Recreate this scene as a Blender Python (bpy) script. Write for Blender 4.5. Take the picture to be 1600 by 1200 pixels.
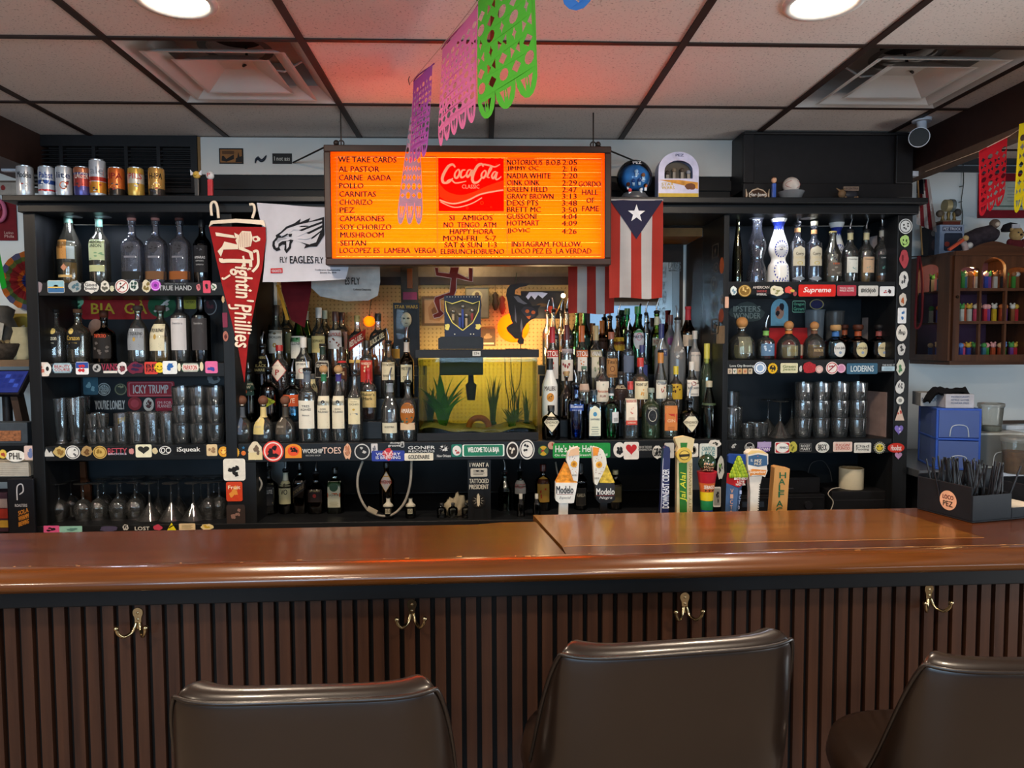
import bpy,bmesh,math,random
from mathutils import Vector,Matrix
from mathutils.geometry import tessellate_polygon
for _o in list(bpy.data.objects):bpy.data.objects.remove(_o)
scene=bpy.context.scene;COL=scene.collection
rnd=random.Random(7)
PI=math.pi
# ---------------------------------------------------------------- camera
EYE=1.6;FOC=1125.0
YAW=math.radians(2.11);PIT=math.radians(3.06);ROL=math.radians(-0.26)
def ray(px,py):
 r=(px-800)/FOC;u=(600-py)/FOC
 c,s=math.cos(ROL),math.sin(ROL);r,u=c*r-s*u,s*r+c*u
 f=math.cos(PIT)+u*math.sin(PIT);z=-math.sin(PIT)+u*math.cos(PIT)
 return Vector((r*math.cos(YAW)+f*math.sin(YAW),-r*math.sin(YAW)+f*math.cos(YAW),z))
def P(px,py,Y): # where the sight line of a photo point meets the plane at depth Y
 d=ray(px,py);return Vector((0,0,EYE))+d*(Y/d.y)
def PZ(px,py,Z):
 d=ray(px,py);return Vector((0,0,EYE))+d*((Z-EYE)/d.z)
def PX(px,py,X):
 d=ray(px,py);return Vector((0,0,EYE))+d*(X/d.x)
cd=bpy.data.cameras.new('camera');cam=bpy.data.objects.new('camera',cd);COL.objects.link(cam)
fw=ray(800,600).normalized();rt=(ray(900,600)-ray(800,600)).normalized();up=rt.cross(fw)
m=Matrix((rt,up,-fw)).transposed().to_4x4();m.translation=(0,0,EYE);cam.matrix_world=m
cd.sensor_width=36;cd.lens=36*FOC/1600;cd.clip_start=0.05
scene.camera=cam
vs=scene.view_settings;scene.display_settings.display_device='sRGB'
vs.view_transform='Standard';vs.look='None';vs.gamma=1;vs.use_curve_mapping=False;vs.exposure=0.45
cy=scene.cycles
cy.max_bounces=14;cy.transparent_max_bounces=28;cy.transmission_bounces=10;cy.glossy_bounces=4;cy.diffuse_bounces=4
cy.sample_clamp_indirect=4;cy.caustics_reflective=False;cy.caustics_refractive=False
# ---------------------------------------------------------------- world and lights
w=bpy.data.worlds.new('sky');scene.world=w;w.use_nodes=True
w.node_tree.nodes['Background'].inputs[0].default_value=(.55,.72,1,1);w.node_tree.nodes['Background'].inputs[1].default_value=1.0
def lamp(name,kind,loc,energy,color=(1,1,1),rot=(0,0,0),**k):
 d=bpy.data.lights.new(name,kind);o=bpy.data.objects.new(name,d);COL.objects.link(o)
 o.location=loc;o.rotation_euler=rot;d.energy=energy;d.color=color
 for a,b in k.items():setattr(d,a,b)
 return o
CEIL=2.57
DAY=(.70,.85,1.0);WARM=(1,.80,.60)
# area lamps added outside the windows behind the camera and the assumed right-hand ones
for x in (-2.2,0.2): # the third window only looks out on the plain sky
 lamp('daylight','AREA',(x,-4.42,1.80),92,DAY,(PI/2,0,0),shape='RECTANGLE',size=2.0,size_y=.95)
for y in (-1.6,1.0): # added lamps tilted up to brighten the ceiling, outside the assumed right-hand windows
 lamp('daylight','AREA',(3.45,y,1.25),44+12*y,(.98,.95,.92),(PI/2+.45,0,PI/2),shape='RECTANGLE',size=2.0,size_y=1.4)
DOWN=[(-.86,2.10),(.965,2.06),(-.86,.35),(.965,.35),(-.86,-1.5),(.965,-1.5),(-2.6,2.1),(-2.6,-.6)]  # only the first two show; the others are added to brighten the room
for x,y in DOWN:
 lamp('downlight_bulb','AREA',(x,y,CEIL-.012),16,WARM,(0,0,0),shape='DISK',size=.15)
 # small LED lamps under the top ledge of the two bottle shelves, added warm glow in the recess, cabinet bulb
LEDS=[(px,P(px,318,3.24).x)for px in (116,162,1182,1216,1262)]
for px,x in LEDS:
 lamp('shelf_led','AREA',(x,3.235,2.1655),.42,(.80,.86,1),(0,0,0),shape='DISK',size=.05)
 # ---------------------------------------------------------------- materials
def lin(h):
 if not isinstance(h,str):return tuple(h)
 h=h.lstrip('#')
 if len(h)==3:h=''.join(c*2 for c in h)
 v=[int(h[i:i+2],16)/255 for i in (0,2,4)]
 return tuple(c/12.92 if c<=.04045 else((c+.055)/1.055)**2.4 for c in v)
MC={}
def newmat(key):
 mt=bpy.data.materials.new(key);mt.use_nodes=True;nt=mt.node_tree
 for n in list(nt.nodes):nt.nodes.remove(n)
 out=nt.nodes.new('ShaderNodeOutputMaterial')
 return mt,nt,out
def M(hexc,rough=.5,metal=0.,noise=.12,scale=30.,coat=0.,bump=0.,sss=0.):
 key=f'paint {hexc} {rough} {metal} {noise} {scale} {coat} {bump}'
 if key in MC:return MC[key]
 mt,nt,out=newmat(key);c=lin(hexc)
 b=nt.nodes.new('ShaderNodeBsdfPrincipled');nt.links.new(b.outputs[0],out.inputs[0])
 b.inputs['Roughness'].default_value=rough;b.inputs['Metallic'].default_value=metal
 b.inputs['Coat Weight'].default_value=coat;b.inputs['Coat Roughness'].default_value=.08
 if rough>.38 and not metal:b.inputs['Specular IOR Level'].default_value=.22
 tc=nt.nodes.new('ShaderNodeTexCoord');n=nt.nodes.new('ShaderNodeTexNoise');n.inputs['Scale'].default_value=scale;n.inputs['Detail'].default_value=3
 nt.links.new(tc.outputs['Object'],n.inputs['Vector'])
 r=nt.nodes.new('ShaderNodeValToRGB');nt.links.new(n.outputs[0],r.inputs[0])
 r.color_ramp.elements[0].position=.3;r.color_ramp.elements[1].position=.7
 r.color_ramp.elements[0].color=(*[x*(1-noise)for x in c],1);r.color_ramp.elements[1].color=(*[min(1,x*(1+noise))for x in c],1)
 nt.links.new(r.outputs[0],b.inputs['Base Color'])
 if bump:
  bp=nt.nodes.new('ShaderNodeBump');bp.inputs['Strength'].default_value=bump;bp.inputs['Distance'].default_value=.002
  nt.links.new(n.outputs[0],bp.inputs['Height']);nt.links.new(bp.outputs[0],b.inputs['Normal'])
 MC[key]=mt;return mt
def EM(hexc,s):
 key=f'lit {hexc} {s}'
 if key in MC:return MC[key]
 mt,nt,out=newmat(key);e=nt.nodes.new('ShaderNodeEmission');e.inputs[0].default_value=(*lin(hexc),1);e.inputs[1].default_value=s
 nt.links.new(e.outputs[0],out.inputs[0]);MC[key]=mt;return mt
def GL(hexc='#ffffff',rough=.02,frost=0.,walls=4,ior=1.45):
 """thin glass: see-through with a Fresnel shine; the colour is what is left after all walls of a vessel"""
 key=f'glass {hexc} {rough} {frost} {walls} {ior}'
 if key in MC:return MC[key]
 mt,nt,out=newmat(key);c=[max(.002,x)**(1/walls)for x in lin(hexc)]
 t=nt.nodes.new('ShaderNodeBsdfTransparent');t.inputs[0].default_value=(*c,1)
 g=nt.nodes.new('ShaderNodeBsdfGlossy');g.inputs['Roughness'].default_value=rough
 f=nt.nodes.new('ShaderNodeFresnel');f.inputs[0].default_value=ior
 x=nt.nodes.new('ShaderNodeMixShader');nt.links.new(f.outputs[0],x.inputs[0]);nt.links.new(t.outputs[0],x.inputs[1]);nt.links.new(g.outputs[0],x.inputs[2])
 last=x
 if frost:
  d=nt.nodes.new('ShaderNodeBsdfDiffuse');d.inputs[0].default_value=(*lin(hexc),1)
  d2=nt.nodes.new('ShaderNodeBsdfTranslucent');d2.inputs[0].default_value=(*lin(hexc),1)
  a=nt.nodes.new('ShaderNodeAddShader');a=nt.nodes.new('ShaderNodeMixShader');nt.links.new(d.outputs[0],a.inputs[1]);nt.links.new(d2.outputs[0],a.inputs[2])
  y=nt.nodes.new('ShaderNodeMixShader');y.inputs[0].default_value=frost
  nt.links.new(x.outputs[0],y.inputs[1]);nt.links.new(a.outputs[0],y.inputs[2]);last=y
 nt.links.new(last.outputs[0],out.inputs[0]);MC[key]=mt;return mt
def LQ(hexc):
 v=lin(hexc);clear=min(v)/max(v)>.8
 return GL(hexc,.02,.02 if clear else .32,2,1.33)
def TL(hexc,mix=.7):
 """translucent sheet (lit sign face, plastic banner)"""
 key=f'sheet {hexc} {mix}'
 if key in MC:return MC[key]
 mt,nt,out=newmat(key)
 d=nt.nodes.new('ShaderNodeBsdfDiffuse');d.inputs[0].default_value=(*lin(hexc),1)
 t=nt.nodes.new('ShaderNodeBsdfTranslucent');t.inputs[0].default_value=(*lin(hexc),1)
 x=nt.nodes.new('ShaderNodeMixShader');x.inputs[0].default_value=mix
 nt.links.new(d.outputs[0],x.inputs[1]);nt.links.new(t.outputs[0],x.inputs[2]);nt.links.new(x.outputs[0],out.inputs[0]);MC[key]=mt;return mt
def WOOD(c0,c1,rough=.35,coat=0.,axis=0,scale=1.,key2=''):
 key=f'wood {c0} {c1} {rough} {coat} {axis} {scale}'
 if key in MC:return MC[key]
 mt,nt,out=newmat(key);b=nt.nodes.new('ShaderNodeBsdfPrincipled');nt.links.new(b.outputs[0],out.inputs[0])
 b.inputs['Roughness'].default_value=rough;b.inputs['Coat Weight'].default_value=coat;b.inputs['Coat Roughness'].default_value=.10
 if rough>.36:b.inputs['Specular IOR Level'].default_value=.22
 tc=nt.nodes.new('ShaderNodeTexCoord');mp=nt.nodes.new('ShaderNodeMapping');s=[34*scale]*3;s[axis]=1.6*scale;mp.inputs['Scale'].default_value=s
 nt.links.new(tc.outputs['Object'],mp.inputs[0])
 n=nt.nodes.new('ShaderNodeTexNoise');n.inputs['Scale'].default_value=1.6;n.inputs['Detail'].default_value=6;n.inputs['Roughness'].default_value=.65
 nt.links.new(mp.outputs[0],n.inputs['Vector'])
 r=nt.nodes.new('ShaderNodeValToRGB');nt.links.new(n.outputs[0],r.inputs[0])
 r.color_ramp.elements[0].position=.28;r.color_ramp.elements[1].position=.72
 r.color_ramp.elements[0].color=(*lin(c0),1);r.color_ramp.elements[1].color=(*lin(c1),1)
 nt.links.new(r.outputs[0],b.inputs['Base Color'])
 bp=nt.nodes.new('ShaderNodeBump');bp.inputs['Strength'].default_value=.06;bp.inputs['Distance'].default_value=.001
 nt.links.new(n.outputs[0],bp.inputs['Height']);nt.links.new(bp.outputs[0],b.inputs['Normal'])
 MC[key]=mt;return mt
BLACK=lambda:M('#17181b',.42,0,.25,12)
CHROME=lambda:M('#c9c6c0',.16,1,.05)
# ---------------------------------------------------------------- text outlines
TXT={}
def glyphs(s,bold=0.,shear=0.,space=1.):
 """flat outline of a string, scaled to the unit box: (points, triangles, width/height)"""
 key=(s,bold,shear,space)
 if key in TXT:return TXT[key]
 cu=bpy.data.curves.new('t','FONT');cu.body=s;cu.resolution_u=2;cu.offset=bold;cu.shear=shear;cu.space_character=space;cu.fill_mode='FRONT'
 o=bpy.data.objects.new('t',cu);me=o.to_mesh()
 v=[(q.co.x,q.co.y)for q in me.vertices];f=[tuple(p.vertices)for p in me.polygons]
 o.to_mesh_clear();bpy.data.objects.remove(o);bpy.data.curves.remove(cu)
 if not v:TXT[key]=([],[],1);return TXT[key]
 x0=min(a for a,_ in v);x1=max(a for a,_ in v);y0=min(b for _,b in v);y1=max(b for _,b in v)
 W=max(1e-6,x1-x0);H=max(1e-6,y1-y0)
 TXT[key]=([((a-x0)/W,(b-y0)/H)for a,b in v],f,W/H);return TXT[key]
 # ---------------------------------------------------------------- mesh builder
class MB:
 def __init__(s):s.v=[];s.f=[];s.m=[];s.sm=[];s.mats=[]
 def mi(s,mt):
  if mt not in s.mats:s.mats.append(mt)
  return s.mats.index(mt)
 def add(s,vs,fs,mt,smooth=False):
  k=len(s.v);i=s.mi(mt);s.v+=[tuple(q)for q in vs]
  for f in fs:s.f.append(tuple(a+k for a in f));s.m.append(i);s.sm.append(smooth)
  return s
 def box(s,lo,hi,mt):
  (a,b,c),(d,e,f)=lo,hi
  s.add([(a,b,c),(d,b,c),(d,e,c),(a,e,c),(a,b,f),(d,b,f),(d,e,f),(a,e,f)],
[(3,2,1,0),(4,5,6,7),(0,1,5,4),(1,2,6,5),(2,3,7,6),(3,0,4,7)],mt);return s
 def bar(s,p,q,wd,mt,dp=None,n=4):
  return s.tube([p,q],wd/2,mt,n)
 def tube(s,pts,r,mt,n=8,cap=True,closed=False):
  pts=[Vector(p)for p in pts];rs=r if isinstance(r,(list,tuple))else[r]*len(pts);vs=[];fs=[];N=len(pts);u=None
  for i,p in enumerate(pts):
   a=pts[i-1]if(i or closed)else p;b=pts[(i+1)%N]if(i<N-1 or closed)else p
   d=(b-a).normalized()
   if u is None:u=d.orthogonal().normalized()
   u=(u-d*u.dot(d));u=u.normalized()if u.length>1e-6 else d.orthogonal().normalized();v=d.cross(u)
   for k in range(n):t=2*PI*k/n;vs.append(p+(u*math.cos(t)+v*math.sin(t))*rs[i])
  for i in range(N if closed else N-1):
   for k in range(n):j=(i+1)%N;fs.append((i*n+k,i*n+(k+1)%n,j*n+(k+1)%n,j*n+k))
  s.add(vs,fs,mt,n>5)
  if cap and not closed:s.add(vs[:n],[tuple(reversed(range(n)))],mt);s.add(vs[-n:],[tuple(range(n))],mt)
  return s
 def lathe(s,prof,mt,seg=24,n=2.,d=1.,c=(0,0,0),smooth=True,close=True):
  """prof: (z, r) from bottom to top; n: 2 round, higher squarer; d: depth ratio"""
  vs=[];fs=[]
  for z,r in prof:
   for k in range(seg):
    t=2*PI*(k+.5)/seg;a,b=math.cos(t),math.sin(t)
    if n==2:x,y=a,b
    else:x=math.copysign(abs(a)**(2/n),a);y=math.copysign(abs(b)**(2/n),b)
    vs.append((c[0]+x*r,c[1]+y*r*d,c[2]+z))
  for i in range(len(prof)-1):
   for k in range(seg):fs.append((i*seg+k,i*seg+(k+1)%seg,(i+1)*seg+(k+1)%seg,(i+1)*seg+k))
  s.add(vs,fs,mt,smooth)
  if close:
   if prof[0][1]>1e-4:s.add(vs[:seg],[tuple(reversed(range(seg)))],mt)
   if prof[-1][1]>1e-4:s.add(vs[-seg:],[tuple(range(seg))],mt)
  return s
 def ball(s,c,r,mt,seg=16,rings=9,sc=(1,1,1)):
  vs=[];fs=[]
  for i in range(rings+1):
   a=-PI/2+PI*i/rings
   for k in range(seg):t=2*PI*k/seg;vs.append((c[0]+r*sc[0]*math.cos(a)*math.cos(t),c[1]+r*sc[1]*math.cos(a)*math.sin(t),c[2]+r*sc[2]*math.sin(a)))
  for i in range(rings):
   for k in range(seg):fs.append((i*seg+k,i*seg+(k+1)%seg,(i+1)*seg+(k+1)%seg,(i+1)*seg+k))
  s.add(vs,fs,mt,True);return s
 def flat(s,loops,fn,mt,back=None):
  """polygon with holes in (u, v), placed by fn; back: a second fn for a closed sheet of some thickness"""
  flatv=[q for L in loops for q in L]
  tr=tessellate_polygon([[Vector((a,b,0))for a,b in L]for L in loops])
  def area(t):(a,b),(c,d),(e,f)=(flatv[i]for i in t);return(c-a)*(f-b)-(e-a)*(d-b)
  tr=[tuple(t)if area(t)>0 else(t[0],t[2],t[1])for t in tr]
  s.add([fn(a,b)for a,b in flatv],tr,mt)
  if back:
   s.add([back(a,b)for a,b in flatv],[t[::-1]for t in tr],mt);k=0
   for L in loops:
    n=len(L);F=[fn(*q)for q in L];B=[back(*q)for q in L]
    s.add(F+B,[(i,(i+1)%n,n+(i+1)%n,n+i)for i in range(n)],mt)
  return s
 def text(s,t,fn,u0,v0,wd,ht,mt,bold=0.,shear=0.,keep=False,vertical=0):
  """string in the box (u0, v0, wd, ht); vertical=-1 reads downwards, 1 upwards"""
  pts,fs,asp=glyphs(t,0.,shear)
  if keep:
   k=min(wd/asp,ht)if not vertical else min(ht/asp,wd)
   if not vertical:u0+=(wd-k*asp)/2;v0+=(ht-k)/2;wd,ht=k*asp,k
   else:u0+=(wd-k)/2;v0+=(ht-k*asp)/2;wd,ht=k,k*asp
  if vertical==-1:q=[(u0+b*wd,v0+(1-a)*ht)for a,b in pts]
  elif vertical==1:q=[(u0+(1-b)*wd,v0+a*ht)for a,b in pts]
  else:q=[(u0+a*wd,v0+b*ht)for a,b in pts]
  w_=bold*ht*.7 if not vertical else bold*wd*.7
  for i,(dx,dy) in enumerate(((0,0),)if bold<.015 else((-w_,0),(w_,0),(0,w_*.6),(0,-w_*.6))):
   vs_=[]
   for a,b in q:
    p=Vector(fn(a+dx,b+dy))
    if i:p+=(Vector(fn(a+dx+1e-4,b+dy))-p).cross(Vector(fn(a+dx,b+dy+1e-4))-p).normalized()*.00009*i
    vs_.append(p)
   s.add(vs_,fs,mt)
  return s
 def build(s,name,parent=None,loc=None,bevel=0.,rot=None,recalc=False):
  me=bpy.data.meshes.new(name);me.from_pydata(s.v,[],s.f)
  for mt in s.mats:me.materials.append(mt)
  me.polygons.foreach_set('material_index',s.m);me.polygons.foreach_set('use_smooth',s.sm)
  if recalc:
   b=bmesh.new();b.from_mesh(me);bmesh.ops.remove_doubles(b,verts=b.verts,dist=1e-6);bmesh.ops.recalc_face_normals(b,faces=b.faces);b.to_mesh(me);b.free()
  me.update()
  o=bpy.data.objects.new(name,me);COL.objects.link(o)
  if parent:o.parent=parent
  if loc is not None:o.location=loc
  if rot is not None:o.rotation_euler=rot
  if bevel:
   md=o.modifiers.new('edge','BEVEL');md.width=bevel;md.segments=2;md.limit_method='ANGLE'
  return o
def plane_y(x0,y,z0,off=0.):return lambda u,v:(x0+u,y-off,z0+v)
def tag(o,label=None,cat=None,group=None,kind=None):
 for k,v in (('label',label),('category',cat),('group',group),('kind',kind)):
  if v:o[k]=v
 return o
def thing(name,loc,label,cat,group=None,rot=0.):
 o=bpy.data.objects.new(name,None);COL.objects.link(o);o.location=loc;o.rotation_euler=(0,0,rot);o.empty_display_size=.05
 return tag(o,label,cat,group)
def dup(root,loc,label,rot=None,group=None):
 def cp(o,par):
  c=o.copy();COL.objects.link(c)
  if par:c.parent=par
  for ch in KIDS.get(o.name,[]):cp(ch,c)
  return c
 KIDS={}
 def walk(o):
  KIDS[o.name]=list(o.children)
  for ch in o.children:walk(ch)
 walk(root);r=cp(root,None);r.location=loc
 if rot is not None:r.rotation_euler=(0,0,rot)
 r['label']=label
 if group:r['group']=group
 return r
def struct(mb,name,bevel=0.,**k):return tag(mb.build(name,bevel=bevel,**k),kind='structure')
ORD=['first','second','third','fourth','fifth','sixth','seventh','eighth','ninth','tenth','eleventh','twelfth']
# 2-D outlines
def ell(cx,cy,a,b,n=28):return[(cx+a*math.cos(2*PI*i/n),cy+b*math.sin(2*PI*i/n))for i in range(n)]
def rrect(cx,cy,wd,ht,r=.12):
 r=min(wd,ht)*r;o=[]
 for sx,sy,a0 in ((1,1,0),(-1,1,90),(-1,-1,180),(1,-1,270)):
  for k in range(4):a=math.radians(a0+30*k);o.append((cx+sx*(wd/2-r)+r*math.cos(a),cy+sy*(ht/2-r)+r*math.sin(a)))
 return o
def blob(cx,cy,wd,ht,rg,n=18,jag=.25):
 ph=rg.random()*6
 return[(cx+wd/2*(1-jag*rg.random())*math.cos(2*PI*i/n),cy+ht/2*(1-jag*rg.random())*math.sin(2*PI*i/n))for i in range(n)]
def star(cx,cy,r,n=5,q=.4,a0=PI/2):return[(cx+(r if i%2==0 else r*q)*math.cos(a0+PI*i/n),cy+(r if i%2==0 else r*q)*math.sin(a0+PI*i/n))for i in range(2*n)]
def heart(cx,cy,wd,ht,n=28):
 o=[]
 for i in range(n):
  t=2*PI*i/n;o.append((cx-wd/2*math.sin(t)**3,cy+ht/2*(13*math.cos(t)-5*math.cos(2*t)-2*math.cos(3*t)-math.cos(4*t)+2.5)/14.5))
 return o
def poly(pts,ox,oy,sc):return[((x-ox)/sc,(oy-y)/sc)for x,y in pts]
def smooth(pts,k=4,closed=False):
 n=len(pts);o=[]
 for i in range(n if closed else n-1):
  g=lambda j:pts[j%n]if closed else pts[max(0,min(n-1,j))]
  a,b,c,d=g(i-1),g(i),g(i+1),g(i+2)
  for q in range(k):
   t=q/k
   o.append(tuple(.5*((2*b[e])+(-a[e]+c[e])*t+(2*a[e]-5*b[e]+4*c[e]-d[e])*t*t+(-a[e]+3*b[e]-3*c[e]+d[e])*t**3)for e in range(len(b))))
 if not closed:o.append(tuple(pts[-1]))
 return o
def ribbon(pts,wd):
 """outline strip along a 2-D path; wd a number or one per point"""
 ws=wd if isinstance(wd,(list,tuple))else[wd]*len(pts);L=[];R=[]
 for i,p in enumerate(pts):
  a=pts[max(0,i-1)];b=pts[min(len(pts)-1,i+1)];dx,dy=b[0]-a[0],b[1]-a[1];l=math.hypot(dx,dy)or 1
  nx,ny=-dy/l*ws[i]/2,dx/l*ws[i]/2;L.append((p[0]+nx,p[1]+ny));R.append((p[0]-nx,p[1]-ny))
 return L,R
def stroke(mb,pts,wd,fn,mt):
 L,R=ribbon(pts,wd);n=len(L)
 mb.add([fn(*q)for q in L+R],[(i,n+i,n+i+1,i+1)for i in range(n-1)],mt)
 # ================================================================ the room
XR,XL,YB,YF=3.3,-3.6,3.76,-4.2
GX,GY,GS=.034,2.354,.61
def room():
 mb=MB();mb.box((XL-.1,YF-.1,-.06),(XR+.1,YB+.1,0),M('#8a7a6a',.5,0,.2,6));struct(mb,'floor')
 # suspended ceiling: one tile field with two openings for the diffusers
 mt,nt,out=newmat('ceiling tile');b=nt.nodes.new('ShaderNodeBsdfPrincipled');nt.links.new(b.outputs[0],out.inputs[0]);b.inputs['Roughness'].default_value=.9
 tc=nt.nodes.new('ShaderNodeTexCoord');n=nt.nodes.new('ShaderNodeTexNoise');n.inputs['Scale'].default_value=140;n.inputs['Detail'].default_value=2
 nt.links.new(tc.outputs['Object'],n.inputs[0]);r=nt.nodes.new('ShaderNodeValToRGB');nt.links.new(n.outputs[0],r.inputs[0])
 r.color_ramp.elements[0].position=.30;r.color_ramp.elements[1].position=.40
 r.color_ramp.elements[0].color=(*lin('#a89c94'),1);r.color_ramp.elements[1].color=(*lin('#dacdc4'),1);nt.links.new(r.outputs[0],b.inputs['Base Color'])
 mb=MB();vents=[(-2,0),(2,0)]
 for i in range(-6,8):
  for j in range(-11,3):
   if(i,j) in vents:continue
   x,y=GX+GS*i,GY+GS*j
   x1,y1=min(x+GS,XR),min(y+GS,YB)
   mb.add([(x,y,CEIL),(x,y1,CEIL),(x1,y1,CEIL),(x1,y,CEIL)],[(0,1,2,3)],mt)
 mb.box((XL-.1,YF-.1,CEIL+.3),(XR+.1,YB+.1,CEIL+.34),mt);struct(mb,'ceiling')
 mb=MB();g=M('#33241f',.5)
 for i in range(-6,8):x=GX+GS*i;mb.box((x-.012,YF,CEIL-.006),(x+.012,YB,CEIL+.002),g)
 for j in range(-11,3):y=GY+GS*j;mb.box((XL,y-.010,CEIL-.005),(XR,y+.010,CEIL+.002),g)
 struct(mb,'trim_1')
 cream=M('#dde3e3',.8,0,.05,3)
 mb=MB();mb.box((XL,YB,0),(XR,YB+.1,CEIL+.3),cream);struct(mb,'wall_back')
 mb=MB();mb.box((XL-.1,YF,0),(XL,YB,CEIL+.3),M('#8b8178',.8));struct(mb,'wall_left')
 # wall behind the camera and right wall with shop windows, the right-hand ones assumed
 brn=M('#6b5a4c',.8)
 def winwall(name,fn,fb,U,holes,z0=1.3,z1=2.3):
  mb=MB();mb.flat([[(U[0],0),(U[1],0),(U[1],CEIL+.3),(U[0],CEIL+.3)]]+[[(a,z0),(a,z1),(c,z1),(c,z0)]for a,c in holes],fn,brn,back=fb);struct(mb,name)
 winwall('wall_rear',lambda u,v:(u,YF,v),lambda u,v:(u,YF-.12,v),(XL,XR),[(x-1,x+1)for x in (-2.2,.2,2.2)])
 winwall('wall_right',lambda u,v:(XR,u,v),lambda u,v:(XR+.1,u,v),(YF,YB),[(y-1.1,y+1.1)for y in (-1.6,1.0)],.5,2.1)
 k=1;fr=M('#e9ebec',.5);gls=GL('#eaf4f8',walls=1)
 for horizontal,c0 in [(1,-2.2),(1,.2),(1,2.2),(0,-1.6),(0,1.0)]:  # the last two, in the right wall, are assumed
  mb=MB();hw=1.0 if horizontal else 1.1;b0,b1=(1.3,2.3)if horizontal else(.5,2.1)
  def seg(a,b,z0,z1):
   if horizontal:mb.box((c0+a,YF-.08,z0),(c0+b,YF-.02,z1),fr)
   else:mb.box((XR+.02,c0+a,z0),(XR+.08,c0+b,z1),fr)
  for a,b in ((-hw,-hw+.06),(hw-.06,hw)):seg(a,b,b0,b1)
  for z in (b0,(b0+b1)/2,b1-.06):seg(-hw,hw,z,z+.06)
  w=struct(mb,f'window_{k}');k+=1
  mb=MB()
  if horizontal:mb.box((c0-hw,YF-.055,b0),(c0+hw,YF-.05,b1),gls)
  else:mb.box((XR+.05,c0-hw,b0),(XR+.055,c0+hw,b1),gls)
  mb.build('pane',w)
  # ceiling beam that ends the tiled bay on the right
 mb=MB();mb.box((2.0,YF,2.41),(2.05,YB,CEIL),M('#2e1d19',.5));mb.box((2.0,YF,2.37),(2.05,YB,2.41),M('#5b4a40',.6));struct(mb,'trim_2')
 mb=MB();mb.box((2.14,YB-.02,2.50),(XR,YB,2.53),M('#3a3f44',.6));mb.box((2.14,YB-.02,CEIL-.03),(XR,YB,CEIL),M('#3a3f44',.6));struct(mb,'trim_3')
 mb=MB();mb.box((-2.22,2.2,2.40),(-2.02,YB,CEIL),M('#3a2620',.5));struct(mb,'trim_4')
 # soffit above the ledge: black boards, white panel with a raw wooden end
 mb=MB();k=M('#1b1716',.5,0,.2,10);mb.box((-2.0,3.44,2.18),(1.98,3.50,CEIL),k);mb.box((-1.25,3.425,2.33),(1.2,3.44,2.375),k);struct(mb,'wall_soffit')
 a=P(313,217,3.42);b=P(1157,268,3.42)
 mb=MB();mb.box((a.x,3.42,2.395),(b.x,3.44,CEIL-.006),M('#c9c4bd',.7,0,.05,5));mb.box((a.x-.012,3.415,2.39),(a.x,3.44,CEIL-.006),M('#7a5a35',.6));struct(mb,'trim_5')
room()
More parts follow.
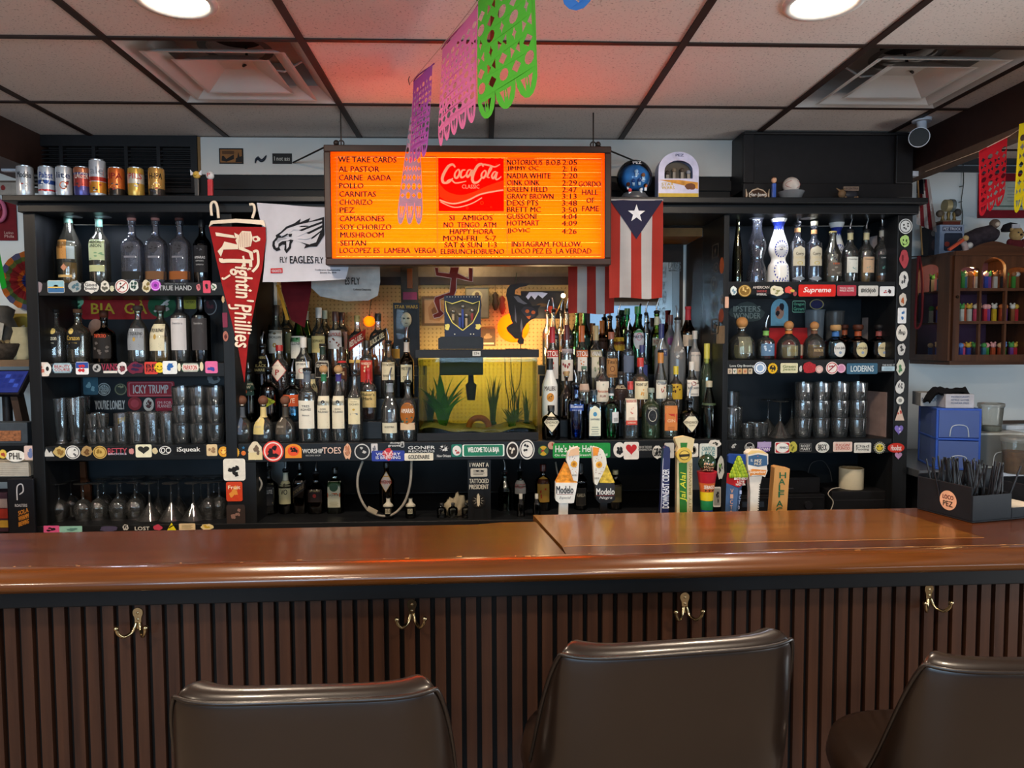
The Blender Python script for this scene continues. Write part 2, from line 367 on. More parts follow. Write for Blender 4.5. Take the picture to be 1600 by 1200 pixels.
def ceiling_fixtures():
 wh=M('#bdb6b0',.45,0,.06,8);dk=M('#2c2624',.7)
 for n,(i,lab) in enumerate([(-2,'square white ceiling air diffuser with stained cones, beside the left ceiling lamp'),(2,'square white ceiling air diffuser near the security camera and the beam')]):
  x0,y0=GX+GS*i,GY;cx,cy_=x0+GS/2,y0+GS/2
  t=thing('ceiling_air_diffuser',(cx,cy_,CEIL),lab,'air vent','ceiling air diffusers')
  h=GS/2-.014
  def frus(mb,r0,z0,r1,z1,mt):
   q=lambda r,z:[(-r,-r,z),(r,-r,z),(r,r,z),(-r,r,z)]
   mb.add(q(r0,z0)+q(r1,z1),[(k,(k+1)%4,4+(k+1)%4,4+k)for k in range(4)],mt)
  mb=MB();frus(mb,h,-.004,.235,.045,wh);frus(mb,h+.002,-.001,.237,.048,wh);mb.build('frame',t)
  mb=MB();frus(mb,.235,.045,.235,.13,wh);q=.235;mb.add([(-q,-q,.13),(q,-q,.13),(q,q,.13),(-q,q,.13)],[(0,1,2,3)],wh);mb.build('plenum',t)
  mb=MB();mb.lathe([(.090,.10),(.090,.129)],M('#6a6664',.4,.5),28,close=False);mb.lathe([(.128,.0895),(.1285,.0005)],dk,28,close=False);mb.lathe([(.10,.104),(.101,.090)],wh,28,close=False);mb.tube([(.02,.05,.12),(.03,.03,.05),(.025,.0,.03)],.005,dk);mb.build('duct_collar',t)
  for r0,z0,r1,z1,nm in ((.222,-.012,.175,.016,'outer_cone'),(.150,-.010,.060,.040,'inner_cone')):
   mb=MB();frus(mb,r0,z0,r1,z1,wh);frus(mb,r0+.004,z0-.001,r1+.004,z1+.002,wh);frus(mb,r0+.012,z0-.001,r0,z0,wh)
   if nm=='inner_cone':mb.add([(-r1,-r1,z1),(r1,-r1,z1),(r1,r1,z1),(-r1,r1,z1)],[(0,1,2,3)],wh)
   else:
    for sx in (-1,1):mb.tube([(sx*.17,0,.012),(sx*.236,0,.05)],.004,wh,6);mb.tube([(sx*.10,0,.02),(sx*.17,0,.012)],.004,wh,6)
   mb.build(nm,t)
 for x,y in DOWN[:2]:
  t=thing('recessed_ceiling_light',(x,y,CEIL),('lit round recessed light in the ceiling above the left end of the bar' if x<0 else 'lit round recessed light in the ceiling above the right end of the bar'),'ceiling light','recessed ceiling lights')
  mb=MB();mb.lathe([(-.002,.112),(-.010,.108),(-.010,.092),(-.004,.088)],M('#d9d2ca',.5),36,close=False);mb.build('trim_ring',t)
  mb=MB();mb.lathe([(-.0045,.088),(-.004,.0005)],EM('#fff0dc',9),36,close=False);mb.build('diffuser',t)
 for x,y in DOWN[2:]:
  t=thing('recessed_ceiling_light',(x,y,CEIL),'added round recessed ceiling light out of view, brightening the room','ceiling light','added recessed ceiling lights out of view')
  mb=MB();mb.lathe([(-.002,.112),(-.010,.108),(-.010,.092),(-.004,.088)],M('#d9d2ca',.5),24,close=False);mb.build('trim_ring',t)
  mb=MB();mb.lathe([(-.0045,.088),(-.004,.0005)],EM('#fff0dc',9),24,close=False);mb.build('diffuser',t)
  # security camera
 p=PZ(1440,186,CEIL);t=thing('security_camera',p,'white bullet security camera with black lens face, hanging from the ceiling at right','security camera')
 wt=M('#c8cad2',.4);mb=MB();mb.lathe([(-.012,.038),(0,.04)],wt,24);mb.build('mount_base',t)
 mb=MB();mb.tube([(0,0,-.01),(.004,0,-.05),(-.008,-.01,-.075)],[.020,.018,.02],wt,14);mb.build('bracket_arm',t)
 d=(Vector((-.045,-.075,-.012))).normalized();c=Vector((-.012,-.005,-.085));mb=MB()
 mb.tube([c-d*.055,c-d*.04,c+d*.05,c+d*.058],[.026,.034,.041,.041],wt,24);b=mb.build('housing',t)
 mb=MB();mb.tube([c+d*.0585,c+d*.062],[.038,.036],M('#060607',.45),24);mb.build('lens_face',t)
 # surface conduit
 p=P(1421,225,3.30);q=P(1421,272,3.30);t=thing('wall_bracket',(p.x,3.30,q.z),'white metal bracket hanging beside the black soffit box, below the security camera','bracket')
 mb=MB();mb.box((-.011,-.008,0),(.011,.008,CEIL-q.z),wt);mb.box((-.011,-.008,-.01),(.05,.03,.012),wt);mb.build('bracket_strip',t)
 p=P(20,225,3.36);q=P(20,258,3.36);t=thing('wall_bracket',(p.x,3.36,q.z),'white bracket hanging from the ceiling left of the black louvred grille','bracket')
 mb=MB();mb.box((-.02,-.01,0),(.02,.01,CEIL-q.z),wt);mb.box((-.05,-.012,-.03),(.02,.012,.0),wt);mb.build('bracket_strip',t,bevel=.004)
ceiling_fixtures()
def soffit_pieces():
 a=P(30,214,3.40);b=P(308,300,3.40);t=thing('louvred_grille',(a.x,3.44,2.31),'wide black louvred air grille in the soffit above the row of beer cans','air grille')
 k=M('#1d1b1c',.45);W=b.x-a.x;H=CEIL-2.312
 mb=MB()
 for x0,x1,z0,z1 in ((0,W,0,.02),(0,W,H-.05,H),(0,.03,.02,H-.05),(W-.03,W,.02,H-.05)):mb.box((x0,-.03,z0),(x1,-.001,z1),k)
 for i in range(1,5):x=.03+(W-.06)*i/5;mb.box((x-.008,-.028,.02),(x+.008,-.002,H-.05),k)
 mb.build('frame',t)
 mb=MB();n=10
 for i in range(n):
  z=.025+(H-.08)*i/n;mb.add([(.03,-.026,z),(W-.03,-.026,z),(W-.03,-.008,z+.014),(.03,-.008,z+.014)],[(0,1,2,3)],k);mb.add([(.03,-.026,z),(W-.03,-.026,z),(W-.03,-.026,z+.004),(.03,-.026,z+.004)],[(0,1,2,3)],k)
 mb.build('louvres',t)
 a=P(1160,222,3.28);b=P(1431,300,3.28);t=thing('soffit_box',(a.x,3.44,2.30),'black boxed-in duct with a framed panel above the right bottle shelf','soffit box')
 W=1.955-a.x;H=CEIL-2.31;mb=MB();mb.box((0,-.16,.0),(W,-.001,H),k);mb.build('box',t)
 mb=MB()
 for x0,x1,z0,z1 in ((.0,W,-.035,.03),(0,W,H-.012,H),(0,.05,.03,H-.012),(W-.08,W,.03,H-.012)):mb.box((x0,-.18,z0),(x1,-.16,z1),k)
 mb.build('panel_frame',t,bevel=.004)
soffit_pieces()
# ================================================================ back bar joinery
ZB=[(1.820,1.876),(1.472,1.531),(1.112,1.175),(.770,.832)] # the four shelf boards
BK=lambda:WOOD('#0e0f11','#1c1e21',.40,0,0,.6)
BKV=lambda:WOOD('#0e0f11','#1c1e21',.40,0,2,.6)
def joinery():
 U={}
 t=thing('display_ledge',(0,3.44,2.16),'long black moulded ledge running above the bottle shelves','ledge');U['ledge']=t;L=-t.location
 mb=MB();mb.box((-1.995,3.09,2.207),(1.925,3.44,2.232),BK());mb.build('ledge_top',t,loc=L,bevel=.003)
 mb=MB();mb.box((-1.955,3.125,2.168),(1.905,3.44,2.207),BK());mb.build('moulding',t,loc=L,bevel=.003)
 for key,x0,x1,lu,ru,lab in (('left',-1.946,-1.078,.05,.048,'black wooden shelf unit at left, its shelf edges covered in stickers'),('right',1.048,1.890,.024,.066,'black wooden shelf unit at right, its shelf edges covered in stickers')):
  t=thing('bottle_shelf_unit',((x0+x1)/2,3.44,.832),lab,'shelf unit','sticker-covered back bar shelves');U[key]=t;L=-t.location
  for a,b in ((x0,x0+lu),(x1-ru,x1)):
   inner=(a==x0)==(key=='right');mb=MB();mb.box((a,3.145,.8325),(b,3.455,2.167),BKV());mb.build('upright',t,loc=L,bevel=.002)
  a,b=(x1-.016,x1)if key=='left' else(x0,x0+.016);mb=MB();mb.box((a,3.456,1.182),(b,3.734,2.118),M('#1b1412',.5,0,.3,4));mb.build('side_board',t,loc=L)
  mb=MB();mb.box((x0+.01,3.445,.8325),(x1-.01,3.456,2.166),M('#1a2026',.4,0,.3,5));mb.build('back_panel',t,loc=L)
  for a,b in ZB[:3]:
   mb=MB();mb.box((x0+lu,3.15,a),(x1-ru,3.445,b),BK());mb.build('shelf',t,loc=L,bevel=.002)
  for px,x in LEDS:
   if(x<0)==(key=='left'):mb=MB();mb.lathe([(2.1662,.032),(2.1668,.032)],M('#a8acb4',.4,.5),20,c=(x,3.235,0));mb.build('puck_light',t,loc=L)
 t=thing('centre_shelf',(0,3.74,1.08),'long black shelf in the middle of the back bar, carrying the aquarium and bottles','shelf');U['centre']=t;L=-t.location
 mb=MB();mb.box((-1.077,3.15,1.098),(1.047,3.745,1.18),BK());mb.build('shelf',t,loc=L,bevel=.003)
 a=P(731,722,3.18);b=P(767,800,3.18);mb=MB();mb.box((a.x,3.155,.8325),(b.x,3.30,1.098),BKV());mb.build('post',t,loc=L)
 mb=MB();mb.box((-1.077,3.145,.8325),(-1.0,3.30,1.098),BKV());mb.build('post',t,loc=L)
 t=thing('back_counter',(0,3.45,0),'black lower counter of the back bar below the shelves','counter');U['counter']=t;L=-t.location
 mb=MB();mb.box((-1.946,3.14,.77),(1.895,3.745,.832),BK());mb.build('counter_top',t,loc=L,bevel=.003)
 mb=MB();mb.box((-1.93,3.19,0),(1.91,3.745,.77),M('#141416',.5));mb.build('cabinet_body',t,loc=L)
 mb=MB();mb.box((-1.03,3.735,.835),(1.046,3.744,1.097),M('#0f0f11',.6));mb.build('back_board',t,loc=L)
 # recess lining
 t=thing('recess_lining',(-1.0,3.745,1.19),'ochre patterned wallpaper board lining the recess behind the aquarium','wallpaper');U['wallpaper']=t;L=-t.location
 mt,nt,out=newmat('ochre wallpaper');bs=nt.nodes.new('ShaderNodeBsdfPrincipled');nt.links.new(bs.outputs[0],out.inputs[0]);bs.inputs['Roughness'].default_value=.75
 tc=nt.nodes.new('ShaderNodeTexCoord');mp=nt.nodes.new('ShaderNodeMapping');mp.inputs['Scale'].default_value=(24,24,24);nt.links.new(tc.outputs['Object'],mp.inputs[0])
 sp=nt.nodes.new('ShaderNodeSeparateXYZ');nt.links.new(mp.outputs[0],sp.inputs[0])
 def mth(op,a,b=None):
  q=nt.nodes.new('ShaderNodeMath');q.operation=op
  for i,x in enumerate((a,b)):
   if x is None:continue
   if isinstance(x,(int,float)):q.inputs[i].default_value=x
   else:nt.links.new(x,q.inputs[i])
  return q.outputs[0]
 sx=mth('SINE',mth('MULTIPLY',sp.outputs[0],2*PI));sz=mth('SINE',mth('MULTIPLY',sp.outputs[2],2*PI))
 pr=mth('ABSOLUTE',mth('MULTIPLY',sx,sz));sm=mth('ABSOLUTE',mth('ADD',sx,sz));v=mth('ADD',pr,mth('MULTIPLY',sm,.35))
 r=nt.nodes.new('ShaderNodeValToRGB');nt.links.new(v,r.inputs[0]);r.color_ramp.elements[0].position=.12;r.color_ramp.elements[1].position=.38
 r.color_ramp.elements[0].color=(*lin('#8e6a35'),1);r.color_ramp.elements[1].color=(*lin('#c39a5c'),1);nt.links.new(r.outputs[0],bs.inputs['Base Color'])
 mb=MB();mb.box((-1.06,3.735,1.1815),(.514,3.745,2.118),mt);mb.build('wallpaper_board',t,loc=L)
 k=M('#2a211c',.5)
 mb=MB();z=P(740,436,3.72).z;mb.box((-1.0,3.705,z-.03),(.50,3.735,z+.03-.02),k);mb.build('dark_rail',t,loc=L)
 mb=MB();z1=P(740,400,3.72).z;mb.box((-1.0,3.715,z+.01),(.50,3.735,z1+.1),M('#6a6053',.6));mb.build('grey_board',t,loc=L)
 mb=MB();mb.box((-1.077,3.46,2.12),(1.047,3.745,2.16),M('#8a6238',.6));mb.build('recess_ceiling',t,loc=L)
 t=thing('bar_mirror',(.8,3.745,1.19),'tall bar mirror with printed white lettering at the right end of the recess, reflecting windows','mirror');L=-t.location;U['mirror']=t
 mb=MB();mb.box((.53,3.736,1.1815),(1.030,3.745,2.118),M('#c9d2d6',.02,1,0));mb.build('mirror_glass',t,loc=L)
 mb=MB();q=P(893,460,3.72).x
 for a,b in ((.5155,.545),(1.012,1.031)):mb.box((a,3.7345,1.1815),(b,3.7355,2.118),k)
 mb.box((.545,3.715,2.03),(1.014,3.7355,2.118),k);mb.build('mirror_frame',t,loc=L)
 mb=MB();wt=M('#8d9496',.6)
 for s,y0,y1 in (('GREAT',398,408),('LAKES',410,420),('BREWING CO',421,424)):
  a=P(1045,y1,3.733);b=P(1064,y0,3.733);mb.text(s,plane_y(0,3.7335,0),a.x,a.z,b.x-a.x,b.z-a.z,wt,.01)
 mb.build('lettering',t,loc=L)
 return U
UNIT=joinery()
def risers():
 for x0,x1,lab in ((-1.055,-.30,'stepped black riser under the whiskey bottles left of the aquarium'),(.262,1.028,'stepped black riser under the liquor bottles right of the aquarium')):
  t=thing('bottle_riser',((x0+x1)/2,3.7,1.18),lab,'bottle riser','stepped bottle risers');L=-t.location
  for(ya,yb,z) in STEPS:
   mb=MB();mb.box((x0,ya,1.1805),(x1,yb,z),BK());mb.build('step',t,loc=L,bevel=.002)
STEPS=[(3.262,3.372,1.26),(3.373,3.482,1.355),(3.483,3.592,1.455),(3.593,3.700,1.50)]
ROWS={1:(3.205,1.1805),2:(3.317,1.2605),3:(3.428,1.3555),4:(3.538,1.4555),5:(3.65,1.5005),'T':(3.27,1.8765),'S':(3.27,1.5315),'G':(3.27,1.1755),'L':(3.33,.8325)}
risers()
# ================================================================ the bar
BARROT=math.radians(1.2);BARY=1.79;BZ=1.07
def bar():
 t=thing('bar_counter',(0,BARY,0),'long varnished brown wooden bar with rounded front rail and dark slatted front','bar counter',rot=BARROT)
 wd=WOOD('#3c1c07','#5a2e0d',.26,.25,0,.5);wl=WOOD('#55300d','#7a4a18',.24,.25,0,.5)
 X0,X1=-2.7,2.9
 mb=MB();mb.flat([[(X0,0),(.20,0),(.155,.345),(.055,.345),(-.02,.325),(X0,.325)]],lambda u,v:(u,v,BZ),wd,back=lambda u,v:(u,v,BZ-.045));mb.build('left_top_board',t)
 mb=MB();mb.flat([[(.2005,.075),(1.36,.075),(1.30,.43),(.1555,.43)]],lambda u,v:(u,v,BZ),wl,back=lambda u,v:(u,v,BZ-.045));mb.build('inlaid_top_board',t)
 mb=MB();mb.flat([[(.2015,0),(X1,0),(X1,.43),(1.302,.43),(1.362,.0735),(.2005,.0735)]],lambda u,v:(u,v,BZ),wd,back=lambda u,v:(u,v,BZ-.045));mb.build('right_top_board',t)
 prof=smooth([(.0,0),(-.006,-.003),(-.012,.004),(-.03,.006),(-.052,.001),(-.072,-.012),(-.080,-.028),(-.072,-.042),(-.05,-.050),(0,-.052)],4)
 mb=MB();n=len(prof);N=40;vs=[];fs=[]
 for i in range(N+1):
  x=X0+(X1-X0)*i/N;vs+=[(x,y,BZ+z)for y,z in prof]
 for i in range(N):
  for k in range(n-1):fs.append((i*n+k+1,i*n+k,(i+1)*n+k,(i+1)*n+k+1))
 wr=WOOD('#452106','#68380e',.24,.6,0,.5)
 mb.add(vs,fs,wr,True);mb.build('front_rail',t)
 mb=MB();rg=random.Random(3);sc_=M('#c79a5e',.5)
 for i in range(60):
  x=rg.uniform(-1.4,1.7);k=rg.randrange(2,14);y,z=prof[k];l=rg.uniform(.002,.016)*(1.8 if x>.6 else 1)
  mb.add([(x,y,BZ+z+.0006),(x+l,y+rg.uniform(-.003,.003),BZ+z+.0007),(x+l*.9,y+.002,BZ+z+.0008),(x+.001,y+.0015,BZ+z+.0007)],[(0,1,2,3)],sc_)
 for x0,x1,y in ((.205,1.36,.0738),(.72,1.75,.0)):mb.add([(x0,y-.0008,BZ+.0006),(x1,y-.0008,BZ+.0006),(x1,y+.0010,BZ+.0006),(x0,y+.0010,BZ+.0006)],[(0,1,2,3)],sc_)
 mb.build('worn_scratches',t)
 k=M('#0e0e10',.55)
 mb=MB();mb.box((X0,.0,.965),(X1,.05,BZ-.046),k);mb.build('black_trim_board',t,bevel=.003)
 mb=MB();mb.box((X0,.052,.08),(X1,.30,BZ-.046),M('#0c0b0b',.7));mb.build('bar_body',t)
 mb=MB();ws=WOOD('#2c1a12','#4a2e1f',.5,.0,2,.45);s=.0395;i=0;x=X0
 while x<X1-.03:
  mb.box((x,.036,.08),(x+.0265,.052,.966),ws);x+=s
 tag(mb.build('slat_panel',t),'dark walnut vertical slats on black backing')
 mb=MB();mb.box((X0,.02,0),(X1,.3,.08),k);mb.build('plinth',t)
 return t
BAR=bar()
def onbar(x,y,z=BZ):
 c,s=math.cos(BARROT),math.sin(BARROT);return Vector((x*c-y*s,BARY+x*s+y*c,z))
def hooks():
 first=None;cm=M('#c2b08a',.2,1,.1)
 for i,(px,py,wh) in enumerate([(222,961,'above the left corner of the left stool'),(644,951,'above the right corner of the left stool'),(1071,943,'above the middle stool'),(1459,933,'above the right stool')]):
  lab='chrome double coat hook on the bar front, '+wh
  p=P(px,py,1.826);x=p.x;loc=Vector((x,1.79+.0355+x*math.tan(BARROT),p.z))
  if first:dup(first,loc,lab);continue
  t=thing('coat_hook',loc,lab,'coat hook','coat hooks under the bar rail',BARROT);first=t
  mb=MB();o=smooth([(-.012,.012),(-.008,.0),(-.007,-.02),(0,-.027),(.007,-.02),(.008,0),(.012,.012),(.010,.022),(0,.027),(-.010,.022)],3,True)
  mb.flat([o[::-1]],lambda u,v:(u,-.004,v),cm,back=lambda u,v:(u,0,v));mb.build('back_plate',t)
  for s in (-1,1):
   mb=MB();pts=smooth([(s*.004,-.004,-.012),(s*.010,-.012,-.030),(s*.022,-.03,-.036),(s*.032,-.040,-.024),(s*.035,-.042,-.010)],4)
   mb.tube(pts,.0042,cm,8);mb.ball(pts[-1],.0065,cm,10,6);mb.build('hook_arm',t)
  mb=MB()
  for z in (.014,-.002):mb.ball((0,-.004,z),.0035,cm,8,5,(1,.5,1))
  mb.build('screws',t)
hooks()
def stool(px0,px1,py,z,rot,lab,hw=.225,first=None):
 p=PZ((px0+px1)/2,py,z);return p
def make_stool():
 t=thing('bar_stool',(0,0,0),'x','bar stool','bar stools along the bar')
 le=M('#1d120b',.30,0,.10,6,.3);le2=M('#1a100a',.35,0,.1,6,.2)
 # wrap-around padded back: outer and inner skins joined over the top edge
 NU,NV=56,14;A=math.radians(84);zb=.66
 def top(th):
  a=abs(th);t=max(0,(a-math.radians(41))/math.radians(45))
  return 1.055-.30*t**1.35+.004*min(1,a/math.radians(41))**2
 def pt(th,z,off):
  s,c=math.sin(th),math.cos(th);e=2/5.2
  x=math.copysign(abs(s)**e,s)*(.208+off);y=-math.copysign(abs(c)**e,c)*(.195+off)
  k=(z-zb)/.36;return(x*(1+.03*k),y-.05*k,z)
 mb=MB();vs=[];fs=[]
 ring=[]
 for i in range(NV+1):ring.append(('o',i/NV))
 for k in range(1,8):ring.append(('t',k/8))
 for i in range(NV,-1,-1):ring.append(('i',i/NV))
 for a in range(NU+1):
  th=-A+2*A*a/NU;zt=top(th)
  for kind,f in ring:
   if kind=='t':an=PI*f;off=.026*math.cos(an);z=zt-.024+.026*math.sin(an)
   else:z=zb+(zt-.024-zb)*f;off=(.026 if kind=='o' else-.026)+(.006*math.sin(PI*f)if kind=='o' else-.008*math.sin(PI*f))
   vs.append(pt(th,z,off))
 n=len(ring)
 for a in range(NU):
  for k in range(n-1):fs.append((a*n+k,(a+1)*n+k,(a+1)*n+k+1,a*n+k+1))
 mb.add(vs,fs,le,True)
 for a in (0,NU):mb.add(vs[a*n:(a+1)*n],[tuple(range(n))if a==0 else tuple(reversed(range(n)))],le)
 mb.build('backrest',t)
 mb=MB();pts=[]
 for a in range(NU+1):th=-A+2*A*a/NU;pts.append(pt(th,top(th)-.012,.0265))
 mb.tube(pts,.004,le2,6);mb.build('piping',t)
 mb=MB();mb.lathe([(.64,.20),(.652,.222),(.68,.232),(.715,.224),(.73,.195),(.736,.0005)],le,40,2.4,1.0,(0,.012,0));mb.build('seat',t)
 mb=MB();mb.lathe([(.64,.19),(.638,.03),(.60,.028),(.06,.028),(.05,.05)],M('#16130f',.4,.6),20,close=False);mb.build('pedestal',t)
 mb=MB();mb.lathe([(0,.21),(.012,.21),(.04,.1),(.06,.03)],M('#1b1815',.4,.6),32);mb.build('base',t)
 mb=MB();mb.tube([(.17*math.cos(2*PI*i/28),.17*math.sin(2*PI*i/28),.28)for i in range(28)],.011,CHROME(),8,closed=True)
 for k in range(3):a=2*PI*k/3+.5;mb.tube([(.02*math.cos(a),.02*math.sin(a),.28),(.17*math.cos(a),.17*math.sin(a),.28)],.008,CHROME())
 mb.build('footrest',t);return t
ST=make_stool()
def stools():
 c=PZ(478,1062,1.06);ST.location=(c.x,c.y+.235,0);ST.rotation_euler=(0,0,math.radians(1));ST['label']='brown leather bar stool at left, seen square from behind under the coat hooks'
 c=PZ(1062,990,1.06);dup(ST,(c.x-.036,c.y+.235,0),'brown leather bar stool in the middle, tallest in the photo, turned slightly left',math.radians(6)).scale=(1.07,1.04,1)
 c=PZ(1560,1030,1.06);dup(ST,(.975,1.43,0),'brown leather bar stool cut off by the right edge, its round seat showing',math.radians(-3))
stools()
# ================================================================ lit menu sign
def sign():
 Y=3.015;a=P(511,412,Y);b=P(953,231,Y);W=b.x-a.x;H=b.z-a.z;D=.062
 t=thing('letter_board_sign',(a.x,Y,a.z),'glowing orange menu letter board in a dark frame, hanging over the back bar','menu sign')
 fr=M('#33211a',.45,0,.15,10);f=.022
 mb=MB()
 for x0,x1,z0,z1 in ((-.006,W+.006,-.006,f),(-.006,W+.006,H-f,H+.006),(-.006,f,f,H-f),(W-f,W+.006,f,H-f)):mb.box((x0,-.004,z0),(x1,D,z1),fr)
 mb.build('frame',t,bevel=.004)
 mb=MB();mb.box((f,D-.008,f),(W-f,D-.002,H-f),M('#f3efe6',.8,0,.02));mb.build('back_panel',t)
 fn=plane_y(0,0,0)
 c=lambda px,py:(P(px,py,Y).x-a.x,P(px,py,Y).z-a.z)
 mb=MB();x0,z0=f,f;x1,z1=W-f,H-f
 org=TL('#ff5d07',.75);n=60
 for i in range(n): # ribbed face: shallow horizontal grooves
  za=z0+(z1-z0)*i/n;zb=z0+(z1-z0)*(i+1)/n
  mb.add([(x0,0,za),(x1,0,za),(x1,-.0006 if i%2 else .0006,zb),(x0,-.0006 if i%2 else .0006,zb)],[(0,1,2,3)],org)
 face=mb.build('lit_face',t)
 mb=MB();ed=M('#c05a10',.5)
 ss=lambda x,y:(500+x/3.478,200+y/3.478)
 def line(p,q,w=.0022):A=c(*ss(*p));B=c(*ss(*q));mb.tube([(A[0],-.0015,A[1]),(B[0],-.0015,B[1])],w,ed,4)
 for L in (((92,155),(632,155)),((92,690),(632,690)),((92,155),(92,690)),((632,155),(640,690)),((1010,160),(1018,690)),((1018,165),(1530,172)),((1530,172),(1528,690)),((1018,690),(1528,690)),((645,460),(1000,458))):line(*L)
 mb.build('face_ribs',face)
 mb=MB();ink=M('#1d0c06',.6,0,0)
 def T(s,x0,x1,yc,h=29):
  A=c(*ss(x0,yc+h/2));B=c(*ss(x1,yc-h/2));[mb.text(s,plane_y(d,-.003-abs(d)*.1,e),A[0],A[1],B[0]-A[0],B[1]-A[1],ink)for d,e in ((0,0),(.0011,.0005),(-.0011,-.0005))]
 for r in [('WE TAKE CARDS',100,415,173),('AL PASTOR',103,322,224),('CARNE  ASADA',104,386,271),('POLLO',106,236,315),('CARNITAS',106,304,360),('CHORIZO',107,285,404),('PEZ',108,188,447),('CAMARONES',108,350,493),('SOY CHORIZO',110,388,539),('MUSHROOM',112,346,582),('SEITAN',112,250,626),('LOCOPEZ ES  LAMERA  VERGA',108,632,666),
('SI   AMIGOS',703,938,489),('NO  TENGO  ATM',673,957,527),('HAPPY HORA',706,942,563),('MON-FRI   5-7',670,957,600),('SAT & SUN  1-3',676,960,636),('ELBRUNCHOBUENO',657,1000,672),
('NOTORIOUS  B.O.B',1017,1306,188),('2:05',1317,1396,188),('JIMMY OC',1017,1188,223),('2: 16',1317,1396,223),('NADIA WHITE',1017,1252,261),('2:20',1315,1398,261),('OINK OINK',1017,1193,298),('2:29',1315,1396,300),('GREEN FIELD',1017,1236,334),('2:47',1315,1396,336),('GRAVY BROWN',1017,1268,372),('3:13',1315,1394,372),('DEXS PTS',1017,1186,408),('3:48',1315,1396,409),('BRETT MC',1017,1199,444),('3:50',1315,1396,446),('GUSSONI',1017,1175,481),('4:04',1314,1396,482),('HOTMART',1017,1190,517),('4:09',1314,1396,519),('JJOVIC',1017,1140,560),('4:26',1314,1394,562),
('GORDO',1405,1525,305),('HALL',1424,1510,350),('OF',1448,1490,394),('FAME',1424,1515,439),('INSTAGRAM. FOLLOW.',1042,1422,632),('LOCO PEZ ES  LA VERDAD',1042,1474,669)]:T(*r)
 mb.build('letters',face)
 # red soda panel with flowing script
 A=c(*ss(645,452));B=c(*ss(998,165));w_,h_=B[0]-A[0],B[1]-A[1]
 mb=MB();red=TL('#e0140c',.75);mb.flat([[(0,0),(w_,0),(w_,h_),(0,h_)]],lambda u,v:(A[0]+u,-.002,A[1]+v),red)
 R=lambda x,y:(c(*ss(x,y)))
 f3=lambda k:(lambda u,v:(u,-.0025-k*.0006,v))
 pk=M('#ffb48c',.5,0,.02);gd=TL('#e0722a',.75)
 up_=smooth([R(647,300),R(690,345),R(760,365),R(830,350),R(910,315),R(997,285)],5);lo_=smooth([R(997,335),R(920,345),R(850,375),R(770,400),R(700,400),R(650,375)],5)
 mb.flat([up_+lo_],f3(0),gd)
 for pts,wd in (([R(650,392),R(720,412),R(800,395),R(870,362),R(950,345),R(997,338)],.006),([R(655,402),R(730,432),R(815,415),R(880,380)],.004)):stroke(mb,smooth(pts,5),wd,f3(1),pk)
 for px_,py_,r_ in ((880,408,8),(800,435,6),(960,200,5),(850,175,4),(700,420,3),(975,310,4),(930,430,4)):q=R(px_,py_);mb.flat([ell(*q,r_/1100,r_/1100,12),ell(*q,r_/1700,r_/1700,12)[::-1]],f3(1),gd)
 SN=[0]
 def S(pts,wd=.0085):
  SN[0]+=1
  pp=smooth([R(*q)for q in pts],5);n=len(pp);A_,B_=ribbon(pp,[wd*(.45+.55*math.sin(PI*min(1,(i+1)/n)))for i in range(n)])
  g=lambda q,i:(q[0],-.0040-.00022*SN[0]-.00003*i,q[1])
  mb.add([g(A_[i],i)for i in range(n)]+[g(B_[i],i)for i in range(n)],[(i,n+i,n+i+1,i+1)for i in range(n-1)],pk)
 S([(735,215),(722,200),(700,208),(678,240),(665,275),(672,298),(700,296),(722,275)],.012) # C
 S([(700,300),(690,292),(712,282),(735,300),(770,296),(795,290)],.006) # tail
 S([(752,225),(735,245),(733,268),(745,272),(758,250),(756,230),(748,226)]) # o
 S([(790,230),(774,232),(765,252),(768,270),(783,266),(798,250)]) # c
 S([(820,228),(806,232),(797,252),(802,268),(815,254),(826,230),(822,262),(832,265)]) # a
 S([(835,236),(845,232)],.011)
 S([(888,212),(878,198),(858,206),(838,240),(828,275),(836,298),(860,294),(880,270)],.012) # C
 S([(858,212),(880,200),(915,204),(950,213),(978,200)],.007) # swash
 S([(895,232),(880,248),(878,268),(890,272),(902,252),(900,236),(892,232)]) # o
 S([(905,270),(918,246),(931,222),(927,218),(917,240),(911,268),(922,272)]) # l
 S([(958,240),(945,242),(934,262),(940,276),(952,262),(962,242),(955,278),(968,280),(985,266)]) # a
 q0,q1=R(772,330),R(866,309);mb.text('CLASSIC',f3(2),q0[0],q0[1],q1[0]-q0[0],q1[1]-q0[1],pk,.01)
 mb.build('soda_panel',face)
 for k in range(8):
  z=.036+(H-.072)*k/7;mb=MB();mb.tube([(.03,.047,z),(W-.03,.047,z)],.006,EM('#ffc66a',SIGN_E*(1.9,1.45,1.3,1.1,.9,.8,.7,.7)[k]),8);tag(mb.build('lamp_tube',t),'glowing lamp tube')
 ch=M('#3a302a',.5,.6)
 for px,s in ((533,-1),(927,1)):
  p=P(px,226,Y+.03);x=p.x-a.x;mb=MB();mb.tube([(x,.03,H),(x,.03,CEIL-a.z-.002)],.003,ch,6);mb.tube([(x+.012*math.cos(k),.03,H+.02+.012*math.sin(k))for k in [i*PI/5 for i in range(10)]],.003,ch,6,closed=True)
  mb.ball((x+s*.02,.03,H+.022),.012,ch,8,6);mb.build('hanger',t)
 for p0,p1 in (((458,254),(512,226)),((1000,255),(936,227))):
  u=P(*p0,3.415)-a;u=Vector((u.x,3.415-Y,u.z));v=P(*p1,Y+.05)-a;mb=MB();mb.tube([u,(v.x,.05,v.z-.004)],.004,M('#1a1512',.5),6);mb.build('guy_rod',t)
SIGN_E=10.5
sign()
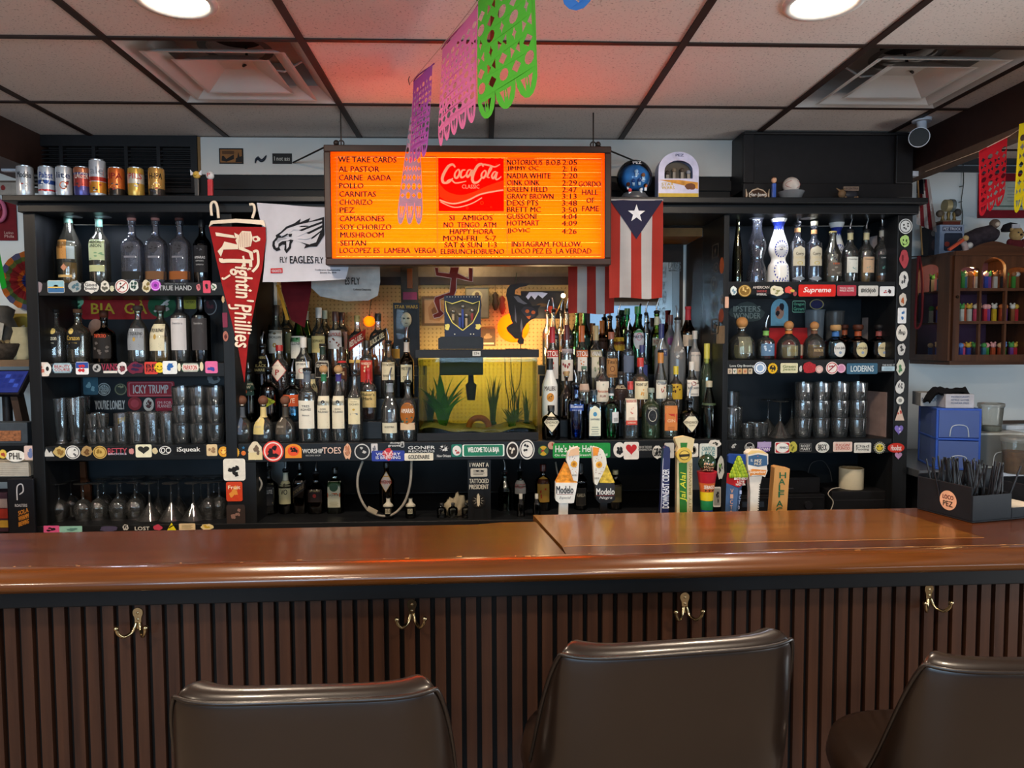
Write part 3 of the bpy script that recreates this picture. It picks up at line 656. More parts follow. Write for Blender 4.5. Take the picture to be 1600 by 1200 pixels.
# ================================================================ cloth and paper hung on the ledge
def cloth(mb,fn0,cols,rows,U,V,colour,wave=.006):
 """grid of coloured cells over U x V"""
 for i in range(len(U)-1):
  for j in range(len(V)-1):
   q=[(U[i],V[j]),(U[i+1],V[j]),(U[i+1],V[j+1]),(U[i],V[j+1])]
   mb.add([fn0(*p)for p in q],[(0,1,2,3)],colour(i,j),True)
def flags():
 red=M('#8c281f',.85,0,.1,8);wht=M('#a09d9c',.85,0,.08,8);nav=M('#232238',.85,0,.1,8)
 for(x0,y0,x1,y1,Y,tri,nm,lab) in [(952,312,1036,466,3.075,True,'flag','striped flag with a white star on a blue triangle, right of the menu sign'),(888,345,960,490,3.30,False,'flag','red and white striped flag hanging lower, behind the right corner of the menu sign')]:
  a=P(x0,y1,Y);b=P(x1,y0,Y);W=b.x-a.x;H=b.z-a.z
  t=thing(nm,(a.x,Y,a.z),lab,'flag','flags by the menu sign')
  fn=lambda u,v:(u,.010*math.sin(u/W*9+v*6)*(1.1-v/H),v+.004*math.sin(u/W*7)*(1-v/H))
  mb=MB();n=20;U=[W*i/n for i in range(n+1)];V=[H*i/16 for i in range(17)]
  cloth(mb,fn,0,0,U,V,lambda i,j:red if(i//4)%2==0 else wht);mb.build('striped_cloth',t)
  if tri:
   mb=MB();th=H*.40;N=10
   for j in range(N):
    v0,v1=j/N,(j+1)/N;r0=[(W*(.0+.5*v0),H-th*v0),(W*(1-.5*v0),H-th*v0)];r1=[(W*(.0+.5*v1),H-th*v1),(W*(1-.5*v1),H-th*v1)]
    for k in range(8):
     g=lambda r,k:(r[0][0]+(r[1][0]-r[0][0])*k/8,r[0][1])
     q=[g(r1,k),g(r1,k+1),g(r0,k+1),g(r0,k)];mb.add([(lambda p:(p[0],p[1]-.0025,p[2]))(fn(*z))for z in q],[(0,1,2,3)],nav,True)
   mb.flat([star(W*.5,H-th*.36,W*.17)],lambda u,v:(u,fn(u,v)[1]-.006,v),M('#d5d5d8',.8));mb.build('canton_triangle',t)
  mb=MB();mb.tube([(0,.0,H-.002),(W,.0,H-.002)],.004,wht if tri else red,6);mb.build('hem',t)
flags()
def pennant():
 Y=3.075;o=P(345,352,Y);k=(P(445,352,Y).x-o.x)/100 # metres per pixel
 L=lambda x,y:((x/4+320-345)*k,(352-(y/4+310))*k)
 t=thing('pennant',(o.x,Y,o.z),'long red felt pennant with cream sideways lettering, hanging point down left of the towel','pennant')
 fn=lambda d:(lambda u,v:(u,-d-.006*math.sin(v*9+u*5),v));cr=M('#d8c9b4',.8,0,.06,10);rd=M('#8a1618',.85,0,.12,25)
 mb=MB();l=[(25,175),(380,180),(380,260),(350,440),(300,660),(255,900),(225,1165),(195,960),(150,760),(100,560),(60,370)]
 mb.flat([[L(*p)for p in l][::-1]],fn(0),rd,back=fn(-.003));mb.build('felt',t)
 mb=MB();mb.flat([[L(*p)for p in [(25,178),(40,140),(200,128),(370,138),(382,182),(355,165),(200,152),(50,160)]][::-1]],fn(.002),cr,back=fn(-.004));mb.build('header_band',t)
 for xs in ([(48,110),(46,40),(70,25),(85,60),(90,125)],[(285,40),(310,42),(315,80),(300,125)]):
  mb=MB();pp=smooth([L(*p)for p in xs],5)
  mb.tube([(p[0],-.006,p[1])for p in pp],.006,cr,6);mb.build('tie',t)
 mb=MB()
 # sideways script: reads from top to bottom
 for s,x0,x1,y0,y1,sh in (('Fightin\'',150,292,385,650,.0),('Phillies',175,278,665,940,.0)):
  a=L(x0,y1);b=L(x1,y0);mb.text(s,fn(.004),a[0],a[1],b[0]-a[0],b[1]-a[1],cr,.035,.15,vertical=-1)
 for pts,w in (([(95,375),(100,392),(150,390),(290,395)],24),([(300,335),(325,330),(330,370),(325,420),(290,460)],16),([(235,360),(240,400),(225,430)],12),([(100,495),(110,505),(150,480)],12),([(140,665),(150,690),(200,690)],12)):
  stroke(mb,smooth([L(*p)for p in pts],4),w/4*k,fn(.005),cr)
 mb.flat([star(*L(262,445),10/4*k)],fn(.005),cr);mb.build('lettering',t)
 mb=MB()
 pl=lambda pts,kk:mb.flat([[L(*p)for p in pts][::-1]],fn(.004+kk*.0006),cr if kk%2==0 else rd)
 pl([(65,212),(180,232),(190,250),(70,235)],0);pl([(235,205),(290,208),(300,250),(285,300),(210,315),(190,262),(215,225)],0);pl([(300,240),(330,235),(348,250),(345,265),(318,275),(300,265)],0)
 pl([(205,290),(120,270),(105,300),(75,330),(95,365),(112,320),(205,318)],0);pl([(205,318),(270,340),(285,390),(300,385),(295,335),(230,305)],0);pl([(185,215),(190,250),(215,240),(205,225)],0)
 for i in range(7):stroke(mb,[L(222+i*10,214),L(208+i*12,306)],.5*k,fn(.0052),rd)
 mb.flat([ell(*L(318,256),2.6*k,2.2*k,12)],fn(.0052),rd);mb.build('batter_figure',t)
pennant()
def towels():
 bl=M('#15151a',.8,0,.1);wh=M('#b4b4bd',.9,0,.06,14,0,.2);gy=M('#8d8f98',.9)
 Y=3.083;o=P(403,445,Y);k=(P(543,445,Y).x-o.x)/140;s=4.615
 L=lambda x,y:((300+x/s-403)*k,(445-(200+y/s))*k)
 t=thing('rally_towel',(o.x,Y,o.z),'white rally towel with a black bird-head emblem, left of the menu sign','towel','white towels left of the sign')
 fn=lambda d:(lambda u,v:(u,-d+.006*math.sin(u*22+v*7),v))
 out_=[(478,540),(500,530),(700,550),(960,560),(1120,575),(1128,800),(1130,1000),(1105,1090),(900,1142),(700,1135),(520,1128),(508,1100),(525,950),(530,790),(495,640)]
 mb=MB();P_=[L(*p)for p in out_][::-1]
 xs=[p[0]for p in P_];zs=[p[1]for p in P_]
 n=16;lx=smooth([L(478,540),L(495,640),L(530,790),L(525,950),L(508,1110)],5);rx=smooth([L(1120,575),L(1128,700),L(1130,850),L(1130,1000),L(1105,1090)],5);m_=len(lx)-1;vs=[];fs=[]
 for i in range(len(lx)):
  for j in range(n+1):
   f=j/n;u=lx[i][0]+(rx[i][0]-lx[i][0])*f;v=lx[i][1]+(rx[i][1]-lx[i][1])*f;vs.append(fn(0)(u,v-.004*math.sin(f*PI)))
 for i in range(m_):
  for j in range(n):fs.append((i*(n+1)+j,(i+1)*(n+1)+j,(i+1)*(n+1)+j+1,i*(n+1)+j+1))
 mb.add(vs,fs,wh,True);mb.build('cloth',t)
 mb=MB()
 pg=lambda pts,kk,mt:mb.flat([[L(*p)for p in pts][::-1]],fn(.003+kk*.0008),mt)
 pg([(584,850),(588,820),(615,790),(612,775),(650,752),(690,715),(750,690),(795,655),(788,684),(862,648),(850,676),(960,640),(960,770),(905,855),(850,858),(815,872),(828,845),(790,825),(742,812),(725,838),(722,868),(688,905),(672,880),(678,845),(660,842),(636,858),(645,880),(615,888),(592,872)],0,bl)
 for pts in ([(604,845),(606,822),(632,800),(680,790),(720,790),(735,800),(700,815),(660,818),(632,835),(628,862),(612,865)],[(690,820),(715,818),(706,858),(690,878)],[(640,775),(700,728),(780,700),(850,682),(945,662),(945,672),(860,705),(780,740),(745,735),(715,760),(700,782)],
[(760,765),(850,725),(945,688),(945,700),(860,745),(770,785)],[(770,800),(860,762),(945,718),(940,735),(870,790),(830,806)],[(850,815),(890,790),(930,755),(900,825),(860,838)]):pg(pts,1,wh)
 pg([(630,795),(680,792),(700,800),(650,812),(622,832),(618,815)],2,gy);pg([(705,768),(735,765),(728,785),(712,788)],2,bl);pg([(650,790),(700,762),(706,772),(668,792)],2,bl)
 mb.build('bird_emblem',t)
 mb=MB()
 for w_,x0,x1,y0,y1,bo in (('FLY',638,693,930,970,.02),('EAGLES',712,880,925,978,.04),('FLY',893,948,932,976,.02),('Conference Championship',890,1070,1018,1032,.03),('January 21, 2018',925,1040,1037,1051,.03)):
  a=L(x0,y1);b=L(x1,y0);mb.text(w_,fn(.003),a[0],a[1],b[0]-a[0],b[1]-a[1],bl,bo)
 mb.build('lettering',t)
 mb=MB();mb.flat([[L(*p)for p in [(567,1012),(655,1010),(655,1046),(567,1047)]][::-1]],fn(.003),M('#b02a2c',.8));a=L(575,1040);b=L(648,1020);mb.text('+DIAGNOSTIX',fn(.004),a[0],a[1],b[0]-a[0],b[1]-a[1],wh,.03);mb.build('red_tab',t)
 Y=3.30;o=P(487,472,Y);k2=(P(600,472,Y).x-o.x)/113;L2=lambda px,py:((px-487)*k2,(472-py)*k2)
 t=thing('rally_towel',(o.x,Y,o.z),'greyish white towel hanging lower and deeper, partly hidden behind the first towel and the sign','towel','white towels left of the sign')
 mb=MB();f2=lambda d:(lambda u,v:(u,-d+.008*math.sin(u*25),v));mb.flat([[L2(*p)for p in [(487,345),(592,345),(594,440),(590,462),(575,470),(540,471),(500,463),(487,450)]][::-1]],f2(0),M('#a9a8a6',.9),back=f2(-.004));mb.build('cloth',t)
 mb=MB();a=L2(540,445);b=L2(563,434);mb.text('ES FLY',f2(.002),a[0],a[1],b[0]-a[0],b[1]-a[1],bl,.02);a=L2(553,455);b=L2(580,451);mb.text('Conference Championship',f2(.002),a[0],a[1],b[0]-a[0],b[1]-a[1],bl,.02)
 mb.flat([[L2(*p)for p in [(497,449),(515,450),(515,455),(497,454)]][::-1]],f2(.002),M('#8c4a46',.8));mb.build('lettering',t)
 Y=3.36;o=P(432,512,Y);k3=(P(532,512,Y).x-o.x)/100;L3=lambda px,py:((px-432)*k3,(512-py)*k3)
 t=thing('pennant',(o.x,Y,o.z),'dark maroon pennant with yellow edge, hanging behind the towels above the whiskey bottles','pennant')
 mb=MB();f4=lambda d:(lambda u,v:(u,-d+.003*math.sin(u*30),v));mb.flat([[L3(*p)for p in [(434,351),(495,351),(487,455),(476,512),(455,500),(441,455)]][::-1]],f4(0),M('#5e1018',.85),back=f4(-.003));mb.build('felt',t)
 mb=MB();mb.flat([[L3(*p)for p in [(433,445),(437,445),(452,500),(447,500)]][::-1]],f4(.001),M('#c08a28',.8),back=f4(-.003));mb.build('yellow_edge',t)
towels()
# ================================================================ things standing on the ledge
ZL=2.2325
def ledge_things():
 can=lambda:M('#b9bcc2',.22,.9,.05)
 specs=[(40,258,'modelo','#c3c6cb',[(.0,1,'#c3c6cb')],'Modelo','#20242c','silver beer can with dark lettering, first from the left on the ledge'),(74,259,'pbr','#ccd0d8',[(.0,1,'#ccd0d8'),(.40,.56,'#2b4a8e'),(.18,.26,'#b9303a')],'Pabst','#27418a','silver beer can with blue ribbon print, second from the left on the ledge'),(101,259,'lite','#d2d4d8',[(0,1,'#d2d4d8')],'lite','#1c2b55','silver beer can with an orange disc print, third from the left on the ledge'),(129.5,260,'ipa','#44407c',[(0,1,'#4d4a86'),(.35,.75,'#a8423c'),(.80,1,'#b06a4a')],'LAGER','#e0d0c0','short blue and red beer can, fourth from the left on the ledge'),(153.5,248,'tall','#c7c8ce',[(0,1,'#c7c8ce'),(.1,.42,'#d08a30'),(.42,.55,'#b03a30')],'ale','#8a8c94','tall silver beer can with red and gold stripes, tallest on the ledge'),(182.5,261,'ipa2','#c8642a',[(0,1,'#c8642a'),(0,.30,'#2c2622')],'IPA','#8a1c18','orange beer can with a black base, sixth from the left on the ledge'),(213,261,'pils','#c9a04a',[(0,1,'#c9a04a'),(.45,.8,'#cfc6b6')],'PILS','#b02a28','yellow gold beer can with a pale patch, seventh from the left on the ledge'),(245,261,'ipa3','#b98a48',[(0,1,'#b98a48'),(0,.30,'#3a3430')],'H-IPA','#1c1814','golden brown beer can with black lettering, last of the row on the ledge')]
 for n,(px,top,key,base,bands,txt,tc_,lab) in enumerate(specs):
  Y=3.165;p=P(px,300,Y);h=P(px,top,Y).z-ZL;r=.0325
  t=thing('beer_can',(p.x,Y,ZL),lab,'can','beer cans on the ledge',math.atan2(-p.x,Y)*.75)
  mb=MB()
  def rad(z):q=z/h;return r*(.80+.2*min(1,q/.06))if q<.06 else r*(1-.22*max(0,(q-.90)/.10)**1.3)
  def band(z0,z1,mt,off):
   pr=[(z0+(z1-z0)*i/8,rad(z0+(z1-z0)*i/8)+off)for i in range(9)];mb.lathe(pr,mt,28,close=off==0)
  for i,(a,b,c_) in enumerate(bands):band(a*h*.93+.003,b*h*.93,M(c_,.28,.45,.06),.0003*i)
  fn=lambda u,v:((r+.0012)*math.sin(u/r),-(r+.0012)*math.cos(u/r),v)
  if key=='lite':mb.flat([ell(0,h*.36,.014,.016)],fn,M('#c8602c',.35,.2))
  if key=='pbr':mb.flat([blob(0,h*.5,.030,.034,rnd,16,.1)],fn,M('#f0f0f2',.4))
  if key=='tall':mb.flat([[(-.026,h*.30),(.026,h*.55),(.026,h*.66),(-.026,h*.42)]],fn,M('#b83a34',.35,.2))
  if key in ('ipa2','ipa3'):mb.flat([blob(0,h*.35,.045,.035,rnd,20,.5)],fn,M('#d8833a' if key=='ipa2' else '#d8b878',.4,.2))
  mb.text(txt,fn,-.026,h*.58,.052,h*.18,M(tc_,.5),.02)
  rg=random.Random(n);[mb.flat([blob(rg.uniform(-.018,.018),h*rg.uniform(.12,.5),.012,.008,rg,8)],lambda u,v:fn(u,v),M(rg.choice(['#d8d8d8','#3a3a44','#b0382e']),.4))for _ in range(4)]
  mb.build('can_body',t)
  mb=MB();mb.lathe([(h*.93,r*.80),(h*.955,r*.83),(h*.97,r*.83),(h*.962,r*.76),(h*.955,.0005)],can(),28,close=False);mb.build('can_lid',t)
  # dispensers on the ledge
 def dispenser(px,Y,z,h,c,head,lab,w=.011,par=None):
  p=P(px,300,Y);t=thing('candy_dispenser',(p.x,Y,z),lab,'candy dispenser','candy dispensers on the ledge')
  mb=MB();mb.box((-w,-.007,0),(w,.007,h*.72),M(c,.35));mb.box((-w*1.3,-.012,0),(w*1.3,.009,.004),M(c,.35));mb.build('stick',t,bevel=.002)
  head(t,h*.72+.001,h*.28);return t
 def bird(t,z,h):
  mb=MB();mb.ball((0,0,z+h*.45),h*.5,M('#c9a24e',.5),14,9);mb.ball((0,-h*.4,z+h*.4),h*.22,M('#d8b040',.4),10,6,(1,1.6,.7));mb.build('head',t)
  mb=MB()
  for s in (-1,1):mb.flat([[(s*h*.2,z+h*.5),(s*h*.75,z+h*1.1),(s*h*.7,z+h*.35)][::s]],lambda u,v:(u,-.008,v),M('#d0d0d4',.5),back=lambda u,v:(u,-.002,v))
  mb.build('wing_ears',t)
 def bball(t,z,h):
  mb=MB();mb.ball((0,0,z+h*.5),h*.55,M('#d6d2d0',.5),16,10);mb.build('head',t)
  mb=MB();mb.text('P',lambda u,v:(u,-h*.56,v),-h*.2,z+h*.3,h*.4,h*.45,M('#b0242c',.5),.03);mb.build('emblem',t)
 dispenser(308,3.155,ZL,.115,'#3a3836',bird,'grey candy dispenser with a winged golden head, left of the red one on the ledge',.009)
 dispenser(329,3.155,ZL,.110,'#b8262c',bball,'red candy dispenser with white ball head, on the ledge above the pennant',.0105)
 def boy(t,z,h):
  mb=MB();mb.ball((0,0,z+h*.5),h*.5,M('#c79a7c',.5),14,9,(.85,.85,1));mb.build('head',t)
  mb=MB();mb.ball((0,.002,z+h*.68),h*.46,M('#4a3020',.6),14,9,(.92,.95,.8));mb.build('hair',t)
 dispenser(1209,3.15,ZL,.098,'#2d4fa0',boy,'blue candy dispenser with a brown-haired head, standing on the ledge beside the baseball',.008)
 # globe
 Y=3.17;p=P(991,310,Y);t=thing('snow_globe',(p.x,Y,ZL),'blue glass globe full of little figures, on the ledge right of the menu sign','snow globe')
 R_=.077;zc=.022+R_*.97;mb=MB();mb.lathe([(0,.060),(.012,.062),(.024,.050),(.03,.048)],M('#53565a',.35,.2),32);mb.build('base',t)
 mb=MB();mb.ball((0,0,zc),R_,GL('#b8d8f0',.03,walls=2),36,20);mb.build('glass_globe',t)
 mb=MB();mb.ball((0,.006,zc-.004),R_*.90,M('#3f7db8',.5,0,.3,20),30,16,(1,.6,.93));mb.build('blue_filling',t)
 mb=MB();rg=random.Random(5)
 for x,z,c in ((-.035,.06,'#b8502c'),(-.012,.075,'#274a86'),(.014,.078,'#274a86'),(.04,.055,'#c06a3a'),(-.028,.035,'#c44040'),(.02,.04,'#d8d8e0'),(0,.115,'#c8d8e8'),(.03,.10,'#c06a3a')):mb.ball((x,-.042,z),.009,M(c,.5),10,7);mb.box((x-.005,-.045,z-.022),(x+.005,-.038,z-.006),M('#cfd4da',.5))
 mb.build('figures',t)
 mb=MB();mb.text('PEZ',lambda u,v:(u,-math.sqrt(max(0,(R_+.002)**2-u*u-(v-zc)**2)),v),-.018,zc+.045,.036,.014,M('#e8ecf2',.5),.03);mb.build('lettering',t)
 # tin box
 Y=3.18;a=P(1026,313,Y);b=P(1089,240,Y);W=b.x-a.x;H=b.z-ZL
 t=thing('collector_tin',(a.x,Y,ZL),'white arched tin box with window of figures and yellow bottom, right of the blue globe','tin box')
 arch=[(0,0),(W,0)]+[(W/2+W/2*math.cos(q),H*.62+H*.38*math.sin(q))for q in [PI*i/16 for i in range(17)]]
 win=[(W*.15,H*.44),(W*.85,H*.44)]+[(W/2+W*.35*math.cos(q),H*.60+H*.22*math.sin(q))for q in [PI*i/12 for i in range(13)]]
 wt=M('#bdbcd8',.35);mb=MB();mb.flat([arch,win[::-1]],lambda u,v:(u,-.03,v),wt);mb.flat([arch],lambda u,v:(u,.035,v),wt);n=len(arch)
 mb.add([(u,-.03,v)for u,v in arch]+[(u,.035,v)for u,v in arch],[(i,n+i,n+(i+1)%n,(i+1)%n)for i in range(n)],wt);mb.flat([win],lambda u,v:(u,0.0,v),M('#5b5246',.6));mb.build('tin_body',t,recalc=False)
 mb=MB();f=lambda u,v:(u,-.0312,v);yl=M('#c9a838',.5)
 mb.flat([[(0.001,.001),(W-.001,.001),(W-.001,H*.13),(0.001,H*.13)]],f,yl);mb.flat([[(W*.02,H*.41),(W*.5,H*.41),(W*.98,H*.36),(W*.98,H*.22),(W*.6,H*.30)]],lambda u,v:(u,-.0310,v),M('#c98a30',.5,0,.3,40));mb.flat([blob(W*.8,H*.27,W*.3,H*.15,rnd)],lambda u,v:(u,-.0314,v),M('#6b4028',.6))
 mb.text('STAR',f,W*.08,H*.29,W*.30,H*.06,yl,.04);mb.text('WARS',f,W*.08,H*.215,W*.32,H*.06,yl,.04);mb.text('PEZ',f,W*.42,H*.90,W*.2,H*.05,M('#3a3c6a',.5),.04);mb.build('printed_front',t)
 mb=MB()
 for i,(x,hh,c) in enumerate(((.24,.15,'#40362c'),(.40,.24,'#7a6a58'),(.60,.24,'#50443a'),(.76,.17,'#8a8a90'))):mb.box((W*x-.006,-.022,H*.44),(W*x+.006,-.012,H*(.44+hh*.6)),M('#8c8478',.5));mb.ball((W*x,-.017,H*(.44+hh*.6)+.009),.010,M(c,.5),10,7)
 mb.build('window_figures',t)
 # oval plaque, baseball in a plastic bowl, bull souvenir
 Y=3.20;p=P(1183,302,Y);t=thing('oval_plaque',(p.x,Y,ZL),'small brown oval wooden plaque with white lettering, leaning on the ledge at right','plaque')
 mb=MB();h=P(0,292,Y).z-P(0,313,Y).z;mb.flat([rrect(0,h*.5+.002,.105,h*1.05,.95)],lambda u,v:(u,-.008,v),M('#b9a48c',.6),back=lambda u,v:(u,0,v));mb.build('rim',t)
 mb=MB();mb.flat([rrect(0,h*.5+.002,.090,h*.82,.95)],lambda u,v:(u,-.0088,v),M('#3c2618',.5));mb.build('face',t)
 mb=MB();mb.text('Har-Jawn',lambda u,v:(u,-.0095,v),-.038,h*.33,.076,h*.36,M('#d8d4cc',.5),.03);mb.build('lettering',t)
 Y=3.17;p=P(1236,305,Y);t=thing('plastic_bowl',(p.x,Y,ZL),'small clear plastic cup on the ledge, holding the baseball','bowl')
 mb=MB();mb.lathe([(0,.040),(.002,.0405),(.036,.055),(.038,.057),(.039,.054),(.004,.038),(.003,.0005)],GL('#c8ccd2',.15,.35),32,close=False);mb.build('bowl',t)
 t=thing('baseball',(p.x,Y,ZL+.030),'white scuffed baseball sitting in the clear plastic cup on the ledge','baseball');mb=MB();mb.ball((0,0,.0365),.0363,M('#b9afa8',.6,0,.15,40),28,16);mb.build('leather',t)
 mb=MB()
 for s in (-1,1):mb.tube([(.0366*math.cos(q)*.9*s+.004*s*0,-.0367*math.sqrt(max(0,1-(math.cos(q)*.9)**2-(math.sin(q)*.43)**2)),.0365+.0366*math.sin(q)*.43)for q in [-1.2+2.4*i/12 for i in range(13)]],.0009,M('#8c3a34',.6),5)
 mb.build('red_seams',t)
 Y=3.17;p=P(1325,315,Y);t=thing('souvenir_figurine',(p.x,Y,ZL),'small brown bull souvenir with a sign on its back, on the ledge','figurine')
 bw=M('#6e563e',.6);mb=MB();mb.ball((.012,0,.026),.03,M('#2a2a30',.5),18,10,(1.1,.5,.62));mb.ball((-.030,-.004,.030),.019,bw,14,9,(.9,.8,1))
 for x in (-.030,-.014,.026,.038):mb.tube([(x,-.006,.018),(x,-.006,0.0)],.006,bw,8)
 for s in (-1,1):mb.tube([(-.034+s*.008,-.006,.044),(-.036+s*.020,-.006,.054)],[.005,.002],bw,6)
 mb.build('body',t);mb=MB();mb.box((-.018,.004,.046),(.050,.010,.064),M('#7d6a5c',.6));mb.text('ARGENTINA',lambda u,v:(u,.0035,v),-.015,.050,.062,.010,M('#2a2020',.6),.03);mb.build('sign',t)
 # things stuck on the white panel above the ledge
 f5=lambda x,z:(lambda u,v:(x+u,-.0015,z+v))
 def plate(px0,py0,px1,py1,Y,name,lab,cat,c,fns):
  a=P(px0,py1,Y);b=P(px1,py0,Y);t=thing(name,(a.x,Y,a.z),lab,cat);W,H=b.x-a.x,b.z-a.z
  mb=MB();mb.box((0,-.003,0),(W,.0,H),M(c,.5));o=mb.build('plate',t);mb=MB();fns(mb,W,H);mb.build('print',t);return t
 of=M('#8a5a30',.6)
 plate(343,232,380,256,3.418,'small_plaque','small orange and black picture plaque fixed to the white panel at left','plaque','#211a16',lambda mb,W,H:(mb.flat([[(W*.05,H*.08),(W*.95,H*.08),(W*.95,H*.92),(W*.05,H*.92)]],plane_y(0,-.0035,0),of),mb.flat([[(W*.1,H*.2),(W*.3,H*.12),(W*.62,H*.3),(W*.62,H*.6),(W*.45,H*.45),(W*.3,H*.3),(W*.2,H*.5),(W*.12,H*.5)]],plane_y(0,-.004,0),M('#211a16',.6)),mb.flat([[(W*.68,H*.1),(W*.95,H*.1),(W*.95,H*.5),(W*.85,H*.45),(W*.80,H*.75),(W*.76,H*.4),(W*.7,H*.35)]],plane_y(0,-.004,0),M('#211a16',.6)),mb.flat([rrect(W*.38,H*.72,W*.5,H*.22,.2)],plane_y(0,-.004,0),M('#5a3a20',.6))))
 plate(426,240,456,256,3.418,'small_plaque','small black name plate with pale lettering, on the white panel beside the sign','plaque','#1a1614',lambda mb,W,H:mb.text('I not ass',plane_y(0,-.0036,0),W*.1,H*.3,W*.8,H*.4,M('#b8b2a6',.5),.02))
 t=thing('toy_lizard',(P(408,250,3.418).x,3.418,P(408,250,3.418).z),'small dark rubber lizard stuck on the white panel between the two plaques','toy lizard')
 mb=MB();mb.tube([(x,-.006,z)for x,z in smooth([(-.026,-.016),(-.022,.0),(-.012,.006),(0,-.004),(.012,.0),(.022,.014),(.026,.020)],4)],[.002+.005*math.sin(PI*min(1,i/22))for i in range(25)],M('#1f2430',.5),8)
 mb.build('body',t)
 mb=MB()
 for x,z in ((-.018,.004),(.014,.004)):
  for s in (-1,1):mb.tube([(x,-.005,z),(x+s*.006,-.003,z+s*.012)],.002,M('#1f2430',.5),5)
 mb.build('legs',t)
ledge_things()
# ================================================================ cut-paper banners
def papel(name,loc,W,H,ang,c,lab,seed,sc=5,sway=.02,holes=(7,9),mix=.55,grp='cut-paper banners hanging from the ceiling string',slope=0.):
 """banner hanging in the local X-Z plane, top edge at z=0"""
 t=thing(name,loc,lab,'paper banner',grp,ang);rg=random.Random(seed);mt=TL(c,mix)
 out_=[(0,0),(0,-H*.80)]
 for i in range(sc):
  x0=W*i/sc;out_+=[(x0+W/sc*.5-W/sc*.5*math.cos(q),-H*.80-H*.17*math.sin(q))for q in [PI*k/8 for k in range(1,8)]]
  if i<sc-1:out_.append((x0+W/sc,-H*.80))
 out_+=[(W,-H*.80),(W,0)]
 hs=[];nx,nz=holes
 for i in range(nx):
  for j in range(nz):
   cx=W*(i+.5)/nx;cz=-H*(.10+.68*(j+.5)/nz);k=.36
   kind=(i*i+j*3+seed)%4
   rx,rz=W/nx*k,H*.68/nz*k*1.05
   if kind==0:hs.append(ell(cx,cz,rx,rz,10))
   elif kind==1:hs.append([(cx-rx,cz),(cx,cz-rz),(cx+rx,cz),(cx,cz+rz)])
   elif kind==2:hs+=[[(cx-rx,cz-rz*.9),(cx-rx*.1,cz-rz*.1),(cx-rx,cz+rz*.9)],[(cx+rx,cz-rz*.9),(cx+rx,cz+rz*.9),(cx+rx*.1,cz+rz*.1)]]
   else:hs.append(star(cx,cz,min(rx,rz)*1.05,4,.5))
 for i in range(sc):
  cx=W*(i+.5)/sc;hs+=[[(cx-W/sc*.28,-H*.83),(cx-W/sc*.1,-H*.92),(cx-W/sc*.07,-H*.83)],[(cx+W/sc*.28,-H*.83),(cx+W/sc*.07,-H*.83),(cx+W/sc*.1,-H*.92)],ell(cx,-H*.86,W/sc*.04,H*.03,8)]
 fn=lambda u,v:(u,sway*.35*math.sin(u/W*3+seed)*(.25-v/H)+.02*math.sin(-v/H*1.8+seed)*(-v/H),v+slope*u)
 mb=MB();mb.flat([out_]+hs,fn,mt);mb.build('cut_sheet',t)
 mb=MB();mb.tube([(W*i/8,sway*math.sin(i/8*5+seed)*.25,.002+slope*W*i/8)for i in range(9)],.0022,mt,5);mb.build('top_fold',t);return t
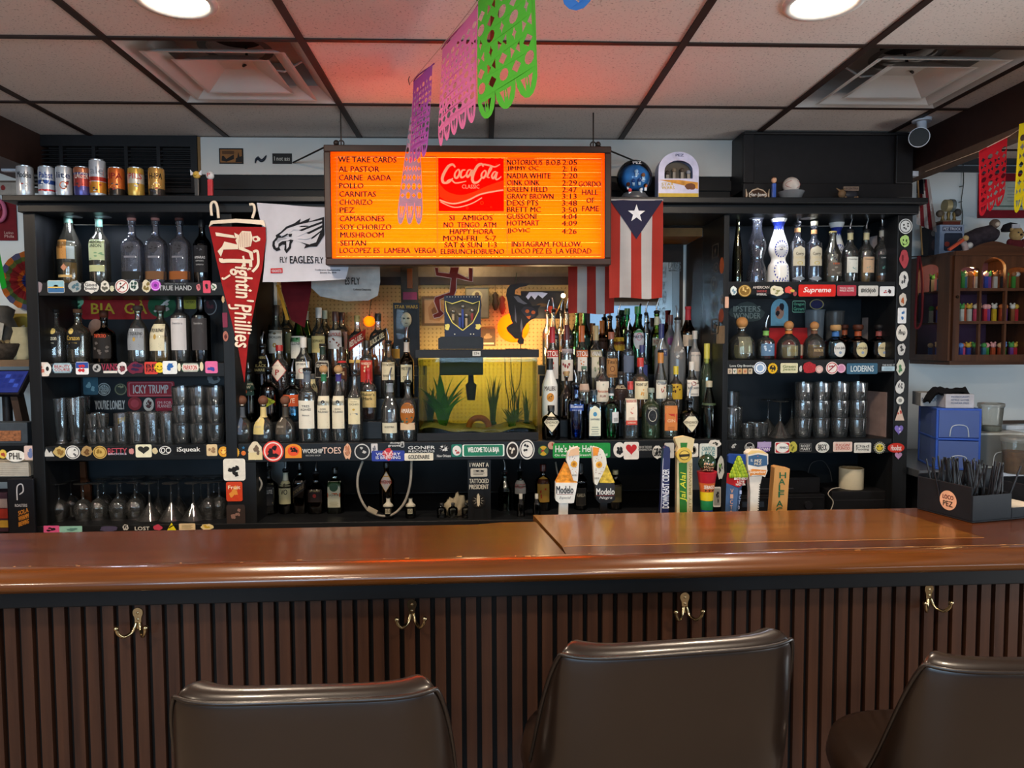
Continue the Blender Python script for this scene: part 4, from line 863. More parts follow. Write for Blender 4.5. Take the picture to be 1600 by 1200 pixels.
def banners():
 A=P(640,133,2.66);B=P(757,-12,1.90);d=B-A;t=thing('banner_string',A,'thin string carrying the cut-paper banners from the sign towards the camera','string')
 C=A+d*1.9;C.z=CEIL-.01;mb=MB();pts=[A-A,(B-A)-Vector((0,0,.0)),C-A];mb.tube([Vector(q)+Vector((0,0,.004))for q in smooth([tuple(q)for q in pts],6)],.0013,M('#b0a090',.7),5);mb.build('cord',t)
 mb=MB();mb.tube([(0,0,0),(-.004,.002,.02),(0,.0,CEIL-A.z)],.0016,M('#4a3a30',.5,.5),5);mb.build('hook_wire',t)
 def along(px,Y):return P(px,540-(FOC/Y)*(A.z-.006-EYE),Y)
 def hang(pxa,Ya,pxb,Yb,top_a,top_b,bot,c,lab,seed,**k):
  a=P(pxa,top_a,Ya);b=P(pxb,top_b,Yb);W=math.hypot(b.x-a.x,b.y-a.y);H=a.z-P(pxa,bot,Ya).z
  return papel('paper_banner',a,W,H,math.atan2(b.y-a.y,b.x-a.x),c,lab,seed,slope=(b.z-a.z)/W,**k)
 hang(646,2.62,676,2.36,128,100,262,'#8f4f9c','purple cut-paper banner on the string, second from the sign end',3,sc=4,holes=(6,10))
 hang(692,2.28,746,1.98,78,8,238,'#c06a98','pink cut-paper banner on the string, between the purple and the green banners',4,sc=5,holes=(7,9))
 hang(748,1.95,832,1.58,2,-95,198,'#4fa83a','bright green cut-paper banner, largest and nearest on the string',5,sc=3,holes=(5,6))
 hang(868,1.45,915,1.25,-170,-240,34,'#3a72c4','blue paper banner whose tip shows at the top edge of the photo',6,sc=1,holes=(3,5))
 a=P(634,146,2.66);b=P(668,146,2.62);t=papel('paper_banner',(a.x-.008,2.68,a.z),.085,.48,.12,'#8d97b4','greyish blue cut-paper banner, lowest on the string, overlapping the menu sign',8,sc=3,holes=(4,10),sway=.01)
 for ch in t.children: # gathered at the top, spreading below
  if ch.name.startswith('cut_sheet'):
   for v in ch.data.vertices:k=min(1,-v.co.z/.48);q=.22+1.0*k;v.co.x=.042+(v.co.x-.042)*q*1.0-.030*k
  else:
   for v in ch.data.vertices:v.co.x=.042+(v.co.x-.042)*.22
 Y=2.55;a=P(1529,238,Y);b=P(1581,212,Y);W=b.x-a.x;H=a.z-P(1529,345,Y).z
 papel('paper_banner',a,W,H,.15,'#c02430','red cut-paper banner hanging below the beam in front of the framed certificate',11,sc=3,holes=(4,7),slope=(b.z-a.z)/W,grp='cut-paper banners under the beam',mix=.4)
 a=P(1592,196,2.42);papel('paper_banner',a,.13,P(1592,196,2.42).z-P(1592,338,2.42).z,.2,'#d8c020','yellow cut-paper banner cut off by the right edge of the photo',12,sc=3,holes=(4,7),slope=.3,grp='cut-paper banners under the beam',mix=.4)
 t=thing('banner_string',P(1529,238,Y),'string under the beam carrying the red and yellow banners','string');mb=MB();o=P(1529,238,Y);q=P(1640,170,2.30);s=P(1446,268,2.95)
 mb.tube([s-o,Vector((0,0,.003)),P(1581,212,Y)-o+Vector((0,.008,.003)),q-o],.0013,M('#b0a090',.7),5);mb.build('cord',t)
banners()
# ================================================================ bottles
PROF={ # (height share, radius share) from base to lip
'std':[(0,.90),(.015,1),(.58,1),(.64,.95),(.69,.78),(.74,.52),(.79,.38),(.86,.33),(.96,.32),(.962,.38),(1,.38)],
'tall':[(0,.92),(.015,1),(.64,1),(.68,.93),(.72,.72),(.76,.48),(.80,.38),(.88,.35),(.96,.34),(.962,.42),(1,.42)],
'sharp':[(0,.94),(.015,1),(.66,1),(.70,.97),(.725,.80),(.745,.48),(.78,.38),(.96,.36),(.962,.42),(1,.42)],
'wine':[(0,.92),(.015,1),(.60,1),(.66,.92),(.73,.62),(.79,.42),(.86,.37),(.95,.36),(.955,.42),(1,.42)],
'slope':[(0,.95),(.015,1),(.50,1),(.60,.90),(.72,.60),(.82,.40),(.92,.34),(.96,.34),(.965,.40),(1,.40)],
'round':[(0,.80),(.02,.92),(.18,1),(.40,1),(.54,.90),(.66,.62),(.73,.36),(.79,.26),(.95,.25),(.955,.30),(1,.30)],
'bulb':[(0,.88),(.02,.95),(.20,1),(.34,.98),(.46,.88),(.56,.66),(.64,.40),(.70,.27),(.95,.24),(.955,.30),(1,.30)],
'squat':[(0,.94),(.02,1),(.52,1),(.62,.97),(.69,.80),(.74,.46),(.80,.32),(.95,.30),(.955,.36),(1,.36)],
'patron':[(0,.95),(.02,1),(.42,1),(.56,.94),(.68,.76),(.77,.52),(.83,.34),(.88,.28),(.96,.28),(.965,.34),(1,.34)],
'cone':[(0,1),(.02,1),(.52,1),(.56,.94),(.68,.70),(.80,.46),(.88,.34),(.96,.32),(.965,.40),(1,.40)],
'jug':[(0,.85),(.02,.95),(.30,1),(.48,.98),(.60,.80),(.70,.50),(.77,.30),(.95,.26),(.955,.34),(1,.34)],
'thin':[(0,.95),(.02,1),(.40,.92),(.62,.62),(.80,.40),(.97,.32),(1,.34)],
'grip':[(0,1),(.03,1.02),(.18,.95),(.30,.72),(.34,.66),(.40,.70),(.50,.88),(.60,.86),(.72,.58),(.82,.46),(.88,.46),(.93,.62),(.97,.82),(1,.86)],
'talon':[(0,1),(.02,1),(.24,.92),(.30,.74),(.34,.64),(.38,.66),(.46,.84),(.54,.86),(.64,.70),(.76,.46),(.84,.40),(.88,.50),(.94,.72),(1,.80)],
}
GLS={'clr':('#f6fafa',.022),'grn':('#2f9a4a',0),'dkg':('#10301a',0),'brn':('#3a1a08',0),'blk':('#0a0a0c',0),'blu':('#1a3f9c',0),'aqua':('#7fc0dc',0),'frost':('#c8ccd0',.35),'wht':('#eceae4',1),'pgr':('#b8d8b0',.04),'ygr':('#8fae2c',0),'smoke':('#9aa2a8',0),'olive':('#4a4410',0),'pale':('#f0ecdc',.022),'lav':('#dce2f6',.035)}
LIQ={'amb':'#e08a30','gold':'#f0c878','clr':'#f2f6f4','drk':'#7a3208','red':'#8a2010','grn':'#2a8a4a','yel':'#f2e0a0','brn':'#4a1e08'}
def interp(pr,q):
 for(a,r0),(b,r1) in zip(pr,pr[1:]):
  if a<=q<=b:return r0+(r1-r0)*((q-a)/(b-a)if b>a else 0)
 return pr[-1][1]
def bottle(row,px,top,hw,kind,glass,liq,caps,labels,desc,dy=0.,sq=2.,dep=1.,grp=None,name='liquor_bottle'):
 Y,z0=ROWS[row]if not isinstance(row,tuple)else row
 Y+=dy;b=P(px,600,Y);H=P(px,top,Y).z-z0;R=hw*Y/FOC*1.0;pr=PROF[kind]
 t=thing(name,(b.x,Y,z0),desc,'bottle',grp)
 n=sq;d=dep
 smo=[pr[0]]+[(q,r)for q,r in smooth(pr,3)if pr[0][0]<q<pr[-1][0]]+[pr[-1]]
 smo=sorted(smo,key=lambda a:a[0])
 out_=[(q*H,r*R)for q,r in smo];wall=min(.0028,R*.12)
 gm,frost=GLS[glass]
 opaque=glass=='wht'
 gmat=M(gm,.25,0,.03,8,.3)if opaque else GL(gm,.03 if frost<.1 else .25,frost,4,1.7)
 sg=28
 mb=MB();mb.lathe(out_,gmat,sg,n,d,close=False);
 mb.add([(math.cos(2*PI*k/sg)*0,0,0)for k in range(1)],[],gmat)
 ring=lambda z,r:[(x,y,z)for x,y in [((math.cos(2*PI*(k+.5)/sg)if n==2 else math.copysign(abs(math.cos(2*PI*(k+.5)/sg))**(2/n),math.cos(2*PI*(k+.5)/sg)))*r,(math.sin(2*PI*(k+.5)/sg)if n==2 else math.copysign(abs(math.sin(2*PI*(k+.5)/sg))**(2/n),math.sin(2*PI*(k+.5)/sg)))*r*d)for k in range(sg)]]
 mb.add(ring(0,out_[0][1]),[tuple(reversed(range(sg)))],gmat)
 if not opaque:
  inn=[(max(z,.006),r-wall)for z,r in out_ if r-wall>.002];zs=0
  inn=[(.006,inn[0][1]*.96)]+[q for q in inn if q[0]>.0065]
  k0=len(mb.v);mb.lathe(inn,gmat,sg,n,d,close=False)
  nf=sg*(len(inn)-1)
  for i in range(len(mb.f)-nf,len(mb.f)):mb.f[i]=mb.f[i][::-1]
  mb.add(ring(.006,inn[0][1]),[tuple(range(sg))],gmat)
 mb.build('glass',t)
 if liq:
  c,fill=liq;lv=H*fill
  L=[(z,r-.0008)for z,r in inn if z<lv]
  L=[(.0068,L[0][1])]+[q for q in L if q[0]>.007]+[(lv,max(.003,interp(pr,fill)*R-wall-.0008))]
  mb=MB();mb.lathe(L,LQ(LIQ[c]),sg,n,d);mb.build('liquid',t)
 def surf(off):
  def f(u,v):
   r=interp(pr,max(0,min(1,v/H)))*R+off
   if n==2 and d==1:return(r*math.sin(u/r),-r*math.cos(u/r),v)
   x=max(-.985,min(.985,u/r));return(u,-(r*d+off*(1-d))*(1-abs(x)**n)**(1/n),v)
  return f
 for lb in labels or[]:
  y0,y1,lw,shape,col=lb[:5];texts=lb[5]if len(lb)>5 else[];rim=lb[6]if len(lb)>6 else None;offx=lb[7]if len(lb)>7 else 0
  zt=P(px,y0,Y-R).z-z0;zb=P(px,y1,Y-R).z-z0;zt=min(zt,H*.995);zb=max(zb,.002)
  W=2*lw*(Y-R)/FOC;Hh=zt-zb;f1=surf(.0007);mt=M(col,.6,0,.04,20)if isinstance(col,str)else col
  ox=offx*(Y-R)/FOC
  def ext(s):
   a=2*s-1
   if shape=='r':return 1
   if shape in ('c','o'):return math.sqrt(max(0,1-a*a))
   if shape=='d':return max(.03,1-abs(a))
   if shape=='a':return 1 if s<.72 else math.sqrt(max(0,1-((s-.72)/.28)**2))or .02
   if shape=='h':return max(.03,1-max(0,abs(a)-.1)/.9)
   return 1
  def patch(mb,f,mt,kx=1,ky=1):
   N,K=10,10;vs=[];fs=[]
   for i in range(N+1):
    s=i/N
    if shape in ('c','o'):s=.5-.5*math.cos(PI*s)
    e=ext(s)*W/2*kx
    for k in range(K+1):
     uu=-e+2*e*k/K;sk=(uu/W)*Hh*.55 if shape=='s' else 0
     vs.append(f(ox+uu,zb+Hh*.5+(s-.5)*Hh*ky*(.55 if shape=='s' else 1)+sk))
   for i in range(N):
    for k in range(K):fs.append((i*(K+1)+k,i*(K+1)+k+1,(i+1)*(K+1)+k+1,(i+1)*(K+1)+k))
   mb.add(vs,fs,mt,True)
  mb=MB();patch(mb,f1,mt)
  if rim:patch(mb,surf(.0010),M(rim,.6,0,.04,20),.90,.93)
  f2=surf(.0014)
  for tx in texts:
   s,a,h,c=tx[:4];wf=tx[4]if len(tx)>4 else .8;bo=tx[5]if len(tx)>5 else .02
   u0,v0,ww,hh=ox-W/2*wf,zb+Hh*(a-h/2),W*wf,Hh*h
   cm=M(c,.6,0,0)
   if s=='#bar':mb.flat([[(u0,v0),(u0+ww/3,v0),(u0+2*ww/3,v0),(u0+ww,v0),(u0+ww,v0+hh),(u0+2*ww/3,v0+hh),(u0+ww/3,v0+hh),(u0,v0+hh)]],f2,cm)
   elif s=='#dot':mb.flat([ell(ox,v0+hh/2,ww/2,hh/2,16)],f2,cm)
   elif s=='#lines':
    for q in range(4):mb.flat([[(u0+ww*.1*(q%2),v0+hh*q/4),(u0+ww*(1-.1*(q%2)),v0+hh*q/4),(u0+ww*(1-.1*(q%2)),v0+hh*(q/4+.08)),(u0+ww*.1*(q%2),v0+hh*(q/4+.08))]],f2,cm)
   elif s=='#art':rg=random.Random(px);[mb.flat([blob(u0+ww*rg.random(),v0+hh*rg.random(),ww*.3,hh*.3,rg,10,.5)],f2,cm)for _ in range(6)]
   elif shape=='s':mb.text(s,lambda u,v:f2(u,v+(u/W)*Hh*.55),u0,zb+Hh*(.5+(a-.5)*.55-h*.275),ww,Hh*h*.55,cm,bo)
   else:mb.text(s,f2,u0,v0,ww,hh,cm,bo)
  mb.build('label',t)
 nr=pr[-1][1]*R
 for cp in caps:
  p_=cp.split(':');k=p_[0];c=p_[1]if len(p_)>1 else '#222'
  mb=MB();nm='cap'
  if k=='cap':h=float(p_[2])if len(p_)>2 else .10;mb.lathe([(H*(1-h),nr*1.06),(H*1.004,nr*1.08),(H*1.012,nr*1.0)],M(c,.35,0,.06),20);
  elif k=='foil':
   a,b_=float(p_[2]),float(p_[3]);nm='neck_wrap';pts=[(q*H,interp(pr,q)*R+.0009)for q in [a+(b_-a)*i/8 for i in range(9)]];mb.lathe(pts,M(c,.4,0,.06),20,n,d,close=b_>.99)
  elif k=='ball':nm='stopper';r=float(p_[2])*R if len(p_)>2 else R*.42;mb.lathe([(H*.97,nr*.8),(H+.003,nr*.8)],M('#c8a878',.7),14);mb.ball((0,0,H+r*.86),r,M(c,.55,0,.15,40),18,11)
  elif k=='knob':nm='stopper';r=nr*1.35;mb.lathe([(H+.0005,nr*.9),(H+.004,r),(H+r*.9,r*1.04),(H+r*1.15,r*.9)],M(c,.5,0,.12,30),20)
  elif k=='cork':nm='stopper';r=nr*1.05;hh=float(p_[2])if len(p_)>2 else .022;mb.lathe([(H+.0003,r*.85),(H+.002,r),(H+hh,r*1.02),(H+hh+.001,r*.92)],M(c,.6,0,.1,30),18)
  elif k=='spout':
   nm='pour_spout';mb.lathe([(H-.006,nr*.85),(H+.0006,nr*.85),(H+.001,nr*1.15),(H+.010,nr*1.05),(H+.013,nr*.6)],M('#1a1a1c',.4),16)
   s=-1 if(px*7)%5<2 else 1;pts=[(0,0,H+.012),(0,0,H+.030),(s*.004,-.002,H+.050),(s*.010,-.005,H+.068)]
   mb.tube(smooth(pts,3),[.0052-.0024*i/9 for i in range(10)],M(c if len(p_)>1 else '#b8b8ba',.2,1,.03),8)
  elif k=='wax':
   nm='wax_seal';mb.lathe([(q*H,interp(pr,q)*R+.0016)for q in [.80,.84,.88,.92,.96,1.0]]+[(H+.004,nr*.9)],M(c,.35),20,close=True)
   rg=random.Random(1)
   for i in range(7):a=2*PI*i/7;z=H*(.80-.13*rg.random());q=[(x/1.0)for x in (0,.33,.66,1)];mb.tube([((interp(pr,(H*.81+(z-H*.81)*w_)/H)*R+.001)*math.cos(a),(interp(pr,(H*.81+(z-H*.81)*w_)/H)*R+.001)*math.sin(a),H*.81+(z-H*.81)*w_)for w_ in q],.0034,M(c,.35),6)
  elif k=='horn':nm='stopper';mb.lathe([(H*.985,nr*.9),(H+.001,nr*1.0),(H+.010,nr*1.06),(H+.013,nr*.9)],M(c,.4),24)
  elif k=='tag':nm='neck_tag';mb.flat([[(-.004,H*.80),(.012,H*.72),(.016,H*.80),(.003,H*.92)]],lambda u,v:(u+.004,-R*.5,v),M(c,.6),back=lambda u,v:(u+.004,-R*.5+.001,v))
  mb.build(nm,t)
 return t
K='#1c1a18';W_='#d9d3c2';CR='#d8cba4'
def bottles():
 B=bottle
 g='bottles on the top left shelf'
 B('T',76,322,15.5,'slope','pale',('gold',.32),['cork:#b8b49a:.012','tag:#8fa890'],[(374,404,11,'r','#c9a24a',[('Mezcal',.6,.18,'#8a6a20',.5),('#lines',.3,.25,'#a8823a',.5)]),(429,433,11,'r','#c9a468')],'yellow-labelled bottle of golden spirit with a green neck tag, first on the top left shelf',grp=g)
 B('T',116,333,16.5,'slope','pale',('gold',.30),['cork:#bcd0a0:.014','foil:#3f5a50:.86:.97'],[(374,404,10,'r','#c08a4a',[('#lines',.35,.3,'#8a5a2a',.6),('Mezcal',.65,.2,'#7a4a20',.5)],None,-6),(376,404,5.5,'r','#8f9a98',[],None,10),(412,423,5,'d','#c88a6a'),(429,433,11,'r','#c9a468')],'bottle with orange label, pale green cork and amber liquid, second on the top left shelf',grp=g)
 B('T',163,340,14.5,'std','pale',('clr',.45),['cork:#d0c8a8:.016','foil:#4a6a60:.86:.97'],[(374,406,13.5,'r','#b9c49a',[('MEZCAL',.88,.14,'#2c3a2c',.7,.04),('UNION',.70,.16,'#2c3a2c',.7,.04),('#art',.2,.3,'#7aa07a',.8)]),(414,424,13,'r','#b8bc8c',[('#lines',.4,.4,'#7a8050',.6)])],'clear bottle with pale green landscape label and cream cork, third on the top left shelf',grp=g)
 for px,band,k,lab in ((214,'#20201e','#b07a72','clear arched bottle with a black base band, left of the three alike'),(250.5,'#6e4c30','#b07a72','clear arched bottle with a brown base band, middle of the three alike'),(287.5,'#8a4f22','#5a3832','clear arched bottle with an orange-brown base band, right of the three alike')):
  B('T',px,345,16,'squat','lav',None,['cork:%s:.018'%k],[(423,436,16,'r',band),(376,394,7,'o','#3a3a40',[('#art',.45,.4,'#1a1a1c',.8)]),(399,402,8,'r','#74747c')],lab,grp=g,dep=.72,sq=2.8)
 B('T',322,345,13,'std','smoke',None,['cap:#1a1a1c'],[(383,425,12,'r','#16161a',[('#art',.8,.18,'#5a5a62',.3),('AMARAS',.55,.10,'#c8c8c8',.7),('ESPADIN',.42,.05,'#b8b8b8',.5),('CUPREATA',.28,.05,'#b8b8b8',.5)])],'slim clear bottle with a black label, last on the top left shelf beside the pennant',grp=g)
 g='bottles on the second left shelf'
 for px,tc,c,lab in ((90,'#1c1a1a','#d8d2b8','bottle with black disc label and black stopper, first on the second left shelf'),(125.5,'#6a4a34','#c8a850','bottle with a black disc label, gold script and brown stopper on the second left shelf')):
  B('S',px,489,16.5,'squat','pale' if px>100 else 'clr',('clr',.35),['cork:%s:.016'%tc],[(513,546,12,'o','#121214',[('Corazon',.55,.22,c,.8),('#bar',.3,.03,c,.5)]),(513,522,4,'c','#d8c070',[],None,4 if px<100 else-3)],lab,grp=g)
 B('S',166,496,16,'squat','brn',None,['cork:#3a1c10:.030'],[(520,560,15.5,'r','#1e1a18',[('#art',.35,.5,'#5a5450',.8),('TAPATIO',.88,.14,'#c04a2a',.6,.04)])],'dark bottle with a tall brown neck and black label, third on the second left shelf',grp=g)
 B('S',219,486,15.5,'patron','clr',('clr',.30),['knob:#4a3c34'],[(513,547,14,'r','#8f959b',[('EL TEQUILENO',.75,.16,'#2a2c30',.85,.03),('#dot',.5,.2,'#b0904a',.15),('#lines',.2,.2,'#4a4c50',.6)])],'clear bottle with a grey label and dark wooden stopper, beside the cream labelled one',grp=g)
 B('S',254,486,16,'patron','pale',('gold',.50),['knob:#4a3c34'],[(506,548,14,'r','#d4cdb0',[('EL TEQUILENO',.75,.15,'#2a2c30',.85,.03),('#dot',.52,.2,'#b0904a',.15),('#lines',.2,.2,'#6a6450',.6)],None,-3)],'golden bottle with a cream label and dark wooden stopper on the second left shelf',grp=g)
 B('S',285,462,14,'tall','clr',('clr',.22),[],[(497,547,13.4,'r','#c9c6c6',[('Siembra',.84,.06,'#6a6a70',.6),('#lines',.62,.14,'#8a8a90',.6)])],'tall clear bottle with a plain white label on the second left shelf',grp=g)
 B('S',317,462,14,'tall','smoke',('clr',.22),[],[(497,547,13.4,'r','#3c3a3c',[('Siembra',.84,.06,'#a8a8a8',.5),('#lines',.62,.12,'#7a7a7a',.6)])],'tall smoky bottle with a dark grey label, last on the second left shelf',grp=g)
 # ---- whiskey side of the centre shelf
 g='bottles left of the aquarium'
 for px,lc,nk,lab in ((377,'#4c5a70','#4a5058','round bottle with blue label and brown ball stopper, far left of the front row'),(410.5,'#cbb978','#c8b47a','round bottle with yellow label and brown ball stopper, between the blue and grey labelled ones'),(445,'#4a443c','#3a3630','round bottle with dark label and brown ball stopper, third in the front row')):
  B(1,px,632,16.3,'bulb','clr',('clr',.42),['ball:#6a4433:.46','foil:%s:.66:.94'%nk],[(652,679,9.5,'a',lc,[('7',.82,.22,'#e0dcd0',.25,.04),('LEGUAS',.45,.12,'#b0a898',.6),('#lines',.2,.18,'#9a927f',.6)],None,-5)],lab,grp=g)
 B(1,480,579,14.2,'tall','clr',('clr',.30),['spout','foil:#5a6470:.84:.99'],[(626,670,13.8,'r','#d6d2c4',[('TRES',.80,.08,'#3a3a44',.45),('AGAVES',.68,.08,'#3a3a44',.6),('#lines',.22,.12,'#9a968a',.6),('Blanco',.48,.06,'#6a6a6a',.4)])],'tall bottle with white label, grey neck foil and pour spout in the front row',grp=g)
 for px,bc,lab in ((506,'#2a6a48','slim bottle with cream label and a green neck band, front row'),(529,'#3a3070','slim bottle with cream label and a purple neck band, front row')):
  B(1,px,583,11.2,'slope','clr',('clr',.26),['ball:#a8845a:.60','foil:%s:.88:.985'%bc],[(619,670,10.9,'r','#d4ccb4',[('#dot',.82,.10,'#26262e',.28),('DON',.60,.05,'#3a3a44',.4),('FULANO',.52,.06,'#3a3a44',.75),('#lines',.12,.25,'#8a8474',.8)])],lab,grp=g)
 B(1,554,582,11.8,'std','clr',('clr',.26),['spout'],[(622,663,10.2,'r','#d4c9a4',[('TEQUILA',.86,.05,'#8a8470',.5),('OCHO',.76,.07,'#4a4a44',.75),('#dot',.56,.08,'#b09040',.2),('#bar',.38,.06,'#3c5a78',.6),('#lines',.1,.12,'#9a927a',.6)])],'slim bottle with cream label and silver pour spout, right end of that front row',grp=g)
 B(1,609,598,13.6,'slope','clr',('clr',.34),['spout','foil:#7a828a:.84:.99'],[(661,677,13,'r','#c9c4ac',[('NUESTRA',.6,.18,'#4a4640',.6),('#lines',.2,.2,'#8a8674',.6)])],'half empty clear bottle with a low white label, standing alone left of the orange one',grp=g)
 B(1,637,598,13.6,'std','clr',None,['spout'],[(629,663,12.8,'o','#9a5a20',[('AMARAS',.62,.20,'#e8e2d4',.8),('#art',.2,.25,'#2f5a54',.6)]),(661,672,13,'r','#cdb494',[('#bar',.8,.2,'#9a4a30',1)])],'bottle with an orange and teal printed front, next to the aquarium',grp=g)
 B(2,388,580,13,'std','dkg',None,['spout'],[(597,618,12.8,'r','#1c3a30',[('TULLAMORE',.82,.16,'#d8cfae',.9,.03),('DEW',.60,.18,'#d8cfae',.5,.03),('#bar',.3,.25,'#a8502a',.12)])],'dark green whiskey bottle with pale lettering under the tip of the red pennant',grp=g)
 B(2,420,578,15,'squat','brn',None,['spout'],[(620,636,14,'h','#8a9a2a',[('RUSTIC',.5,.35,'#4a5a18',.7)])],'dark amber bottle with a lime green band label, second row left of the aquarium',grp=g)
 B(2,457,585,14,'squat','aqua',None,['spout'],[(617,635,13,'r','#c8542a',[('RYE',.5,.4,'#f0d8c0',.5)])],'faceted pale blue bottle with an orange label, second row left of the aquarium',grp=g,sq=2.6)
 B(2,489,585,10,'std','pale',('gold',.6),['cap:#3a3a38'],[(592,614,9.5,'r','#d8ca98',[('AXN',.5,.3,'#2a2620',.7,.05)])],'small golden bottle with cream label, peeking out behind the grey foil bottle',grp=g)
 B(2,576,577,12.2,'squat','clr',('drk',.62),['wax:#a8181c'],[(612,637,12,'r','#d6bc7c',[("Maker's",.82,.20,'#2a2018',.85),('Mark',.56,.20,'#2a2018',.6),('#lines',.15,.25,'#8a7440',.7)])],'whiskey bottle sealed with dripping red wax, cream label, left of the aquarium',grp=g,sq=3.2,dep=.8)
 B(3,411,541,13,'std','brn',None,['spout'],[(554,584,12.8,'r','#191512',[('JAMESON',.82,.16,'#cdb878',.9,.03),('&',.6,.12,'#cdb878',.2),('BLACK',.42,.14,'#cdb878',.7),('BARREL',.2,.14,'#cdb878',.8)])],'black-labelled whiskey bottle with gold letters, third row beside the red diamond label',grp=g)
 B(3,437.5,540,13.6,'std','clr',('drk',.58),['cap:#a02020'],[(562,596,15,'d','#b03028',[('POWERS',.62,.14,'#f0e4d0',.6),('P',.42,.24,'#a02020',.18,.05)],'#ded2c4')],'whiskey bottle with a red and white diamond label and red cap',grp=g)
 B(3,475,528,12.6,'std','clr',('amb',.55),['cap:#d0ccc4:.16'],[(565,592,12.4,'r','#e0d9ca',[('JIM BEAM',.84,.15,'#2a2420',.75,.03),('#dot',.48,.30,'#b03a30',.4),('#lines',.08,.2,'#8a7a6a',.7)])],'whiskey bottle with white label, red seal and a white cap, third row',grp=g)
 B(3,505,541,12.4,'std','clr',('amb',.58),['cork:#24221f:.012','foil:#2a3a30:.84:.99'],[(564,590,12,'r','#e6e0d2',[('OLD CROW',.72,.20,'#e0d8c8',.7,.03),('#lines',.2,.2,'#b8b0a0',.6)],'#1b1715')],'whiskey bottle with a black label edged in white, third row behind the green banded one',grp=g)
 B(3,535,543,9.5,'std','clr',('drk',.5),['cap:#1a1816','foil:#b03030:.70:.74'],[(575,592,9.2,'r','#4a2a1c',[('RYE',.5,.3,'#d8c8a0',.6)])],'small dark whiskey bottle with a thin red neck band, third row',grp=g)
 B(3,574,533,11,'tall','clr',('amb',.6),['cap:#1a1816:.12'],[(563,597,10.6,'r','#b8382c',[('#art',.5,.5,'#e4c8a0',.6),('WHISKEY',.85,.12,'#f0dcc0',.8)])],'whiskey bottle with a tall red label and black cap, behind the wax-sealed bottle',grp=g)
 B(3,608,536,12.6,'std','clr',('clr',.40),['spout'],[(566,594,11,'r','#d6c9a8',[('STOKING',.84,.12,'#4a4034',.85),('WHISKEY',.24,.14,'#4a4034',.8),('#lines',.5,.2,'#6a5a48',.5)])],'clear bottle with a cream square label and spout, third row under the hanging card',grp=g)
 B(3,636,532,11.4,'std','brn',None,['spout','foil:#c0b8b0:.80:.97'],[(570,597,9.8,'r','#cfc4a2',[('MISTER',.78,.18,'#3a3228',.85),('COLE',.24,.2,'#3a3228',.55),('#lines',.5,.14,'#7a6a54',.6)])],'dark brown bottle with a pale neck and cream label, touching the aquarium edge',grp=g)
 B(4,404,484,11.8,'wine','dkg',None,['cap:#16221a'],[(533,548,11.5,'r','#a8a698')],'nearly black tall bottle, far left of the top whiskey row beside the pennant',grp=g)
 B(4,434,478,12.4,'std','pale',('gold',.5),['cap:#3a2c22:.14'],[(516,552,12,'r','#d8d0be',[('MACALLAN',.70,.10,'#3a342c',.8),('#dot',.86,.1,'#6a5a40',.2),('#dot',.35,.2,'#b8903a',.25)])],'pale whisky bottle with large white label and brown cap, top row',grp=g)
 B(4,468.5,486,13,'slope','grn',None,['cap:#d4dad6:.15'],[(525,560,12.4,'r','#ddd8c8',[('#dot',.88,.08,'#3a4a3a',.15),('GLENFID',.66,.12,'#3a3a34',.85),('#lines',.3,.2,'#8a8474',.6)])],'bright green bottle with white label and white cap, top whiskey row',grp=g)
 B(4,500,482,12,'std','pale',('gold',.62),['cap:#d8d4cc:.14'],[(525,551,11.6,'r','#cdb878',[('DEWARS',.7,.18,'#4a3a1c',.8),('#lines',.3,.3,'#8a7238',.7)])],'pale gold whisky bottle with a yellow label and white cap, top row',grp=g)
 B(4,526,488,12.6,'std','clr',('amb',.42),['cap:#4a2a24:.14'],[(516,545,12,'r','#d2ccc4',[('FAMOUS',.78,.2,'#a83a30',.8),('#art',.35,.4,'#7a3a20',.6)])],'whisky bottle a third full of amber, red lettering on a pale label, top row',grp=g)
 B(4,560,494,13,'squat','clr',('amb',.44),['cap:#b09a5a:.10'],[(515,548,13,'s','#a8281f',[('RED LABEL',.5,.5,'#f0dcc0',.8,.03)]),(562,567,12,'r','#d8b060')],'square whisky bottle with a slanted red label, top row',grp=g,sq=4.5)
 B(4,592,491,13,'squat','clr',('amb',.44),['cap:#171513:.12'],[(513,546,13,'s','#191614',[('BLACK LABEL',.5,.5,'#e8d8b0',.85,.03)])],'square whisky bottle with a slanted black label and black cap, top row',grp=g,sq=4.5)
 B(5,418,485,10,'wine','grn',None,['cap:#1d3a28'],[(530,548,9.6,'r','#b8b8a0')],'green bottle half hidden at the back, left end of the top whiskey rows',grp=g)
 B(5,449,481,12,'std','pale',('yel',.5),['cap:#3a332c:.14'],[(520,552,11,'r','#8a8a68')],'yellowish bottle hidden behind the large white whisky label, back row',grp=g)
 B(5,480,487,10.8,'slope','grn',None,['cap:#b8c8c0:.15'],[(528,552,10,'r','#9ab09a')],'green bottle hidden behind the bright green one, back row',grp=g)
 B(5,509,486,10.8,'std','pale',('gold',.6),['cap:#c8d0b8:.14'],[(528,552,10,'r','#b8a468')],'pale bottle hidden behind the yellow labelled whisky, back row',grp=g)
 B(5,535.5,489,12,'std','clr',('amb',.45),['cap:#4a2a24:.14'],[(518,546,11,'r','#a88a84')],'amber bottle hidden behind the red lettered whisky, back row',grp=g)
 B(5,622,520,10,'std','clr',('amb',.7),['cap:#b07a30'],[(545,560,9,'r','#b8822c')],'amber bottle behind the cream square label, below the hanging card',grp=g)
 # ---- right of the aquarium
 g='bottles right of the aquarium'
 ty='#d8d0b4'
